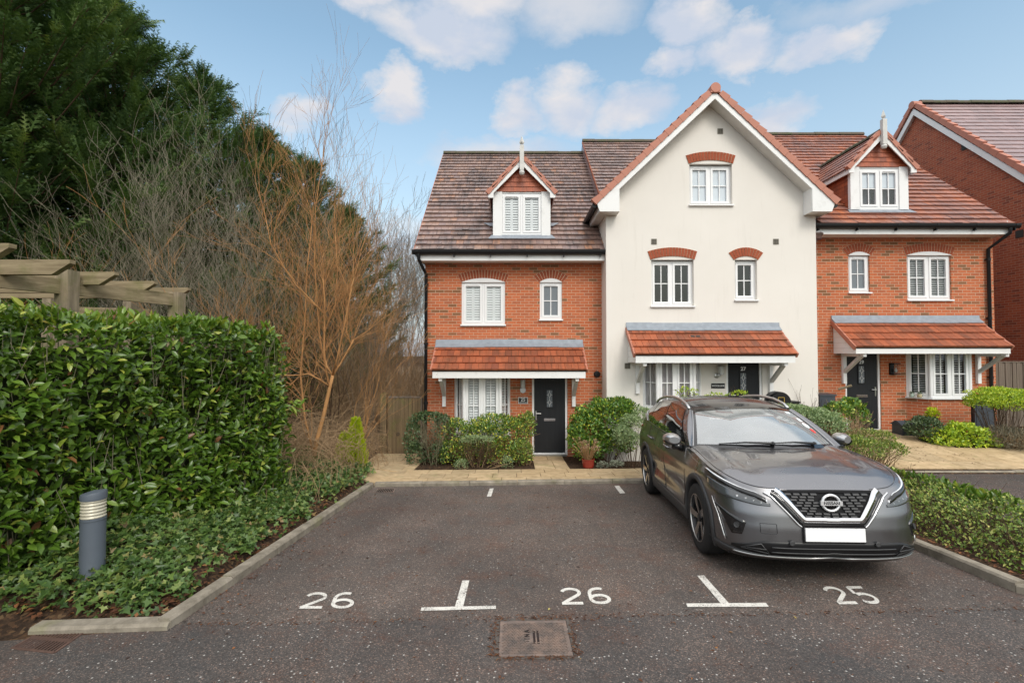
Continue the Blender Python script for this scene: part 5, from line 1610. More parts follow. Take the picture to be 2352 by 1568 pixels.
def leaf_data(pos, dirs, nors, length, width, kind, rnd=None, rg=None):
    rg = rg or rng
    tv, tf = LEAF[kind]; n = len(pos)
    d = dirs / np.maximum(1e-9, np.linalg.norm(dirs, axis=1, keepdims=True))
    s = np.cross(nors, d); s /= np.maximum(1e-9, np.linalg.norm(s, axis=1, keepdims=True))
    nn = np.cross(d, s)
    L = np.broadcast_to(np.asarray(length), (n,))[:, None, None]; Wd = np.broadcast_to(np.asarray(width), (n,))[:, None, None]
    V = pos[:, None, :] + d[:, None, :] * tv[None, :, 0:1] * L + s[:, None, :] * tv[None, :, 1:2] * Wd + nn[:, None, :] * tv[None, :, 2:3] * L
    F = np.array(tf)[None] + (np.arange(n) * len(tv))[:, None, None]
    r = rg.random(n) if rnd is None else rnd
    return V.reshape(-1, 3), F.reshape(-1, 3), np.repeat(r, len(tf))
def cat(parts):
    Vs, Fs, Rs = [], [], []; o = 0
    for V, F, r in parts:
        Vs.append(V); Fs.append(F + o); Rs.append(r); o += len(V)
    return np.concatenate(Vs), np.concatenate(Fs), np.concatenate(Rs)
def twig_data(segs):
    """segs (n,8): x0 y0 z0 x1 y1 z1 r0 r1 -> three-sided tapered prisms (quads)"""
    S = np.asarray(segs, float); n = len(S)
    p, q = S[:, :3], S[:, 3:6]; d = q - p; d /= np.maximum(1e-9, np.linalg.norm(d, axis=1, keepdims=True))
    ref = np.where(np.abs(d[:, 2:3]) < .9, np.array([[0, 0, 1.]]), np.array([[0, 1., 0]]))
    a = np.cross(d, ref); a /= np.linalg.norm(a, axis=1, keepdims=True); b = np.cross(d, a)
    V = np.zeros((n, 6, 3))
    for k in range(3):
        t = 2 * math.pi * k / 3; o = a * math.cos(t) + b * math.sin(t)
        V[:, k] = p + o * S[:, 6:7]; V[:, 3 + k] = q + o * S[:, 7:8]
    F = np.array([(0, 1, 4, 3), (1, 2, 5, 4), (2, 0, 3, 5)])[None] + (np.arange(n) * 6)[:, None, None]
    return V.reshape(-1, 3), F.reshape(-1, 4), np.repeat(rng.random(n), 3)
def twigs(name, segs, mat, parent=None):
    V, F, r = twig_data(segs)
    return mesh_np(name, V, F, r, mat, parent)

def randdir(n, rg=None):
    v = (rg or rng).normal(size=(n, 3)); return v / np.linalg.norm(v, axis=1, keepdims=True)

# ---- laurel hedge
def hedge_frame():
    A = np.array([-4.62, 4.4]); B = np.array([-3.66, 7.05]); d = (B - A) / np.linalg.norm(B - A)
    A = A - d * 1.6
    n = np.array([d[1], -d[0]])         # towards the road
    B = B + d * .58
    return A, B, d, n, np.linalg.norm(B - A)
def hedge():
    A, B, d, n, L = hedge_frame()
    D, top = 1.05, 2.43
    o = empty('laurel_hedge', (float(A[0]), float(A[1]), .2), 'tall clipped glossy laurel hedge with a rounded end at the left', 'hedge')
    rg = np.random.default_rng(11)
    def put(P, N, lmin, lmax, mix=.55):
        k = len(P)
        dr = N * rg.uniform(.15, .8, (k, 1)) + randdir(k, rg) * .75 + np.array([0, 0, .25])
        nor = N * .7 + np.array([0, 0, .75]) + randdir(k, rg) * .55
        ln = rg.uniform(lmin, lmax, k)
        return leaf_data(P, dr, nor, ln, ln * rg.uniform(.34, .44, k), 'laurel', None, rg)
    parts = []
    def W2(u, w): return A[None] + d[None] * u[:, None] + n[None] * w[:, None]
    R_ = .38                                     # rounded top and end
    def surf(k, face):
        if face == 'front':
            u = rg.uniform(0, L - .1, k); z = rg.uniform(-.12, top - .08, k); bul = .10 * np.sin(u * 3.1) * np.sin(z * 2.7 + u) + .06 * np.sin(u * 7 + z * 5)
            w = bul - .06 * (z > 2.2) * (z - 2.2) * 3 + rg.uniform(-.16, .02, k) - .22 * np.clip((u - (L - .45)) / .45, 0, 1) ** 2 + .06 * (z < .6)
            N = np.tile(np.array([n[0], n[1], .15]), (k, 1)); xy = W2(u, w); zz = z
        elif face == 'top':
            u = rg.uniform(0, L - .1, k); w = -rg.uniform(0, D, k); zz = top + .05 * np.sin(u * 4) + .04 * np.sin(w * 6 + u * 2.2) + rg.uniform(-.13, .03, k) - .30 * np.clip((u - (L - .7)) / .7, 0, 1) ** 2
            N = np.tile(np.array([n[0] * .1, n[1] * .1, 1.]), (k, 1)); xy = W2(u, w)
        else:
            w = -rg.uniform(0, D, k); zz = rg.uniform(-.1, top - .28, k); u = L - .02 + .08 * np.sin(zz * 3 + w * 2) + rg.uniform(-.16, .03, k) - .12 * (zz > 1.9) * (zz - 1.9) * 2 - .10 * (zz < .5)
            N = np.tile(np.array([d[0], d[1], .15]), (k, 1)); xy = W2(u, w)
        return np.column_stack([xy, zz]), N
    for face, k, a, b in (('front', 11500, .075, .150), ('top', 3400, .07, .135), ('end', 2400, .07, .135)):
        P, N = surf(k, face); parts.append(put(P, N, a, b))
    # upright new shoots on the top edge
    k = 170; u = rg.uniform(0, L - .3, k); w = -rg.uniform(0, .7, k); P = np.column_stack([W2(u, w), top - .02 + rg.uniform(-.05, .05, k)])
    for q in range(4):
        dr = randdir(k, rg) * .7 + np.array([0, 0, .9]); parts.append(leaf_data(P + np.array([0, 0, .02 * q]), dr, randdir(k, rg) + np.array([0, 0, .3]), rg.uniform(.08, .14, k), rg.uniform(.03, .05, k), 'laurel', rg.uniform(.7, 1, k), rg))
    # the sprig sticking out at the end
    e = np.array([*(A + d * (L + .12) - n * .25), 1.25])
    k = 26; P = e + np.column_stack([rg.uniform(0, .30, k), rg.uniform(-.1, .1, k), rg.uniform(-.12, .12, k)])
    parts.append(leaf_data(P, randdir(k, rg) + np.array([1.1, 0, .2]), randdir(k, rg) * .4 + np.array([0, -.3, 1]), rg.uniform(.11, .17, k), rg.uniform(.045, .06, k), 'laurel', rg.uniform(.75, .98, k), rg))
    V, F, r = cat(parts)
    mesh_np('foliage', V, F, r, M['laurel'], o, smooth=False)
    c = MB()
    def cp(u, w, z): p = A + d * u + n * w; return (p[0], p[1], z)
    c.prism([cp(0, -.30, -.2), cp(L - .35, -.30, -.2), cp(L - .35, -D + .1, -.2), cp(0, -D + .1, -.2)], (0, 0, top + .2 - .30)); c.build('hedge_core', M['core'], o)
    segs = []
    for i in range(420):
        u, w, z = rg.uniform(0, L - .1), rg.uniform(-.25, .0), rg.uniform(-.2, top - .4); p = cp(u, w, z)
        l = rg.uniform(.25, .55); q = (p[0] + n[0] * .12 * rg.uniform(-.3, 1) + rg.normal() * .05, p[1] + rg.normal() * .08, p[2] + l)
        segs.append((*p, *q, .006, .003))
    twigs('stem', segs, M['bark_green'], o)
hedge()

# ---- ivy on the bank
def ivy():
    rg = np.random.default_rng(5); A, B, d, n, L = hedge_frame()
    P = []
    while len(P) < 10500:
        y = rg.uniform(4.34, 10.2); xk = KERB_L(y) - .15
        t = (y - 4.4) / 2.65; xh = (-4.62 + .96 * t) if y < 7.2 else -3.6 - .5 * (y - 7.2)
        x = rg.uniform(xh - .35, xk - .02)
        dk = xk - x
        edge = .20 + .13 * math.sin(y * 5.1) + .10 * math.sin(y * 13)
        if y > 8.3: edge = .08
        if dk < edge and rg.random() > .10 + .3 * dk: continue
        if y < 4.45 and rg.random() > .55: continue
        P.append((x, y, ground_z(x, y)))
    # a strip running left of the corner too
    for i in range(700):
        x = rg.uniform(-6.2, -3.3); y = rg.uniform(4.28, 4.85); P.append((x, y, ground_z(x, y)))
    P = np.array(P); k = len(P)
    mound = .06 + .05 * np.sin(P[:, 0] * 5) * np.sin(P[:, 1] * 4.3) + .05 * np.clip((KERB_L(P[:, 1]) - P[:, 0] - .3), 0, 1.2)
    mound = np.where(P[:, 1] > 7.2, mound + .10 * np.clip(P[:, 1] - 7.2, 0, 1), mound)
    P[:, 2] += rg.uniform(.0, 1.0, k) ** .6 * (mound + .06)
    dr = randdir(k, rg) * .8 + np.array([.35, -.45, -.1]); nor = randdir(k, rg) * .5 + np.array([.15, -.35, 1.0])
    ln = rg.uniform(.055, .115, k)
    V, F, r = leaf_data(P, dr, nor, ln, ln * 1.0, 'ivy', None, rg)
    o = mesh_np('ivy', V, F, r, M['ivy'])
    tag(o, 'ivy carpet with lobed leaves on the bank below the laurel hedge', 'ivy', kind='stuff')
ivy()

# ---- fallen leaves and needles
def litter():
    rg = np.random.default_rng(9); P = []; N = []; ln = []; rn = []
    def add(x, y, l, r, z=None):
        P.append((x, y, (park_z(x, y) if z is None else z) + .012)); ln.append(l); rn.append(r)
    for i in range(520):                       # gutter strip beside the left kerb
        y = rg.uniform(4.3, 9.2); x = KERB_L(y) - .14 - abs(rg.normal()) * .16; add(x, y, rg.uniform(.025, .07), rg.random() * .9, ground_z(x, y) + .012)
    for i in range(130):
        y = rg.uniform(4.2, 9.0); x = KERB_L(y) + abs(rg.normal()) * .18 + .02; add(x, y, rg.uniform(.015, .045), rg.random() * .8)
    for i in range(110):
        x = rg.uniform(-2.4, 4.3); y = rg.uniform(3.0, 9.2); add(x, y, rg.uniform(.015, .04), rg.random() ** 1.2)
    for i in range(420):                       # under the right hedge edge
        y = rg.uniform(4.2, 9.0); x = 4.9 + abs(rg.normal()) * .14; add(x, y, rg.uniform(.02, .06), rg.random() * .75, ground_z(x, y) + .07)
    for i in range(240):
        x = rg.uniform(-4.4, -3.0); y = rg.uniform(4.24, 4.65); add(x, y, rg.uniform(.03, .075), rg.random() * .9, ground_z(x, y) + .02)
    for i in range(320):
        x = rg.uniform(2.0, 4.6); y = rg.uniform(11.1, 12.0); add(x, y, rg.uniform(.02, .05), rg.random() * .7, ground_z(x, y) + .015)
    for i in range(150):
        x = rg.uniform(7.5, 10.0); y = rg.uniform(9.8, 11.4); add(x, y, rg.uniform(.015, .05), rg.random() * .5, ground_z(x, y) + .02)
    # needles clustered around the manhole frame and on the tarmac
    k0 = len(P)
    P = np.array(P); k = len(P); ln = np.array(ln)
    a = leaf_data(P, randdir(k, rg) * np.array([1, 1, .15]), randdir(k, rg) * .35 + np.array([0, 0, 1]), ln, ln * .6, 'oval', np.array(rn), rg)
    Q = []
    for i in range(380):
        s = rg.integers(4)
        e = abs(rg.normal()) * .03
        if s == 0: x, y = rg.uniform(mx0 - .05, mx1 + .05), my1 + .02 + e
        elif s == 1: x, y = mx1 + .02 + e, rg.uniform(my0, my1)
        elif s == 2: x, y = mx0 - .02 - e, rg.uniform(my0, my1)
        else: x, y = rg.uniform(mx0, mx1), my0 - .015 - e * .6
        Q.append((x, y, park_z(x, y) + .013))
    for i in range(900):
        x = rg.uniform(-2.7, 4.5); y = rg.uniform(2.6, 9.2); x += .25 * math.sin(y * 3); Q.append((x, y, park_z(x, y) + .007))
    for i in range(420):
        x = rg.uniform(-2.8, 4.6); y = SEAM(x) + rg.normal() * .025; Q.append((x, y, park_z(x, y) + .009))
    Q = np.array(Q); k = len(Q); l2 = rg.uniform(.012, .05, k)
    b = leaf_data(Q, randdir(k, rg) * np.array([1, 1, .05]), randdir(k, rg) * .2 + np.array([0, 0, 1]), l2, .006 + 0 * l2, 'oval', rg.random(k) * .8, rg)
    V, F, r = cat([a, b])
    tag(mesh_np('fallen_leaves', V, F, r, M['deadleaf']), 'brown and yellow fallen leaves scattered over tarmac and beds', 'leaves', kind='stuff')
litter()

# ---- branching generator for bare shrubs and trees
def grow(rg, p, d, length, rad, depth, segs, spread=.5, up=.15, kids=(2, 4), shrink=.72, wob=.10, nseg=4, minr=.0022):
    p = np.array(p, float); d = np.array(d, float); d /= np.linalg.norm(d)
    r0 = rad; pts = [p.copy()]
    for i in range(nseg):
        d = d + rg.normal(size=3) * wob + np.array([0, 0, up * .3]); d /= np.linalg.norm(d)
        q = p + d * length / nseg; r1 = max(minr, rad * (1 - .55 * (i + 1) / nseg))
        segs.append((*p, *q, r0, r1)); p = q; r0 = r1; pts.append(p.copy())
    if depth <= 0: return
    k = rg.integers(kids[0], kids[1] + 1)
    for j in range(k):
        i = rg.integers(1, nseg + 1) if j else nseg
        o = randdir(1, rg)[0]; o -= d * o.dot(d)
        nd = d * (1 - spread * .4) + o * spread * rg.uniform(.6, 1.25) + np.array([0, 0, up])
        grow(rg, pts[i], nd, length * shrink * rg.uniform(.75, 1.2), max(minr, rad * (1 - .55 * i / nseg) * .78), depth - 1, segs, spread, up, kids, shrink, wob, nseg, minr)

def shrub_mesh(seed, h, stems, depth, spread, rad=.022, lean=.35, up=.16, base=.25, kids=(2, 4)):
    rg = np.random.default_rng(seed); segs = []
    for i in range(stems):
        a = rg.uniform(0, 6.283); l = rg.uniform(.05, lean)
        grow(rg, (base * math.cos(a) * rg.random(), base * math.sin(a) * rg.random(), -.1), (math.cos(a) * l, math.sin(a) * l, 1), h * rg.uniform(.34, .46), rad * rg.uniform(.7, 1.2), depth, segs, spread, up, kids=kids)
    return segs
def place(segs, x, y, z, rot=0, s=1.0):
    S = np.array(segs); c, n_ = math.cos(rot), math.sin(rot)
    for k in (0, 3):
        X = S[:, k] * c - S[:, k + 1] * n_; Y = S[:, k] * n_ + S[:, k + 1] * c
        S[:, k] = X * s + x; S[:, k + 1] = Y * s + y; S[:, k + 2] = S[:, k + 2] * s + z
    S[:, 6:] *= s
    return S

def bare_bush(label, seed, x, y, h, stems, depth, mat, spread=.5, rad=.022, lean=.35, group='bare grey shrubs before the conifers', name='bare_shrub', kids=(2, 4)):
    z = ground_z(x, y) if y < 20 else -.8
    o = empty(name, (x, y, z), label, 'shrub', group)
    segs = place(shrub_mesh(seed, h, stems, depth, spread, rad, lean, kids=kids), x, y, z)
    S = np.asarray(segs); thick = S[:, 6] > rad * .42
    twigs('trunk', S[thick], mat, o); twigs('twigs', S[~thick], mat, o)
    return o
BB = [  # px, Y, height, stems, depth, label
 (40, 9.6, 3.9, 4, 4, 'bare red-stemmed shrub behind the pergola at the left edge', 'bark_orange'),
 (250, 10.6, 5.2, 9, 5, 'grey leafless thicket shrub behind the first rafters of the pergola', 'bark_grey'),
 (360, 11.4, 5.8, 10, 5, 'grey leafless shrub above the end of the pergola', 'bark_green'),
 (470, 10.2, 5.6, 10, 5, 'olive leafless shrub over the middle of the laurel hedge', 'bark_grey'),
 (560, 11.6, 6.4, 10, 5, 'tall grey leafless shrub over the rounded end of the hedge', 'bark_grey'),
 (645, 12.6, 7.0, 5, 5, 'tall slender leafless tree with upright twigs against the sky', 'bark_brown'),
 (770, 13.6, 7.2, 4, 5, 'tallest dark leafless tree standing clear against the sky', 'bark_brown'),
 (835, 15.5, 5.8, 5, 5, 'brown leafless shrub between the orange-barked tree and the gate', 'bark_far'),
 (880, 17.5, 4.8, 6, 5, 'dense brown leafless shrub directly behind the garden gate', 'bark_far'),
 (420, 9.0, 3.7, 5, 4, 'low leafless shrub close behind the last pergola post', 'bark_grey'),
 (150, 11.5, 4.8, 7, 5, 'low grey leafless shrub behind the near pergola post', 'bark_green'),
]
for i, (px, y, h, st, dp, lab, mt) in enumerate(BB):
    bare_bush(lab, 100 + i, ax(px, y), y, h, st, dp, M[mt], spread=.60 if px < 600 else .42, rad=.022, lean=.42 if px < 600 else .24, kids=(2, 3))

# the orange-barked tree at the end of the hedge
def orange_tree():
    y = 9.3; rg = np.random.default_rng(77); x = ax(722, y); z = .02
    o = empty('orange_barked_tree', (x, y, z), 'leafless tree with peeling orange bark forking low at the hedge end', 'tree')
    def P(px, py, dy=0): q = at(px, py, y + dy); return (q.x, q.y, q.z)
    paths = [([P(718, 1066), P(728, 1010), P(743, 955), P(755, 900), P(764, 862)], [.066, .060, .054, .050, .046]),
             ([P(764, 862), P(750, 840), P(744, 810), P(745, 760), P(746, 700), P(742, 640)], [.046, .042, .038, .034, .03, .024]),
             ([P(744, 720), P(715, 690), P(680, 655), P(650, 610), P(622, 560, -.2), P(610, 500, -.3)], [.030, .028, .025, .022, .018, .012]),
             ([P(764, 862), P(785, 830, .1), P(806, 792, .2), P(812, 780, .2)], [.040, .036, .032, .028]),
             ([P(806, 792, .2), P(796, 760, .2), P(799, 720, .2), P(805, 660, .2), P(812, 610, .2)], [.028, .026, .024, .022, .02]),
             ([P(764, 862), P(775, 820, -.2), P(788, 760, -.2), P(800, 700, -.3), P(812, 640, -.3)], [.036, .032, .028, .024, .018]),
             ([P(762, 890), P(735, 872, -.1), P(708, 858, -.2), P(690, 861, -.3)], [.032, .028, .026, .024]),
             ([P(722, 1050), P(700, 960, .2), P(690, 860, .3), P(700, 740, .4), P(705, 620, .4), P(716, 520, .4)], [.044, .04, .036, .03, .024, .016]),
             ([P(745, 760), P(770, 700, .2), P(775, 620, .3), P(770, 540, .3)], [.028, .024, .02, .014]),
             ([P(755, 880), P(735, 780, .3), P(728, 690, .4), P(722, 600, .5), P(724, 480, .5), P(742, 360, .5)], [.036, .032, .028, .024, .018, .010])]
    for k_, (pts, rd) in enumerate(paths):
        tr = MB(); tr.tube(pts, [r_ * (.68 if k_ == 0 else .5) for r_ in rd], 8); tr.build('limb' if k_ else 'trunk', M['bark_orange'], o, smooth=True)
    segs = []
    for pts, rd in paths[1:]:
        for k in range(1, len(pts)):
            for j in range(4):
                a, b = np.array(pts[k - 1]), np.array(pts[k]); t = rg.random(); q = a + (b - a) * t
                dd = (b - a) / np.linalg.norm(b - a) * .5 + randdir(1, rg)[0] * .6 + np.array([0, 0, .55])
                grow(rg, q, dd, rg.uniform(.35, .95), .0075, 3, segs, .55, .12, (2, 3), .74, .14, 4, .0018)
        a = np.array(pts[-1])
        for j in range(2): grow(rg, a, (np.array(pts[-1]) - np.array(pts[-2])) + randdir(1, rg)[0] * .1, .85, .010, 3, segs, .45, .15, (2, 3), .78, .08, 4, .0018)
    twigs('branches', segs, M['bark_orange'], o)
orange_tree()
bare_bush('thin orange-stemmed sapling left of the orange-barked tree', 310, ax(640, 8.8), 8.8, 4.0, 3, 4, M['bark_orange'], .5, .013, .5, 'orange stemmed saplings', 'bare_sapling')
bare_bush('slim orange-stemmed sapling right of the orange-barked tree', 311, ax(800, 10.2), 10.2, 4.2, 3, 4, M['bark_orange'], .5, .014, .4, 'orange stemmed saplings', 'bare_sapling')

# dead bramble tangle at its foot
def bramble():
    rg = np.random.default_rng(21); segs = []
    for i in range(1500):
        y = rg.uniform(8.3, 11.8); px = rg.uniform(590, 800 + 25 * (y - 8.3)); x = ax(px, y)
        if x > KERB_L(y) - .55: continue
        z = ground_z(x, y); a = rg.uniform(0, 6.283); h = rg.uniform(.2, 1.25) * (1.0 if px < 790 else .7); sp = rg.uniform(.3, 1.1); r = rg.uniform(.0022, .0042)
        p = np.array([x, y, z + rg.uniform(0, .5)]); d = np.array([math.cos(a) * .7, math.sin(a) * .7, rg.uniform(.3, 1.2)]); d /= np.linalg.norm(d)
        n_ = 6; l = (h + sp) / n_
        for k in range(n_):
            d = d + np.array([0, 0, -.28]) + rg.normal(size=3) * .22; d /= np.linalg.norm(d); q = p + d * l; q[0] = min(q[0], KERB_L(q[1]) - .3)
            segs.append((*p, *q, r, r * .9)); p = q
    o = twigs('bramble_thicket', segs, M['bark_tan']); tag(o, 'tangle of dead tan bramble stems around the orange-barked tree', 'brambles', kind='stuff')
bramble()

# far bare wood
def far_tree(label, seed, x, y, h):
    o = empty('bare_tree', (x, y, -1.0), label, 'tree', 'leafless trees of the far wood')
    segs = place(shrub_mesh(seed, h, 3, 6, .46, .055, .22, kids=(2, 3), base=.5), x, y, -1.0)
    S = np.asarray(segs); t = S[:, 6] > .022
    twigs('trunk', S[t], M['bark_far'], o); S2 = S[~t].copy(); S2[:, 6:] = np.maximum(S2[:, 6:], .006); twigs('crown', S2, M['bark_far'], o)
for i, (px, y, h) in enumerate(((838, 26, 7.8), (868, 30, 9.0), (902, 28, 8.4), (935, 32, 9.6), (962, 27, 8.2), (988, 31, 9.0), (918, 38, 10.6), (880, 40, 10.8), (850, 36, 10.0), (955, 42, 11.6))):
    far_tree(['leafless far tree left of the house just above the bramble', 'leafless far tree over the left post of the garden gate', 'leafless far tree above the middle of the garden gate', 'leafless far tree beside the drainpipe of the left house',
              'leafless far tree partly behind the left house corner', 'leafless far tree almost hidden by the left house', 'pale leafless tree at the back of the wood above the gate', 'faint leafless tree rising behind the gate post', 'faint leafless tree at the left end of the far wood', 'palest leafless tree far behind the house corner'][i], 500 + i, ax(px, y), y, h)
rg = np.random.default_rng(31); segs = []
und = [shrub_mesh(900 + k, 3.2, 7, 4, .75, .016, .8, kids=(2, 3)) for k in range(3)]
for i in range(46):
    y = 13.9 + i * .30; x = ax(rg.uniform(720, 975), y)
    segs.append(place(und[i % 3], x, y, -.9, rg.uniform(0, 6.28), rg.uniform(.55, 1.0) + .9 * rg.random() ** 2 * (y > 16)))
segs = np.concatenate(segs)
tag(twigs('undergrowth', segs, M['bark_tan']), 'brown mass of winter scrub filling the gap behind the gate', 'scrub', kind='stuff')

# ---- conifers
def conifer_mesh(seed, h, rbase, nb=230):
    rg = np.random.default_rng(seed); parts = []; segs = []
    rad = lambda t: rbase * (min(1, .70 + t * 1.2) if t < .25 else max(.06, 1 - ((t - .25) / .80) ** 2.3))
    pos, drs, nrs, ln, rn = [], [], [], [], []
    for i in range(nb):
        t = (i + rg.random()) / nb; z = h * (.02 + .97 * t); a = i * 2.399 + rg.normal() * .35
        L = rad(t) * rg.uniform(.62, 1.28); base = np.array([0, 0, z - .30 * L])
        tip = np.array([math.cos(a) * L, math.sin(a) * L, z + .28 * L + rg.normal() * .12])
        mid = (base + tip) / 2 - np.array([0, 0, .16 * L])
        k = int(34 + 40 * L / rbase); tone = rg.normal() * .12
        for j in range(k):
            s = rg.random() ** .55
            c = base * (1 - s) ** 2 + mid * 2 * s * (1 - s) + tip * s * s
            dt = 2 * (1 - s) * (mid - base) + 2 * s * (tip - mid); dt /= np.linalg.norm(dt)
            off = randdir(1, rg)[0]; w = .34 * (1.12 - s) + .05
            pos.append(c + off * w * rg.random()); drs.append(dt * .85 + off * .62 + np.array([0, 0, .10])); nrs.append(np.array([0, 0, 1.]) + randdir(1, rg)[0] * .6)
            ln.append(rg.uniform(.28, .52)); rn.append(min(1, max(0, .20 + .46 * s + tone + rg.normal() * .17)))
        segs.append((*base, *mid, .03, .018)); segs.append((*mid, *tip, .018, .005))
    # leader and wispy tips
    for j in range(26):
        a = rg.uniform(0, 6.283); tt = rg.uniform(.93, 1.02)
        pos.append(np.array([math.cos(a) * .12, math.sin(a) * .12, h * tt])); drs.append(np.array([math.cos(a) * .5, math.sin(a) * .5, 1])); nrs.append(randdir(1, rg)[0]); ln.append(rg.uniform(.3, .55)); rn.append(.6)
    V, F, r = leaf_data(np.array(pos), np.array(drs), np.array(nrs), np.array(ln), np.array(ln) * 1.0, 'spray', np.array(rn), rg)
    return V, F, r, segs
PROTO = {}
def conifer(label, x, y, z, h, rbase, seed, rot=0.0, nb=270):
    o = empty('conifer_tree', (x, y, z), label, 'conifer', 'row of tall evergreen conifers')
    key = (seed,)
    if key not in PROTO:
        V, F, r, segs = conifer_mesh(seed, h, rbase, nb)
        c = mesh_np('crown', V, F, r, M['conifer']); c.parent = o
        t = MB(); t.tube([(0, 0, -.3), (.03, 0, h * .4), (0, .04, h * .8), (0, 0, h)], [.20, .14, .07, .015], 9)
        tr = t.build('trunk', M['bark_brown']); tr.parent = o
        b = twigs('boughs', segs, M['bark_brown']); b.parent = o
        PROTO[key] = (c, tr, b, h, rbase)
    else:
        for q in PROTO[key][:3]:
            n_ = q.copy(); COL.objects.link(n_); n_.parent = o
        h0, r0 = PROTO[key][3:]
        o.scale = (rbase / r0, rbase / r0, h / h0)
    o.rotation_euler.z = rot
    return o
CT = [(-12.3, 11.4, 14.0, 3.9, 'biggest dark conifer at the far left, its top out of the picture', 1), (-14.2, 9.4, 13.6, 3.4, 'dark conifer cut off by the left edge behind the pergola', 2),
      (-11.1, 13.4, 12.4, 3.0, 'dark conifer next right of the biggest one, wispy top against the sky', 2), (-10.6, 16.4, 12.2, 3.1, 'dark conifer in the middle of the row above the grey thicket', 1),
      (-10.1, 19.4, 11.6, 2.9, 'narrower conifer behind the tall slender bare twigs', 2), (-9.8, 22.8, 11.9, 2.8, 'conifer near the right end of the row, lower than the others', 1), (-9.3, 26.8, 10.8, 3.0, 'last and lowest conifer at the right end of the row', 2),
      (-13.6, 14.6, 13.8, 3.6, 'conifer filling the gap behind the two biggest at left', 1)]
for i, (x, y, h, rb, lab, sd) in enumerate(CT):
    conifer(lab, x, y, -.7, h, rb, sd, i * 1.31, nb=280)

# ---- small shrubs
def shrub(name, label, mat, kind, n, lmin, lmax, shape, loc, stems=None, wr=.5, group=None, seed=1, cat_='shrub', updir=.5, stem_mat='bark_brown', shell=.55, jit=.7):
    """leafy shrub: shape = list of ellipsoids (cx,cy,cz,rx,ry,rz) in world metres"""
    rg = np.random.default_rng(seed); o = empty(name, loc, label, cat_, group)
    n = int(n * 2.1); lmin *= 1.12; lmax *= 1.12
    vol = np.array([s[3] * s[4] + s[3] * s[5] for s in shape]); P = []; N = []
    for s, cnt in zip(shape, (vol / vol.sum() * n).astype(int)):
        dv = randdir(cnt, rg); dv[:, 2] = np.where(dv[:, 2] < -.55, -dv[:, 2], dv[:, 2])
        rr = 1 - (1 - shell) * rg.random((cnt, 1)) ** 1.6
        lump = 1 + .10 * np.sin(dv[:, 0:1] * 7 + s[0] * 3) * np.sin(dv[:, 1:2] * 6 + 2) + .08 * np.sin(dv[:, 2:3] * 11 + dv[:, 0:1] * 5)
        P.append(np.array(s[:3]) + dv * np.array(s[3:]) * rr * lump); N.append(dv)
    P = np.concatenate(P); N = np.concatenate(N); k = len(P)
    P[:, 2] = np.maximum(P[:, 2], loc[2] + .02)
    ln = rg.uniform(lmin, lmax, k)
    V, F, r = leaf_data(P, N * .5 + randdir(k, rg) * jit + np.array([0, 0, updir]), N * .6 + np.array([0, 0, .5]) + randdir(k, rg) * .6, ln, ln * wr, kind, None, rg)
    mesh_np('foliage', V, F, r, M[mat], o)
    segs = []
    for i in range(stems if stems is not None else 30):
        s = shape[rg.integers(len(shape))]; dv = randdir(1, rg)[0]; dv[2] = abs(dv[2]) * .8
        q = np.array(s[:3]) + dv * np.array(s[3:]) * .92; b = np.array([loc[0] + (q[0] - loc[0]) * .35 + rg.normal() * .04, loc[1] + (q[1] - loc[1]) * .35, loc[2] - .03])
        m = (b + q) / 2 + rg.normal(size=3) * .05
        segs += [(*b, *m, .010, .007), (*m, *q, .007, .003)]
        for j in range(3):
            e = m + (q - m) * rg.random(); f_ = e + randdir(1, rg)[0] * .16 + np.array([0, 0, .08]); segs.append((*e, *f_, .004, .002))
    if segs: twigs('stems', segs, M[stem_mat], o)
    return o
def G(px, y, dz=0): x = ax(px, y); return (x, y, ground_z(x, y) + dz)
def E(px, py, y, rx, ry, rz): q = at(px, py, y); return (q.x, q.y, q.z, rx, ry, rz)

# in front of house 25
shrub('variegated_shrub', 'yellow-splashed evergreen hedge plant under the left bay window', 'euonymus', 'oval', 4600, .035, .07,
      [E(1105, 1010, 11.9, .55, .35, .48), E(1180, 1000, 11.9, .40, .33, .46), E(1140, 975, 12.0, .62, .28, .26), E(1205, 985, 11.9, .24, .25, .38), E(1110, 1045, 11.7, .62, .3, .34), E(1190, 1045, 11.7, .34, .28, .34), E(1050, 1000, 11.9, .4, .3, .42), E(1040, 1045, 11.8, .4, .3, .34)], G(1150, 11.9), 40, .5, seed=3)
shrub('leafy_shrub', 'dark glossy shrub with a bare twiggy middle at the left house corner', 'darkshrub', 'oval', 1700, .04, .07, [E(948, 1010, 11.9, .20, .28, .52), E(985, 960, 12.0, .42, .3, .14), E(1020, 990, 12.0, .3, .3, .4), E(955, 1045, 11.8, .24, .25, .34), E(1010, 1045, 11.8, .3, .25, .30)], G(990, 11.9), 20, .55, seed=4)
bare_bush('bare olive twiggy shrub between the corner shrub and bay hedge', 412, *G(998, 11.75)[:2], 1.25, 16, 3, M['bark_green'], .35, .010, .55, None, 'twiggy_shrub')
bare_bush('rounded brown leafless shrub in front of the bay hedge', 413, *G(1092, 11.35)[:2], .82, 22, 3, M['bark_brown'], .5, .009, .9, None, 'twiggy_shrub')
shrub('hebe_shrub', 'grey-green small-leaved tuft on the leafless shrub before the bay', 'hebe', 'oval', 900, .02, .035, [E(1095, 1010, 11.35, .40, .25, .10), E(1060, 1068, 11.2, .16, .16, .14), E(1165, 1065, 11.25, .14, .15, .2)], G(1095, 11.35), 14, .5, seed=6, stem_mat='bark_tan')
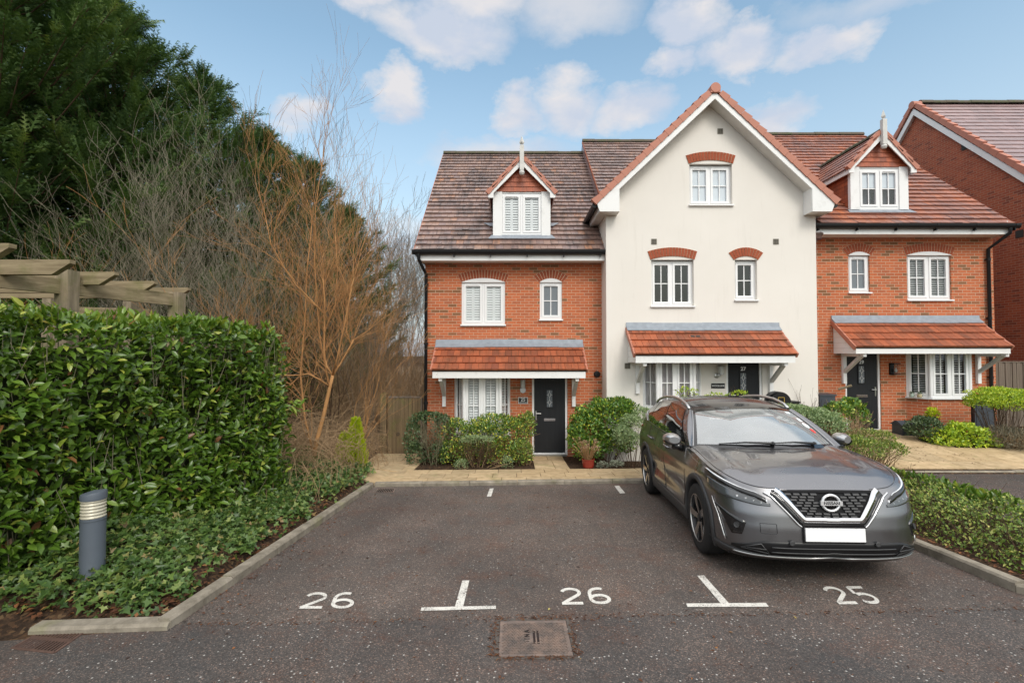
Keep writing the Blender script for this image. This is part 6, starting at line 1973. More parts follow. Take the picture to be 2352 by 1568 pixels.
shrub('bushy_shrub', 'small yellow-green twiggy bush against the left door frame', 'lowhedge', 'oval', 1300, .025, .05, [E(1200, 1040, 11.7, .26, .25, .34), E(1215, 970, 11.9, .14, .2, .28)], G(1200, 11.7), 40, .5, seed=7, stem_mat='bark_tan')
# right of door 25
shrub('evergreen_shrub', 'large domed evergreen shrub between the left door and the car', 'choisya', 'oval', 4300, .05, .085,
      [E(1395, 960, 12.0, .62, .45, .48), E(1345, 985, 11.9, .42, .4, .5), E(1430, 945, 12.0, .34, .4, .34), E(1325, 1010, 11.8, .22, .25, .42), E(1350, 1035, 11.7, .34, .3, .34), E(1410, 1020, 11.9, .5, .35, .34)], G(1385, 11.9), 30, .5, seed=8)
shrub('hebe_shrub', 'pale grey-green hebe bush tucked behind the rear of the car', 'hebe', 'oval', 2600, .022, .04, [E(1452, 975, 11.3, .30, .3, .24), E(1432, 1000, 11.2, .26, .28, .22), E(1480, 960, 11.4, .30, .3, .26), E(1450, 1015, 11.2, .3, .3, .24)], G(1450, 11.4), 14, .5, seed=9, stem_mat='bark_brown')
shrub('silver_plant', 'little silver-leaved plant in the bed right of the red pot', 'silver', 'oval', 420, .025, .045, [E(1385, 1070, 11.2, .14, .1, .09), E(1415, 1066, 11.2, .16, .1, .08)], G(1395, 11.2), 8, .5, seed=10)
# red pot with a dried hydrangea
pq = G(1350, 11.12, .015); po = empty('plant_pot', pq, 'glossy red plant pot on the bed edge by the left door', 'pot')
pm = MB(); pm.lathe([(.105, 0), (.125, .02), (.140, .12), (.142, .18), (.15, .185), (.15, .205), (.128, .205), (.122, .16), (0, .16)], pq, n=28); pm.build('pot', M['redpot'], po, smooth=True, autos=35)
ph = empty('dried_hydrangea', (pq[0], pq[1], pq[2] + .16), 'dry leafless hydrangea stalks standing in the red pot', 'plant')
rg = np.random.default_rng(15); segs = []; tips = []
for i in range(70):
    a = rg.uniform(0, 6.283); sp = rg.uniform(.05, .30); h_ = rg.uniform(.26, .52); b = np.array(pq) + np.array([math.cos(a) * .06, math.sin(a) * .06, .16]); m_ = b + np.array([math.cos(a) * sp * .4, math.sin(a) * sp * .4, h_ * .55]); t_ = b + np.array([math.cos(a) * sp, math.sin(a) * sp, h_])
    segs += [(*b, *m_, .006, .005), (*m_, *t_, .005, .003)]
    if i % 2 == 0: tips.append(t_)
twigs('stalks', segs, M['straw'], ph)
T_ = np.repeat(np.array(tips), 10, axis=0) + rg.normal(size=(len(tips) * 10, 3)) * .018
V, F, r = leaf_data(T_, randdir(len(T_), rg), randdir(len(T_), rg), rg.uniform(.015, .03, len(T_)), .018 + 0 * T_[:, 0], 'oval', None, rg); mesh_np('flower_heads', V, F, r, M['seed'], ph)
# golden conifer by the hedge end
gq = G(812, 10.1)
def golden():
    rg = np.random.default_rng(18); x, y, z = gq
    o = empty('golden_conifer', (x, y, z), 'small bright yellow-green conifer at the end of the ivy', 'conifer')
    pos, dr, nr, ln, rn = [], [], [], [], []
    for (cx_, h, rb, n_) in ((.06, .98, .21, 1700), (-.16, .68, .19, 1100)):
        for i in range(n_):
            t = rg.random() ** .8; a = rg.uniform(0, 6.283); rr = rb * (1 - t) ** .7 * rg.uniform(.55, 1.08) + .01
            pos.append((x + cx_ + math.cos(a) * rr, y + math.sin(a) * rr, z + .05 + t * h)); dr.append((math.cos(a) * .55, math.sin(a) * .55, .9)); nr.append(randdir(1, rg)[0]); l = rg.uniform(.07, .13); ln.append(l); rn.append(min(1, max(0, .5 + rg.normal() * .25)))
    V, F, r = leaf_data(np.array(pos), np.array(dr), np.array(nr), np.array(ln), np.array(ln) * .9, 'spray', np.array(rn), rg)
    mesh_np('foliage', V, F, r, M['golden'], o)
    t = MB(); t.tube([(x + .06, y, z - .05), (x + .06, y, z + .8)], [.02, .006], 7); t.build('trunk', M['bark_brown'], o)
golden()

# ---- right-hand beds
def low_hedge():
    rg = np.random.default_rng(41); o = empty('low_hedge', (5.5, 6.5, -.2), 'low spreading small-leaved hedge along the right kerb', 'hedge')
    k = 22000; y = rg.uniform(3.6, 11.2, k); xr = 6.35 + .25 * np.sin(y * 1.3) - np.clip(y - 9.3, 0, 2) * -.35; x = 5.08 + (xr - 5.08) * rg.random(k)
    t = (x - 5.08) / (xr - 5.08); hh = (.36 - .005 * (y - 5)) * np.clip(t / .28, 0, 1) ** .6 * np.clip((1 - t) / .15, .35, 1) + .05 * np.sin(x * 9) * np.sin(y * 6) + .03 * np.sin(y * 15 + x * 4)
    hh = np.clip(hh, .06, .9)
    z = np.array([ground_z(a, b) for a, b in zip(x, y)]) + hh * (1 - .75 * rg.random(k) ** 2.4)
    side = t < .25
    P = np.column_stack([x, y, z]); ln = rg.uniform(.028, .055, k)
    dr = randdir(k, rg) * .9 + np.array([-.25, -.2, .35]); nor = randdir(k, rg) * .6 + np.array([-.3, -.3, 1])
    V, F, r = leaf_data(P, dr, nor, ln, ln * .52, 'oval', None, rg); mesh_np('foliage', V, F, r, M['lowhedge'], o)
    segs = []
    for i in range(1300):
        yy = rg.uniform(4, 11); xx = rg.uniform(5.1, 6.3); zz = ground_z(xx, yy); a = rg.uniform(0, 6.283); l = rg.uniform(.15, .4)
        segs.append((xx, yy, zz, xx + math.cos(a) * l, yy + math.sin(a) * l, zz + rg.uniform(.2, .5), .004, .002))
    twigs('stems', segs, M['bark_brown'], o)
low_hedge()
shrub('laurel_sprigs', 'row of young dark laurel sprigs along the back of the low hedge', 'laurel', 'laurel', 460, .08, .13, [(6.25, 6.3 + .55 * i, ground_z(6.25, 6.3 + .55 * i) + .20, .20, .34, .15) for i in range(8)], (6.25, 8.0, ground_z(6.25, 8)), 10, .36, seed=44, updir=.9)
shrub('hebe_shrub', 'big pale flat-topped hebe bush right behind the car windscreen', 'hebe', 'oval', 5200, .025, .045, [E(1860, 955, 9.4, .48, .45, .16), E(1895, 975, 9.1, .34, .4, .22), E(1818, 945, 9.7, .42, .4, .14)], G(1870, 9.7), 90, .5, seed=46, stem_mat='bark_brown')
bare_bush('tangled tan twiggy shrub between the hebe and the right door', 420, *G(1925, 9.9)[:2], 1.15, 26, 3, M['bark_tan'], .55, .009, 1.0, None, 'twiggy_shrub')
bare_bush('thin red-brown twigs against the cream wall beside the meter box', 421, *G(1865, 11.7)[:2], 1.55, 5, 2, M['bark_brown'], .35, .008, .4, None, 'twiggy_shrub')
shrub('leafy_shrub', 'leafy green straggling shrub in front of the right door', 'choisya', 'oval', 700, .05, .09, [E(1955, 935, 11.6, .26, .25, .20), E(1975, 960, 11.6, .2, .2, .26), E(1925, 945, 11.4, .3, .3, .2)], G(1955, 11.5), 40, .6, seed=48, stem_mat='bark_tan')
shrub('lime_shrub', 'small yellowing ground shrub beside the right door path', 'lowhedge', 'oval', 2600, .025, .045, [E(2000, 1010, 9.9, .50, .4, .22), E(1960, 1030, 9.3, .5, .5, .26), E(2040, 1030, 9.6, .3, .4, .14)], G(1995, 9.8), 60, .5, seed=49, stem_mat='bark_tan')
shrub('clipped_shrub', 'yellow-green clipped mushroom shrub by the fence at far right', 'limeleaf', 'oval', 3600, .03, .055, [E(2300, 915, 11.3, .70, .5, .26), E(2260, 925, 11.4, .35, .4, .18), E(2340, 930, 11.3, .5, .45, .24)], G(2300, 11.4), 40, .5, seed=50)
shrub('lime_shrub', 'bright lime-leaved shrub in front of the right bay window', 'limeleaf', 'oval', 1700, .045, .08, [E(2215, 1005, 11.35, .52, .35, .34), E(2170, 1010, 11.4, .4, .35, .24), E(2262, 1020, 11.3, .34, .3, .2)], G(2215, 11.35), 46, .6, seed=51, stem_mat='bark_brown')
shrub('dark_shrub', 'dark evergreen shrub with a yellow tip below the right bay sill', 'darkshrub', 'oval', 1700, .03, .06, [E(2125, 985, 11.6, .42, .3, .30), E(2150, 1010, 11.5, .3, .25, .22)], G(2130, 11.6), 40, .5, seed=52)
shrub('yellow_sprig', 'yellow-leaved sprig on top of the dark shrub under the bay', 'golden', 'oval', 90, .05, .08, [E(2142, 952, 11.6, .12, .1, .14)], (at(2142, 965, 11.6).x, 11.6, at(2142, 965, 11.6).z), 6, .5, seed=53, cat_='plant')
shrub('heather_shrub', 'grey twiggy heather mound at the far right below the fence', 'heather', 'blade', 2600, .05, .10, [E(2310, 1010, 11.2, .55, .4, .30), E(2350, 1015, 11.0, .5, .4, .28)], G(2320, 11.2), 90, .12, seed=54, stem_mat='bark_tan')
shrub('shrub_tips', 'thin green-tipped sprays poking up behind the car roof', 'limeleaf', 'oval', 130, .04, .07, [E(1580, 905, 11.2, .26, .15, .16), E(1700, 908, 11.2, .24, .15, .10), E(1650, 910, 11.2, .3, .15, .06)], G(1630, 11.2), 46, .5, seed=55)

# ---- things standing by the fronts
def cabinet(name, label, px0, px1, pyt, pyb, y, mat, depth, lid=True, cat_='box'):
    x0, x1 = ax(px0, y), ax(px1, y); zt, zb = azz(pyt, y), azz(pyb, y)
    o = empty(name, ((x0 + x1) / 2, y, zb), label, cat_)
    b = MB(); b.box(x0, x1, y, y + depth, zb, zt - .06); b.box(x0 + .04, x1 - .04, y - .008, y, zb + .06, zt - .12); b.build('body', M[mat], o, bevel=.012)
    l = MB(); l.prism([(x0 - .02, y - .025, zt - .058), (x0 - .02, y - .025, zt - .02), (x0 - .02, y + depth, zt), (x0 - .02, y + depth, zt - .058)], (x1 - x0 + .04, 0, 0)); l.build('lid', M[mat], o, bevel=.008)
    return o
cabinet('meter_box', 'slate grey meter box on the brick beside the cream wall', 1881, 1917, 904, 965, 12.45, 'greybin', .33)
cabinet('storage_bin', 'tall slate grey bin in the gap right of the bay window', 2236, 2280, 915, 985, 12.4, 'greybin', .36, cat_='bin')
tr = empty('storage_chest', G(2085, 12.1), 'long dark grey lidded trough chest under the right bay', 'chest')
x0, x1 = ax(2062, 12.1), ax(2125, 12.1); zb = ground_z(x0, 12.1)
b = MB(); b.prism([(x0 + .04, 12.05, zb), (x1 - .04, 12.05, zb), (x1, 12.0, zb + .26), (x0, 12.0, zb + .26)], (0, .33, 0)); b.build('body', M['greybin'], tr, bevel=.01)
b = MB(); b.prism([(x0 - .02, 11.98, zb + .262), (x0 - .02, 12.14, zb + .36), (x0 - .02, 12.22, zb + .36), (x0 - .02, 12.38, zb + .262)], (x1 - x0 + .04, 0, 0)); b.build('lid', M['greybin'], tr, bevel=.01)
hx_ = at(1794, 925, 11.5); hr = empty('hose_reel', tuple(hx_), 'round black hose reel with a gold badge behind the car', 'hose reel')
b = MB(); b.lathe([(.0, 0), (.24, 0), (.26, .03), (.26, .10), (.20, .13), (.20, .22), (.26, .24), (.26, .28), (0, .28)], (hx_.x, hx_.y, hx_.z), (0, 1, 0), 30); b.build('drum', M['black'], hr, smooth=True, autos=35)
b = MB()
for (a, c) in (((-.07, .06), (.07, .06)), ((.07, .06), (.07, -.07)), ((.07, -.07), (-.07, -.07)), ((-.07, -.07), (-.07, .06))): b.bar((hx_.x + a[0], hx_.y - .012, hx_.z + .07 + a[1]), (hx_.x + c[0], hx_.y - .012, hx_.z + .07 + c[1]), .014, .014, 0, up=(0, 1, 0))
M['gold'] = plain('gold_badge', (.55, .38, .10), .35, metal=.7, var=.1)
b.build('badge', M['gold'], hr)
b = MB(); b.box(hx_.x - .2, hx_.x + .2, hx_.y + .02, hx_.y + .26, hx_.z - .9, hx_.z - .2); b.build('stand', M['black'], hr)
x0, x1 = ax(1800, 11.6), ax(1838, 11.6); zt = azz(922, 11.6)
dk = empty('slatted_bench', ((x0 + x1) / 2, 11.6, zt - .45), 'black slatted bench top just showing behind the hose reel', 'bench')
b = MB()
for i in range(5): b.box(x0 - .15, x1, 11.6 + i * .075, 11.6 + i * .075 + .06, zt - .03, zt)
b.build('seat', M['black'], dk)
for xx in (x0 - .1, x1 - .07):
    b = MB(); b.box(xx, xx + .05, 11.62, 11.95, zt - .75, zt - .031); b.build('leg', M['black'], dk)
# two little painted pots on the bay sill of 29
zs_ = bz29[0]
for (px, r_, lab, mt) in ((2092, .052, 'pale green painted pot on the right bay sill', (.42, .52, .45)), (2110, .050, 'cream painted pot with a motif on the right bay sill', (.55, .48, .30))):
    yy = YB - .20 if px < 2100 else YB - .33; x = ax(px, yy)
    o = empty('flower_pot', (x, yy, zs_), lab, 'pot', 'painted pots on the bay sill')
    b = MB(); b.lathe([(r_ * .8, 0), (r_, .02), (r_, .085), (r_ * .86, .085), (0, .07)], (x, yy, zs_ - .002), n=18); b.build('pot', plain('painted_pot', mt, .4, var=.25, scale=30), o, smooth=True, autos=40)
    rg = np.random.default_rng(60); k = 40; V, F, r = leaf_data(np.array([x, yy, zs_ + .09]) + rg.normal(size=(k, 3)) * .022, randdir(k, rg) + np.array([0, 0, .8]), randdir(k, rg), rg.uniform(.03, .05, k), .02 + np.zeros(k), 'oval', None, rg); mesh_np('flowers', V, F, r, M['darkshrub'], o)
# log peg on the porch post of 29
q = at(1942, 889, 12.55); lo = empty('log_perch', tuple(q), 'short cut log peg sticking out of the right porch post', 'log')
b = MB(); b.tube([(q.x - .11, q.y + .12, q.z - .06), (q.x + .12, q.y - .06, q.z + .05)], .032, 10); b.build('log', M['post'], lo)
# ------------------------------------------------------------------ parked car (local metres: y=0 at the front bumper, +y to the tail)
def _paintcar():
    t = T('grey_metallic_paint'); ob = t.coord('Object')
    fl = t.noise(ob, 900, 2, .5); n = t.noise(ob, 1.4, 4); d = t.n('ShaderNodeTexVoronoi'); d.inputs['Scale'].default_value = 85; t.t.links.new(ob, d.inputs['Vector'])
    cs = t.n('ShaderNodeSeparateColor'); t.t.links.new(d.outputs['Color'], cs.inputs[0])
    drop = t.math('MULTIPLY', t.math('SUBTRACT', .20, d.outputs['Distance'], True), t.math('GREATER_THAN', cs.outputs[0], .55))
    col = t.mix(fl, (.155, .155, .163), (.245, .244, .256))
    grime = t.bw(t.noise(t.coord('Object', (3, 3, .6)), 2.0, 6, .65), .4, .75)
    rough = t.math('ADD', t.math('MULTIPLY', grime, .10), .27)
    return t.done(t.bsdf(col, rough, metal=.92, spec=.5, coat=.8, coat_rough=.06, normal=t.bump(drop, .16, .008)))
M['carpaint'] = _paintcar()
M['cladding'] = plain('dark_cladding', (.040, .040, .042), .5, var=.15, scale=6)
M['blackgloss'] = plain('gloss_black_trim', (.008, .008, .009), .10, var=.1, coat=.5)
M['carglass'] = plain('tinted_glass', (.010, .012, .012), .03, var=.05, coat=1.0)
def _ws():
    t = T('windscreen_glass'); ob = t.coord('Object')
    lw = t.n('ShaderNodeLayerWeight'); lw.inputs[0].default_value = .5
    tr = t.n('ShaderNodeBsdfTransparent'); t.set(tr.inputs[0], (.72, .78, .78))
    gl = t.n('ShaderNodeBsdfGlossy'); gl.inputs['Roughness'].default_value = .03
    f = t.math('ADD', t.math('MULTIPLY', t.math('POWER', lw.outputs['Facing'], 3.5), .9), .36, True)
    m = t.n('ShaderNodeMixShader'); t.t.links.new(f, m.inputs[0]); t.t.links.new(tr.outputs[0], m.inputs[1]); t.t.links.new(gl.outputs[0], m.inputs[2])
    du = t.n('ShaderNodeBsdfDiffuse'); t.set(du.inputs[0], (.60, .64, .65))
    n = t.bw(t.noise(t.coord('Object', (1, 1.5, 1.5)), 3, 6, .6), .3, .8)
    m2 = t.n('ShaderNodeMixShader'); t.set(m2.inputs[0], t.math('ADD', t.math('MULTIPLY', n, .12), .22)); t.t.links.new(m.outputs[0], m2.inputs[1]); t.t.links.new(du.outputs[0], m2.inputs[2])
    return t.done(m2.outputs[0])
M['windscreen'] = _ws()
M['lamplens'] = plain('headlamp_lens', (.055, .06, .065), .08, var=.3, scale=14, coat=1.0)
M['drl'] = plain('headlamp_white', (.72, .74, .76), .2, metal=.0, var=.1, coat=1.0)
M['tyre'] = plain('tyre_rubber', (.022, .021, .021), .8, spec=.3, var=.35, scale=18, bump=.2)
M['alloy'] = plain('machined_alloy', (.50, .49, .48), .25, metal=1.0, var=.08)
M['alloydark'] = plain('dark_alloy', (.020, .020, .022), .35, metal=.3, var=.1)
M['badge'] = plain('badge_silver', (.72, .72, .73), .30, metal=.55, var=.03)
M['grilleblack'] = plain('matt_black_grille', (.008, .008, .009), .75, spec=.2, var=.1)
M['roofblack'] = plain('black_roof_glass', (.010, .010, .011), .12, var=.1, spec=.35)
M['taillamp'] = plain('red_tail_lamp', (.30, .012, .010), .12, var=.1, coat=1.0)
M['plate'] = plain('white_number_plate', (.86, .86, .86), .4, var=.01)
M['cabin'] = plain('cabin_trim', (.16, .17, .18), .7, var=.2)
M['silver'] = M['silver']
M['satin'] = plain('satin_silver', (.52, .52, .52), .28, metal=.9, var=.05)
M['sticker'] = plain('white_sticker', (.75, .80, .80), .5, var=.03)
M['redsticker'] = plain('red_sticker', (.60, .06, .05), .5, var=.03)
M['palemark'] = plain('pale_glint_marker', (.30, .29, .28), .5)

CW, CL, CE, CD, CDR = .903, 4.425, 2 / 3.7, .72, .52
def lerpt(tab, x):
    if x <= tab[0][0]: return tab[0][1]
    for (a, b), (c, d) in zip(tab[:-1], tab[1:]):
        if x <= c: return b + (d - b) * (x - a) / (c - a)
    return tab[-1][1]
fyt = [(.18, .14), (.27, .03), (.33, .0), (.50, .0), (.62, .015), (.75, .055), (.84, .105), (.90, .15), (1.0, .24)]
fwt = [(.18, .945), (.28, .972), (.40, .985), (.55, .985), (.64, .995), (.74, 1.0), (.85, .992), (.95, .975), (1.05, .945), (1.16, .915)]
ryt = [(.18, 4.30), (.35, 4.41), (.6, 4.425), (.9, 4.41), (1.16, 4.33)]
ztt = [(0, .812), (.12, .818), (.20, .842), (.30, .886), (.42, .928), (.6, .970), (.9, 1.012), (1.3, 1.045), (2.0, 1.062), (3.0, 1.098), (3.7, 1.14), (4.2, 1.14), (4.43, 1.10)]
def out_pt(q, z):
    w = CW * lerpt(fwt, z); f = lerpt(fyt, z); r = lerpt(ryt, z)
    if q <= 1:
        t = q * math.pi / 2; return Vector((w * math.sin(t) ** CE, f + CD * (1 - max(0, math.cos(t)) ** CE), z))
    if q <= 2: return Vector((w, f + CD + (r - CDR - f - CD) * (q - 1), z))
    t = (q - 2) * math.pi / 2
    return Vector((w * max(0, math.cos(t)) ** CE, r - CDR + CDR * math.sin(t) ** CE, z))
def q_x(x, z):
    w = CW * lerpt(fwt, z); return math.asin(min(1, abs(x) / w) ** (1 / CE)) / (math.pi / 2)
def q_y(y, z):
    f = lerpt(fyt, z); r = lerpt(ryt, z)
    if y < f + CD: return math.acos(max(0, min(1, 1 - (y - f) / CD)) ** (1 / CE)) / (math.pi / 2)
    if y <= r - CDR: return 1 + (y - f - CD) / (r - CDR - f - CD)
    return 2 + math.asin(min(1, (y - r + CDR) / CDR) ** (1 / CE)) / (math.pi / 2)
def nrm_pt(q, z, off, s=1):
    a = out_pt(max(0, q - .004), z); b = out_pt(min(3, q + .004), z); c = out_pt(q, z - .006); d = out_pt(q, z + .006)
    n = (b - a).cross(d - c)
    if q < .004: n = Vector((0, -1, 0))
    n.normalize()
    p = out_pt(q, z)
    if n.dot(p - Vector((0, 2.2, p.z))) < 0: n = -n
    p = p + n * off
    return Vector((p.x * s, p.y, p.z))
def qz(sp): return (q_x(sp[1], sp[2]), sp[2]) if sp[0] == 'x' else (q_y(sp[1], sp[2]), sp[2])
def resample(P, n):
    P = np.array(P, float); L = np.concatenate([[0], np.cumsum(np.linalg.norm(np.diff(P, axis=0), axis=1))]); t = np.linspace(0, L[-1], n)
    return np.column_stack([np.interp(t, L, P[:, k]) for k in range(P.shape[1])])
def side_patch(mb, lower, upper, off, s=1, nu=16, nv=4, m=0, thick=.014, even=False):
    lo = [qz(p) for p in lower]; up = [qz(p) for p in upper]
    if even or len(lo) != len(up): lo, up = resample(lo, nu), resample(up, nu)
    else:
        k = np.linspace(0, len(lo) - 1, nu); lo = np.column_stack([np.interp(k, range(len(lo)), [p[i] for p in lo]) for i in (0, 1)]); up = np.column_stack([np.interp(k, range(len(up)), [p[i] for p in up]) for i in (0, 1)])
    rows = []
    for j in range(nv + 1):
        t = j / nv; rows.append([nrm_pt(*(lo[i] * (1 - t) + up[i] * t), off, s) for i in range(nu)])
    rows = [[nrm_pt(*lo[i], off - thick, s) for i in range(nu)]] + rows + [[nrm_pt(*up[i], off - thick, s) for i in range(nu)]]
    rows = [[r[0] + (nrm_pt(*lo[0], off - thick, s) - nrm_pt(*lo[0], off, s))] + r + [r[-1] + (nrm_pt(*lo[-1], off - thick, s) - nrm_pt(*lo[-1], off, s))] for r in rows]
    mb.grid(rows, m, flip=(s > 0))
def fr_pt(x, z, off): return nrm_pt(q_x(x, z), z, off, 1 if x >= 0 else -1)
def front_patch(mb, lower, upper, off, nu=24, nv=4, m=0, thick=.014):
    k = np.linspace(0, len(lower) - 1, nu); lo = np.column_stack([np.interp(k, range(len(lower)), [p[i] for p in lower]) for i in (0, 1)]); up = np.column_stack([np.interp(k, range(len(upper)), [p[i] for p in upper]) for i in (0, 1)])
    rows = [[fr_pt(*(lo[i]), off - thick) for i in range(nu)]]
    for j in range(nv + 1): rows.append([fr_pt(*(lo[i] * (1 - j / nv) + up[i] * j / nv), off) for i in range(nu)])
    rows.append([fr_pt(*up[i], off - thick) for i in range(nu)])
    dd = Vector((0, thick, 0))
    rows = [[r[0] + dd] + r + [r[-1] + dd] for r in rows]
    mb.grid(rows, m)
def front_ribbon(mb, path, w, off, n=40, m=0, thick=.02):
    P = resample(path, n); lo, up = [], []
    for i in range(n):
        a, b = P[max(0, i - 1)], P[min(n - 1, i + 1)]; d = (b - a) / np.linalg.norm(b - a); nn = np.array([-d[1], d[0]])
        lo.append(P[i] - nn * w / 2); up.append(P[i] + nn * w / 2)
    rows = [[fr_pt(*p, off - thick) for p in lo], [fr_pt(*p, off * .9) for p in lo], [fr_pt(*((a + b) / 2), off) for a, b in zip(lo, up)], [fr_pt(*p, off * .9) for p in up], [fr_pt(*p, off - thick) for p in up]]
    mb.grid(rows, m)

car = empty('parked_car', (0, 0, 0), 'dark grey metallic crossover car parked nose out in bay 25 with a blank white plate', 'car')
AX = (.90, 3.565); WR = .357; AR = .405
# lower body shell
mb = MB(); qs = list(np.linspace(0, 1, 56)) + list(np.linspace(1, 2, 110))[1:] + list(np.linspace(2, 3, 30))[1:]
NV = 30; grids = {}
def ztop_q(q):
    p = out_pt(q, .9); return lerpt(ztt, p.y)
for s in (-1, 1):
    rows = []
    for q in qs:
        zt_c = ztop_q(q); col = []
        for j in range(NV + 1):
            z = .20 + (zt_c - .20) * j / NV; p = out_pt(q, z)
            # pressed crease along the flank and a waist above the sill
            if q > .9 and q < 2.2: p.x -= .022 * math.exp(-((z - .52) / .10) ** 2) * smooth((p.y - 1.2) / .6) * smooth((3.6 - p.y) / .6); p.x += .012 * math.exp(-((z - .86) / .05) ** 2)
            col.append(Vector((p.x * s, p.y, p.z)))
        rows.append(col)
    base = len(mb.v)
    for r in rows: mb.v.extend([tuple(p) for p in r])
    for i in range(len(rows) - 1):
        for j in range(NV):
            c = (rows[i][j] + rows[i + 1][j + 1]) / 2
            if qs[i] > .55 and qs[i] < 2.9 and min((c.y - a) ** 2 + (c.z - WR) ** 2 for a in AX) < (AR + .008) ** 2: continue
            f = [base + i * (NV + 1) + j, base + (i + 1) * (NV + 1) + j, base + (i + 1) * (NV + 1) + j + 1, base + i * (NV + 1) + j + 1]
            mb.f.append(f if s > 0 else f[::-1]); mb.m.append(0); mb.uv.append(None); mb.r.append(.5)
mb.build('body', M['carpaint'], car, smooth=True, merge=.0005, autos=50)
# bonnet and deck
mb = MB(); rows = []
def crown(y): return lerpt([(.05, .0), (.10, .004), (.16, .018), (.30, .038), (.6, .050), (1.1, .05), (1.4, .05)], y)
US = np.linspace(-1, 1, 41)
def hood_row(q):
    zt_c = ztop_q(q); p = out_pt(q, zt_c); row = []
    for u in US:
        a = abs(u)
        z = p.z + crown(p.y) * (1 - a ** 2.6) + .014 * math.exp(-((a - .80) / .09) ** 2) * smooth((p.y - .2) / .3) - .010 * math.exp(-((a - .62) / .08) ** 2) * smooth((p.y - .3) / .3)
        row.append(Vector((p.x * u, p.y - .0, z)))
    return row
for q in [x for x in np.linspace(.02, 1, 46)] + [1 + .02 * k for k in range(1, 15)]: rows.append(hood_row(q))
hl = [r for r in rows if r[0].y < 1.36]
mb.grid(hl, flip=False); mb.build('bonnet', M['carpaint'], car, smooth=True)
bl = MB()                                                    # shut line round the bonnet
for s in (-1, 1):
    pts = []
    for r in hl[6:]:
        k = 1 if s < 0 else len(US) - 2
        pts.append(r[k] + Vector((0, 0, .0015)))
    bl.tube(pts, .0035, 5)
bl.build_sides('bonnet_seam', M['blackgloss'], car, 0, 0)

# greenhouse
rz = [(1.90, 1.462), (2.1, 1.515), (2.4, 1.560), (2.8, 1.578), (3.3, 1.560), (3.8, 1.510), (4.15, 1.455)]
def rail(y): return Vector((.635 - .03 * smooth((y - 3.2) / .9) , y, lerpt(rz, y) - .065))
def belt(y):
    z = lerpt(ztt, y); p = out_pt(q_y(y, z), z); return Vector((p.x - .012, y, z - .004))
def gside(a, v, off=0.0):
    b = belt(1.30 + a * 2.86); t = rail(2.00 + a * 2.02)
    p = b * (1 - v) + t * v; p.x += .045 * math.sin(math.pi * v) + off; p.z += off * .4
    return p
def gs_patch(mb, a0, a1, v0, v1, off, s, m=0, na=14, nv=6, a0t=None, a1t=None, rim=.012):
    a0t = a0 if a0t is None else a0t; a1t = a1 if a1t is None else a1t
    rows = []
    for j in range(nv + 1):
        v = v0 + (v1 - v0) * j / nv; t = j / nv; row = []
        for i in range(na + 1):
            lo = a0 + (a1 - a0) * i / na; up = a0t + (a1t - a0t) * i / na
            p = gside(lo * (1 - t) + up * t, v, off); row.append(Vector((p.x * s, p.y, p.z)))
        rows.append(row)
    mb.grid(rows, m, flip=(s > 0))
sh = MB()
for s in (-1, 1): gs_patch(sh, 0, 1, 0, 1, 0, s, 0, 40, 12)
# tail closing panel and rear glass
rows = []
for v in np.linspace(0, 1, 8):
    p = gside(1, v); row = []
    for u in np.linspace(-1, 1, 15): row.append(Vector((p.x * u, p.y + .17 * (1 - u * u) * (1 - .35 * v), p.z + .03 * (1 - u * u) * v)))
    rows.append(row)
sh.grid(rows)
# rear deck
sh.build('cabin_side', M['carpaint'], car, smooth=True)
rows = []
for y in np.linspace(1.90, 4.16, 34):
    r = rail(y); z1 = lerpt(rz, y); row = []
    yy0 = y
    for u in np.linspace(-1, 1, 21):
        fz = (1 - abs(u) ** 2.4); front = smooth((2.3 - y) / .4)
        row.append(Vector((r.x * u * 1.0, y - .08 * front * (1 - u * u) + (.14 * (1 - u * u) * smooth((y - 3.9) / .25)), r.z + (z1 - r.z) * fz)))
    rows.append(row)
mb = MB(); mb.grid(rows); mb.build('roof', M['roofblack'], car, smooth=True)
# windscreen
def wscr(u, v, off=0.0):
    b = Vector((.790 * u, 1.03 + .30 * abs(u) ** 2.2, 1.078 - .030 * u * u)); t = Vector((.608 * u, 1.82 + .12 * abs(u) ** 2.2, 1.466 - .052 * abs(u) ** 2.2))
    p = b * (1 - v) + t * v; p.z += .028 * math.sin(math.pi * v) * (1 - .4 * u * u) + off * .8; p.y -= .018 * math.sin(math.pi * v) + off * .5
    return p
mb = MB(); mb.grid([[wscr(u, v) for u in np.linspace(-1, 1, 31)] for v in np.linspace(0, 1, 14)]); mb.build('windscreen', M['windscreen'], car, smooth=True)
mb = MB()
mb.grid([[wscr(u, v, .004) for u in np.linspace(-1, 1, 31)] for v in np.linspace(-.03, .05, 3)]); mb.grid([[wscr(u, v, .004) for u in np.linspace(-1, 1, 31)] for v in np.linspace(.955, 1.03, 3)])
for s in (-1, 1): mb.grid([[wscr(s * u, v, .004) for u in np.linspace(.955, 1.0, 3)] for v in np.linspace(0, 1, 14)], flip=s < 0)
mb.build('windscreen_band', M['blackgloss'], car, smooth=True)
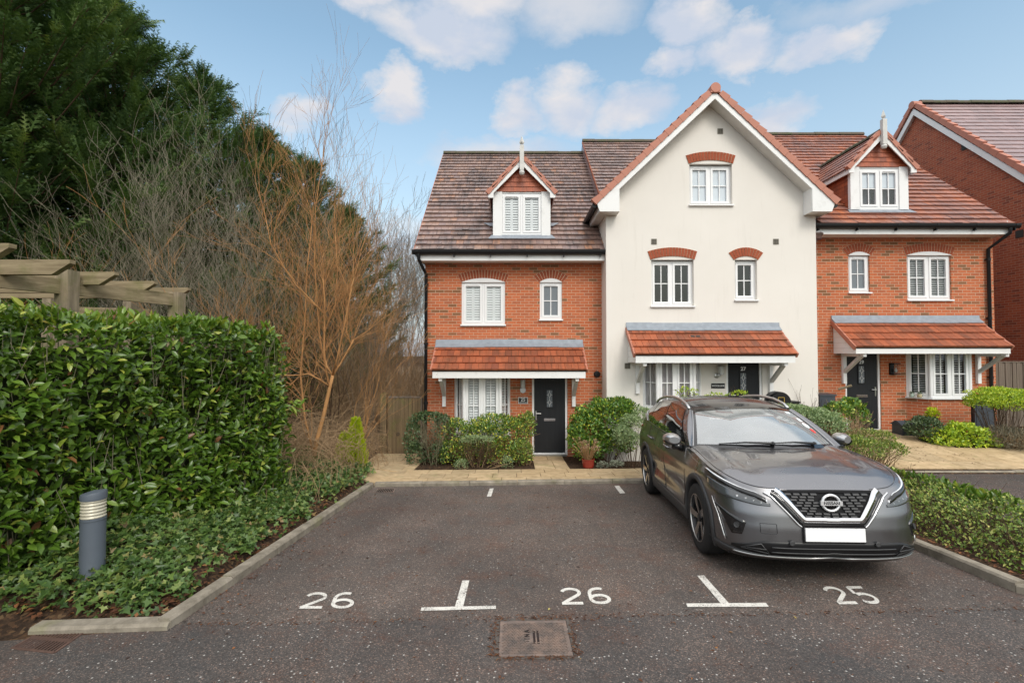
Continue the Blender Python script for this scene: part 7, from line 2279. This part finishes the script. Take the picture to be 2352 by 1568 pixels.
# A pillars join windscreen edge to the side
mb = MB()
for s in (-1, 1):
    rows = []
    for v in np.linspace(-.02, 1.02, 16):
        w = wscr(1, v, .0); g = gside(0, min(1, max(0, v))); row = []
        for t in np.linspace(0, 1, 6):
            p = w * (1 - t) + g * t; p += Vector((.02, -.02, .02)) * math.sin(math.pi * t); row.append(Vector((p.x * s, p.y, p.z)))
        rows.append(row)
    mb.grid(rows, flip=s < 0)
mb.build_sides('windscreen_pillar', M['carpaint'], car, 0, 0, smooth=True)
ch = MB()
for s in (-1, 1):
    ch.tube([Vector((wscr(1, v).x * s, wscr(1, v).y - .004, wscr(1, v).z + .004)) for v in np.linspace(0, 1, 14)], .006, 5)
ch.build_sides('pillar_trim', M['satin'], car, 0, 0)
# scuttle between bonnet and glass
mb = MB(); mb.grid([[Vector((.80 * u, 1.00 + .30 * abs(u) ** 2.2 - .02 + .07 * k, 1.060 - .03 * u * u + .012 * k)) for u in np.linspace(-1, 1, 25)] for k in (0, 1)]); mb.build('scuttle', M['black'], car, smooth=True)
# side glass, pillars, trims
for s in (-1, 1):
    for (a0, a1, a0t, a1t) in ((.085, .415, .075, .405), (.455, .770, .445, .745), (.805, .905, .775, .850)):
        g = MB(); gs_patch(g, a0, a1, .06, .90, .006, s, 0, 12, 8, a0t, a1t); g.build('side_window', M['carglass'], car, smooth=True)
b = MB()
for s in (-1, 1):
    gs_patch(b, .405, .465, .04, .93, .009, s, 0, 3, 8, .395, .455); gs_patch(b, .762, .812, .04, .93, .008, s, 0, 3, 8, .74, .785); gs_patch(b, .055, .09, .04, .93, .0085, s, 0, 3, 8, .05, .08)
    gs_patch(b, .06, .90, .90, .945, .008, s, 0, 20, 2, .05, .845)
b.build_sides('window_surround', M['blackgloss'], car, 0, 0, smooth=True)
b = MB()
for s in (-1, 1):
    gs_patch(b, .05, .83, .015, .055, .012, s, 0, 24, 1); gs_patch(b, .83, .95, .015, .055, .012, s, 0, 6, 1, .83, .95)
    pts = [gside(.83 + .10 * t, .035 + .50 * t ** 1.3, .014) for t in np.linspace(0, 1, 9)]
    b.tube([Vector((p.x * s, p.y, p.z)) for p in pts], .012, 5)
b.build_sides('waist_trim', M['satin'], car, 0, 0, smooth=True)
b = MB()
for s in (-1, 1):
    pts = []
    for t in np.linspace(0, 1, 22):
        y = 2.02 + t * 1.98; r = rail(y); pts.append(Vector(((r.x - .01) * s, y, r.z + .012 + .045 * math.sin(math.pi * t) ** .35)))
    b.tube(pts, .020, 8)
b.build_sides('roof_rail', M['satin'], car, 0, 0, smooth=True)
f = MB(); f.prism([(-.012, 3.72, 1.515), (.012, 3.72, 1.515), (.012, 3.93, 1.495), (-.012, 3.93, 1.495)], (0, 0, .01)); f.prism([(-.010, 3.78, 1.52), (-.010, 3.93, 1.50), (-.010, 3.93, 1.58)], (.02, 0, 0)); f.build('aerial_fin', M['blackgloss'], car, bevel=.004)
# cabin
c = MB(); c.box(-.70, .70, 1.30, 3.9, .55, .60); c.prism([(-.72, 1.15, 1.00), (-.72, 1.45, 1.05), (-.72, 1.75, 1.00), (-.72, 1.80, .80), (-.72, 1.15, .80)], (1.44, 0, 0)); c.build('dashboard', M['cabin'], car, bevel=.03)
for sx in (-.36, .36):
    c = MB(); c.box(sx - .25, sx + .25, 2.15, 2.65, .70, .82); c.prism([(sx - .24, 2.62, .8), (sx - .24, 2.74, .8), (sx - .24, 2.92, 1.32), (sx - .24, 2.84, 1.34)], (.48, 0, 0)); c.box(sx - .13, sx + .13, 2.86, 2.95, 1.30, 1.46); c.build('seat', M['cabin'], car, bevel=.03)
c = MB(); ctr = Vector((-.36, 1.82, 1.05)); c.tube([ctr + Vector((.185 * math.cos(t), .07 * math.sin(t), .17 * math.sin(t))) for t in np.linspace(0, 2 * math.pi, 25)], .016, 6); c.bar(ctr + Vector((-.17, 0, 0)), ctr + Vector((.17, 0, 0)), .03, .05); c.build('steering_wheel', M['cladding'], car)
c = MB(); c.box(-.12, .12, 1.94, 1.97, 1.33, 1.40); c.box(-.02, .02, 1.90, 1.98, 1.38, 1.45); c.build('rear_view_mirror', M['cladding'], car, bevel=.01)
for (u, v, su, sv, mt, sides) in ((.83, .88, .065, .05, 'sticker', 4), (.88, .66, .05, .075, 'sticker', 4), (.865, .50, .05, .075, 'sticker', 18), (.885, .36, .042, .06, 'redsticker', 12)):
    c = MB(); c.face([wscr(u + su * math.cos(t + (.785 if sides == 4 else 0)), v + sv * math.sin(t + (.785 if sides == 4 else 0)), .003) for t in np.linspace(0, 2 * math.pi, sides, endpoint=False)])
    c.build('sticker', M[mt], car)
# wipers
w = MB()
for (u0, v0, u1, v1) in ((-.02, .035, -.70, .045), (.60, .03, -.04, .055)):
    w.tube([wscr(u0, v0, .03), wscr((u0 + u1) / 2, (v0 + v1) / 2 + .01, .035), wscr(u1, v1, .015)], [.016, .010, .006], 6)
w.lathe([(0, .03), (.022, .02), (.026, 0)], tuple(wscr(-.02, .035, .02)), n=10); w.lathe([(0, .03), (.022, .02), (.026, 0)], tuple(wscr(.60, .03, .02)), n=10)
w.build_sides('wiper', M['black'], car, 0, -.03)

# cladding: arches and sills
for s in (-1, 1):
    for a in AX:
        m_ = MB(); rows = []
        for rr, off in ((AR - .012, -.10), (AR - .008, -.005), (AR, .012), (AR + .03, .020), (AR + .055, .014), (AR + .060, -.01)):
            row = []
            for t in np.linspace(R(-24), R(204), 46):
                y = a + rr * math.cos(t); z = max(.205, WR + rr * math.sin(t))
                row.append(nrm_pt(q_y(y, z), z, off, s))
            rows.append(row)
        m_.grid(rows, flip=(s < 0)); m_.build('wheel_arch', M['cladding'], car, smooth=True)
    m_ = MB(); side_patch(m_, [('y', AX[0] + AR + .03, .205), ('y', 2.2, .205), ('y', AX[1] - AR - .03, .205)], [('y', AX[0] + AR + .02, .335), ('y', 2.2, .345), ('y', AX[1] - AR - .02, .36)], .014, s, 24, 5)
    m_.build('sill_cladding', M['cladding'], car, smooth=True)
    # door seams
    d = MB()
    for path in ([(1.36, 1.03), (1.33, .85), (1.36, .62), (1.44, .36)], [(2.36, 1.06), (2.36, .8), (2.33, .36)], [(3.36, 1.10), (3.36, .86), (3.22, .66), (3.12, .52), (3.08, .36)], [(.66, .955), (.80, .935), (1.1, .965), (1.34, 1.01)]):
        P = resample(path, 20); d.tube([nrm_pt(q_y(y, z), z, -.001, s) for y, z in P], .0045, 5)
    d.build('door_seam', M['blackgloss'], car)
    d = MB()
    for path in ([(2.36, 1.055), (2.36, .965)], [(1.36, 1.025), (1.335, .90)]):
        P = resample(path, 8); d.tube([nrm_pt(q_y(y, z), z, .002, s) for y, z in P], .0035, 5)
    d.build('seam_highlight', M['palemark'], car)  # pale line along the door edges, a highlight put into colour
    for y in (2.20, 3.22):
        h = MB(); P = [(y - .11, .925), (y - .06, .932), (y + .06, .938), (y + .11, .936)]
        h.tube([nrm_pt(q_y(a, b), b, o, s) for (a, b), o in zip(P, (.005, .035, .038, .01))], .014, 8); h.build('door_handle', M['carpaint'], car, smooth=True)
    # mirror
    mr = MB(); c0 = Vector((.985 * s, 1.52, 1.110))
    prof = []
    for i in range(9):
        t = i / 8; yy = -.12 + .20 * t; r_ = .74 * math.sin(math.pi * min(1, .12 + t * .55)) ** .6
        prof.append([c0 + Vector((s * .135 * r_ * math.cos(k), yy + .03 * math.cos(k) * s * s, .095 * r_ * math.sin(k))) for k in np.linspace(0, 2 * math.pi, 25)])
    mr.grid(prof, flip=(True)); mr.face(prof[-1][:-1]); mr.face(prof[0][:-1][::-1])
    mo = mr.build('door_mirror', M['satin'], car, smooth=True, autos=50)
    mk = MB(); mk.tube([Vector((.86 * s, 1.50, 1.00)), Vector((.93 * s, 1.49, 1.03)), c0 + Vector((-s * .02, 0, -.07))], [.045, .040, .055], 8); mk.build('mirror_foot', M['blackgloss'], mo, smooth=True)
    mk = MB(); rows_ = []
    for i in (0, 1): rows_.append([c0 + Vector((s * .099 * math.cos(k), -.04 + .10 * i, -.012 + .064 * min(0, math.sin(k)) - .004)) for k in np.linspace(math.pi, 2 * math.pi, 13)])
    mk.grid(rows_); mk.build('mirror_lower', M['blackgloss'], mo, smooth=True)
    # headlamp
    hlm = MB(); side_patch(hlm, [('x', .50, .688), ('x', .60, .692), ('x', .72, .710), ('y', .34, .752), ('y', .52, .800)], [('x', .50, .712), ('x', .59, .745), ('x', .71, .785), ('y', .33, .832), ('y', .56, .868)], .008, s, 26, 5)
    lamp = hlm.build('headlight', M['lamplens'], car, smooth=True)
    dl = MB(); side_patch(dl, [('x', .52, .722), ('x', .61, .762), ('x', .73, .800), ('y', .40, .866), ('y', .62, .922)], [('x', .52, .740), ('x', .595, .798), ('x', .70, .828), ('y', .38, .892), ('y', .64, .940)], .010, s, 30, 3)
    dl.build('running_light', M['drl'], lamp, smooth=True)
    dk = MB(); side_patch(dk, [('x', .53, .718), ('x', .61, .756), ('x', .73, .794), ('y', .40, .856), ('y', .60, .914)], [('x', .53, .756), ('x', .60, .796), ('x', .72, .830), ('y', .39, .886), ('y', .60, .928)], .013, s, 30, 2); dk.build('lamp_divider', M['blackgloss'], lamp, smooth=True)
    le = MB()
    for k in range(4):
        x = .57 + .058 * k; z = .716 + .013 * k; p = nrm_pt(q_x(x, z), z, .006, s); n_ = (nrm_pt(q_x(x, z), z, .02, s) - p).normalized()
        le.lathe([(.011, -.002), (.011, .002), (.008, .001), (0, .003)], tuple(p), tuple(n_), 12)
    le.build('lamp_lens', M['satin'], lamp, smooth=True)
    # side vent with bright blade
    v = MB(); side_patch(v, [('x', .735, .43), ('x', .80, .42)], [('x', .70, .545), ('y', .40, .66)], .006, s, 10, 5); v.build('bumper_vent', M['blackgloss'], car, smooth=True)
    v = MB(); P = resample([('y', .42, .70)[1:], ('y', .335, .56)[1:], ('y', .285, .45)[1:], ('y', .25, .345)[1:]], 12)
    v.tube([nrm_pt(q_y(y, z), z, .010, s) for y, z in P], [.006] * 6 + [.008] * 6, 6); v.build('bumper_blade', M['satin'], car, smooth=True)
    v = MB(); p = nrm_pt(q_x(.765, .505), .505, .008, s); n_ = (nrm_pt(q_x(.765, .505), .505, .02, s) - p).normalized(); v.lathe([(.026, 0), (.026, .008), (.014, .004), (0, .006)], tuple(p), tuple(n_), 14); v.build('parking_sensor', M['cladding'], car)
    tl = MB(); side_patch(tl, [('y', 4.06, .985), ('y', 4.25, .985), ('x', .75, .985)] if False else [('y', 3.98, 1.035), ('y', 4.15, .985), ('y', 4.35, .975)], [('y', 3.98, 1.05), ('y', 4.15, 1.06), ('y', 4.35, 1.06)], .010, s, 12, 3); tl.build('tail_light', M['taillamp'], car, smooth=True)
    ml = MB(); side_patch(ml, [('y', 3.64, .855), ('y', 3.70, .855)], [('y', 3.64, .865), ('y', 3.70, .865)], .004, s, 4, 1); ml.build('side_marker', M['palemark'], car)

# front: grille, chrome V, badge, plate, lower intake
g = MB(); front_patch(g, [(-.225, .592), (0, .588), (.225, .592)], [(-.395, .808), (0, .812), (.395, .808)], .004, 30, 8); gr = g.build('grille', M['grilleblack'], car, smooth=True)
g = MB(); nr = 9
for i in range(nr):
    z = .608 + (.804 - .608) * (i + .5) / nr; hw = .215 + (.378 - .215) * (z - .60) / .21; n_ = int(hw * 2 / .068)
    for k in range(n_):
        x = -hw + (k + (.5 if i % 2 else .0) + .35) * (2 * hw / n_)
        if abs(x) > hw - .02 or (abs(x) < .10 and abs(z - .735) < .085): continue
        a = fr_pt(x - .026, z, .010); b = fr_pt(x + .026, z, .010)
        g.obox(a + Vector((0, -.012, -.006)), b - a, Vector((0, .014, .004)), Vector((0, .004, .010)))
g.build('grille_mesh', M['cladding'], gr)
g = MB(); front_ribbon(g, [(-.475, .802), (-.437, .780), (-.262, .562), (.262, .562), (.437, .780), (.475, .802)], .058, .012, 60); g.build('grille_border', M['blackgloss'], gr, smooth=True)
g = MB(); front_ribbon(g, [(-.440, .822), (-.408, .800), (-.240, .588), (.240, .588), (.408, .800), (.440, .822)], .044, .026, 60); g.build('chrome_v', M['chrome'], gr, smooth=True)
g = MB(); front_ribbon(g, [(-.535, .800), (-.480, .768), (-.290, .545), (-.268, .53)], .014, .018, 24); front_ribbon(g, [(.535, .800), (.480, .768), (.290, .545), (.268, .53)], .014, .018, 24); g.build_sides('outer_chrome_line', M['chrome'], gr, 0, 0, smooth=True)
g = MB(); front_ribbon(g, [(-.41, .812), (0, .816), (.41, .812)], .026, .010, 40); g.build('grille_top_trim', M['grilleblack'], gr, smooth=True)
em = MB(); ez = .735; ey = fr_pt(0, ez, 0).y - .035
ring = [Vector((.074 * math.cos(t), ey, ez + .068 * math.sin(t))) for t in np.linspace(0, 2 * math.pi, 41)]
em.tube(ring, .0115, 8); em.box(-.092, .092, ey - .016, ey + .002, ez - .019, ez + .019)
badge = em.build('front_badge', M['badge'], gr, smooth=True, autos=35)
em = MB(); em.lathe([(0, .0), (.07, .0)], (0, ey + .012, ez), (0, -1, 0), 30); em.build('badge_disc', M['blackgloss'], badge)
text_mesh('badge_lettering', 'NISSAN', .036, M['sign'], badge, (0, ey - .0165, ez), (R(90), 0, 0), .0012, .0006, sx=1.12)
p = MB(); pz0, pz1 = .415, .527; pyy = -.030; p.box(-.250, .250, pyy, pyy + .012, pz0, pz1); p.build('number_plate', M['plate'], car, bevel=.004)
p = MB(); p.box(-.262, .262, pyy + .012, .05, pz0 - .012, pz1 + .016); p.build('plate_holder', M['blackgloss'], car, bevel=.006)
g = MB(); front_patch(g, [(-.80, .300), (-.60, .272), (0, .268), (.60, .272), (.80, .300)], [(-.80, .325), (-.58, .395), (0, .405), (.58, .395), (.80, .325)], .005, 40, 5); li = g.build('lower_intake', M['black'], car, smooth=True)
g = MB()
for z in (.305, .345): g.tube([fr_pt(x, z, .012) for x in np.linspace(-.52, .52, 24)], .006, 5)
for s in (-1, 1):
    g.tube([fr_pt(s * .74, .318, .014), fr_pt(s * .60, .368, .014), fr_pt(s * .53, .290, .014), fr_pt(s * .74, .318, .014)], .007, 5); g.tube([fr_pt(s * .56, .325, .012), fr_pt(s * .70, .325, .012)], .005, 5)
    q = fr_pt(s * .36, .39, .012); g.lathe([(.022, 0), (.022, .012), (.012, .008), (0, .010)], tuple(q), (0, -1, 0), 12)
g.build('intake_bars', M['cladding'], li, smooth=True)
g = MB()
for s_ in (-1, 1): side_patch(g, [('x', .0, .215), ('x', .6, .222), ('y', .28, .232), ('y', .55, .215)], [('x', .0, .264), ('x', .6, .268), ('y', .28, .285), ('y', .55, .30)], .012, s_, 30, 3, thick=.03)
g.build('bumper_lip', M['cladding'], car, smooth=True, merge=.004)
g = MB()
for s_ in (-1, 1): side_patch(g, [('x', .0, .246), ('x', .6, .250), ('y', .22, .262)], [('x', .0, .262), ('x', .6, .266), ('y', .22, .270)], .018, s_, 26, 2, thick=.01)
g.build('lip_trim', M['satin'], car, smooth=True, merge=.004)
g = MB(); tq = [(-.60, .545), (-.47, .545), (-.47, .46), (-.60, .46), (-.60, .545)]
g.tube([fr_pt(x, z, .001) for x, z in resample(tq, 30)], .0025, 4); g.build('tow_cover', M['blackgloss'], car)
# underside and wheel houses
u = MB(); u.box(-.80, .80, .30, 4.2, .20, .34); u.box(-.50, .50, .22, .9, .20, .30)
u.build('underbody', M['black'], car)
def wheel(x, y, s, steer=0.0):
    """outer face towards s"""
    c = Vector((x, y, WR)); w = .112
    t = MB(); prof = [(.245, -w), (.30, -w * 1.04), (.335, -w * .98), (WR - .004, -w * .82), (WR, -w * .6), (WR, w * .6), (WR - .004, w * .82), (.335, w * .98), (.30, w * 1.04), (.245, w)]
    t.lathe(prof, tuple(c), (s, 0, 0), 56, cap=False)
    for r_ in (.30, .31, .322): pass
    W_ = t.build('wheel', M['tyre'], car, smooth=True, autos=50)
    rm = MB(); rm.lathe([(.246, w * .95), (.238, w * .98), (.228, w * .80), (.222, w * .2), (.05, -w * .1), (0, -w * .1)], tuple(c), (s, 0, 0), 48, cap=False); rm.build('rim', M['alloydark'], W_, smooth=True, autos=40)
    rr = MB(); rr.lathe([(.247, w * .90), (.247, w * 1.0), (.236, w * 1.0), (.234, w * .9)], tuple(c), (s, 0, 0), 48, cap=False); rr.build('rim_edge', M['alloy'], W_, smooth=True, autos=40)
    def pt(r, a, d): return c + Vector((s * d, r * math.sin(a), r * math.cos(a)))
    for k in range(5):
        a = 2 * math.pi * k / 5 + .2
        for (a0, a1, b0, b1, r0, r1) in ((-.34, .30, -.235, -.02, .035, .236),):
            q = [pt(.034, a - .75, w * .70), pt(.034, a + .75, w * .70), pt(.13, a + .30, w * .86), pt(.236, a + .16, w * .96), pt(.236, a - .20, w * .96), pt(.13, a - .20, w * .86)]
            if s < 0: q = q[::-1]
            sp = MB(); sp.prism(q, Vector((-s * .02, 0, 0)))
        q = [pt(.12, a + .30, w * .74), pt(.225, a + .42, w * .84), pt(.232, a + .17, w * .84), pt(.13, a + .22, w * .78)]
        sp.prism(q, Vector((-s * .015, 0, 0)), 1)
        sp.build('spoke', [M['alloy'], M['alloydark']], W_, bevel=.003)
    hb = MB(); hb.lathe([(.045, w * .6), (.045, w * .80), (.03, w * .86), (0, w * .86)], tuple(c), (s, 0, 0), 20); hb.build('hub_cap', M['alloydark'], W_, smooth=True, autos=40)
    hs = MB(); P = []
    for xx in (-.20, .10):
        P.append([Vector((x + s * xx, y + (AR - .004) * math.cos(t), max(.21, WR + (AR - .004) * math.sin(t)))) for t in np.linspace(R(-20), R(200), 26)])
    hs.grid(P); hs.face(P[0]); hs.build('wheel_house', M['interior'], car, smooth=False)
for s in (-1, 1):
    for a in AX: wheel(s * .795, a, s)
car.location = (3.125, 4.72, park_z(3.125, 4.72) + .004)
car.rotation_euler = (-math.atan(.051), -.014, R(-4.0))
CS = 1.105
car.scale = (CS, CS, CS)
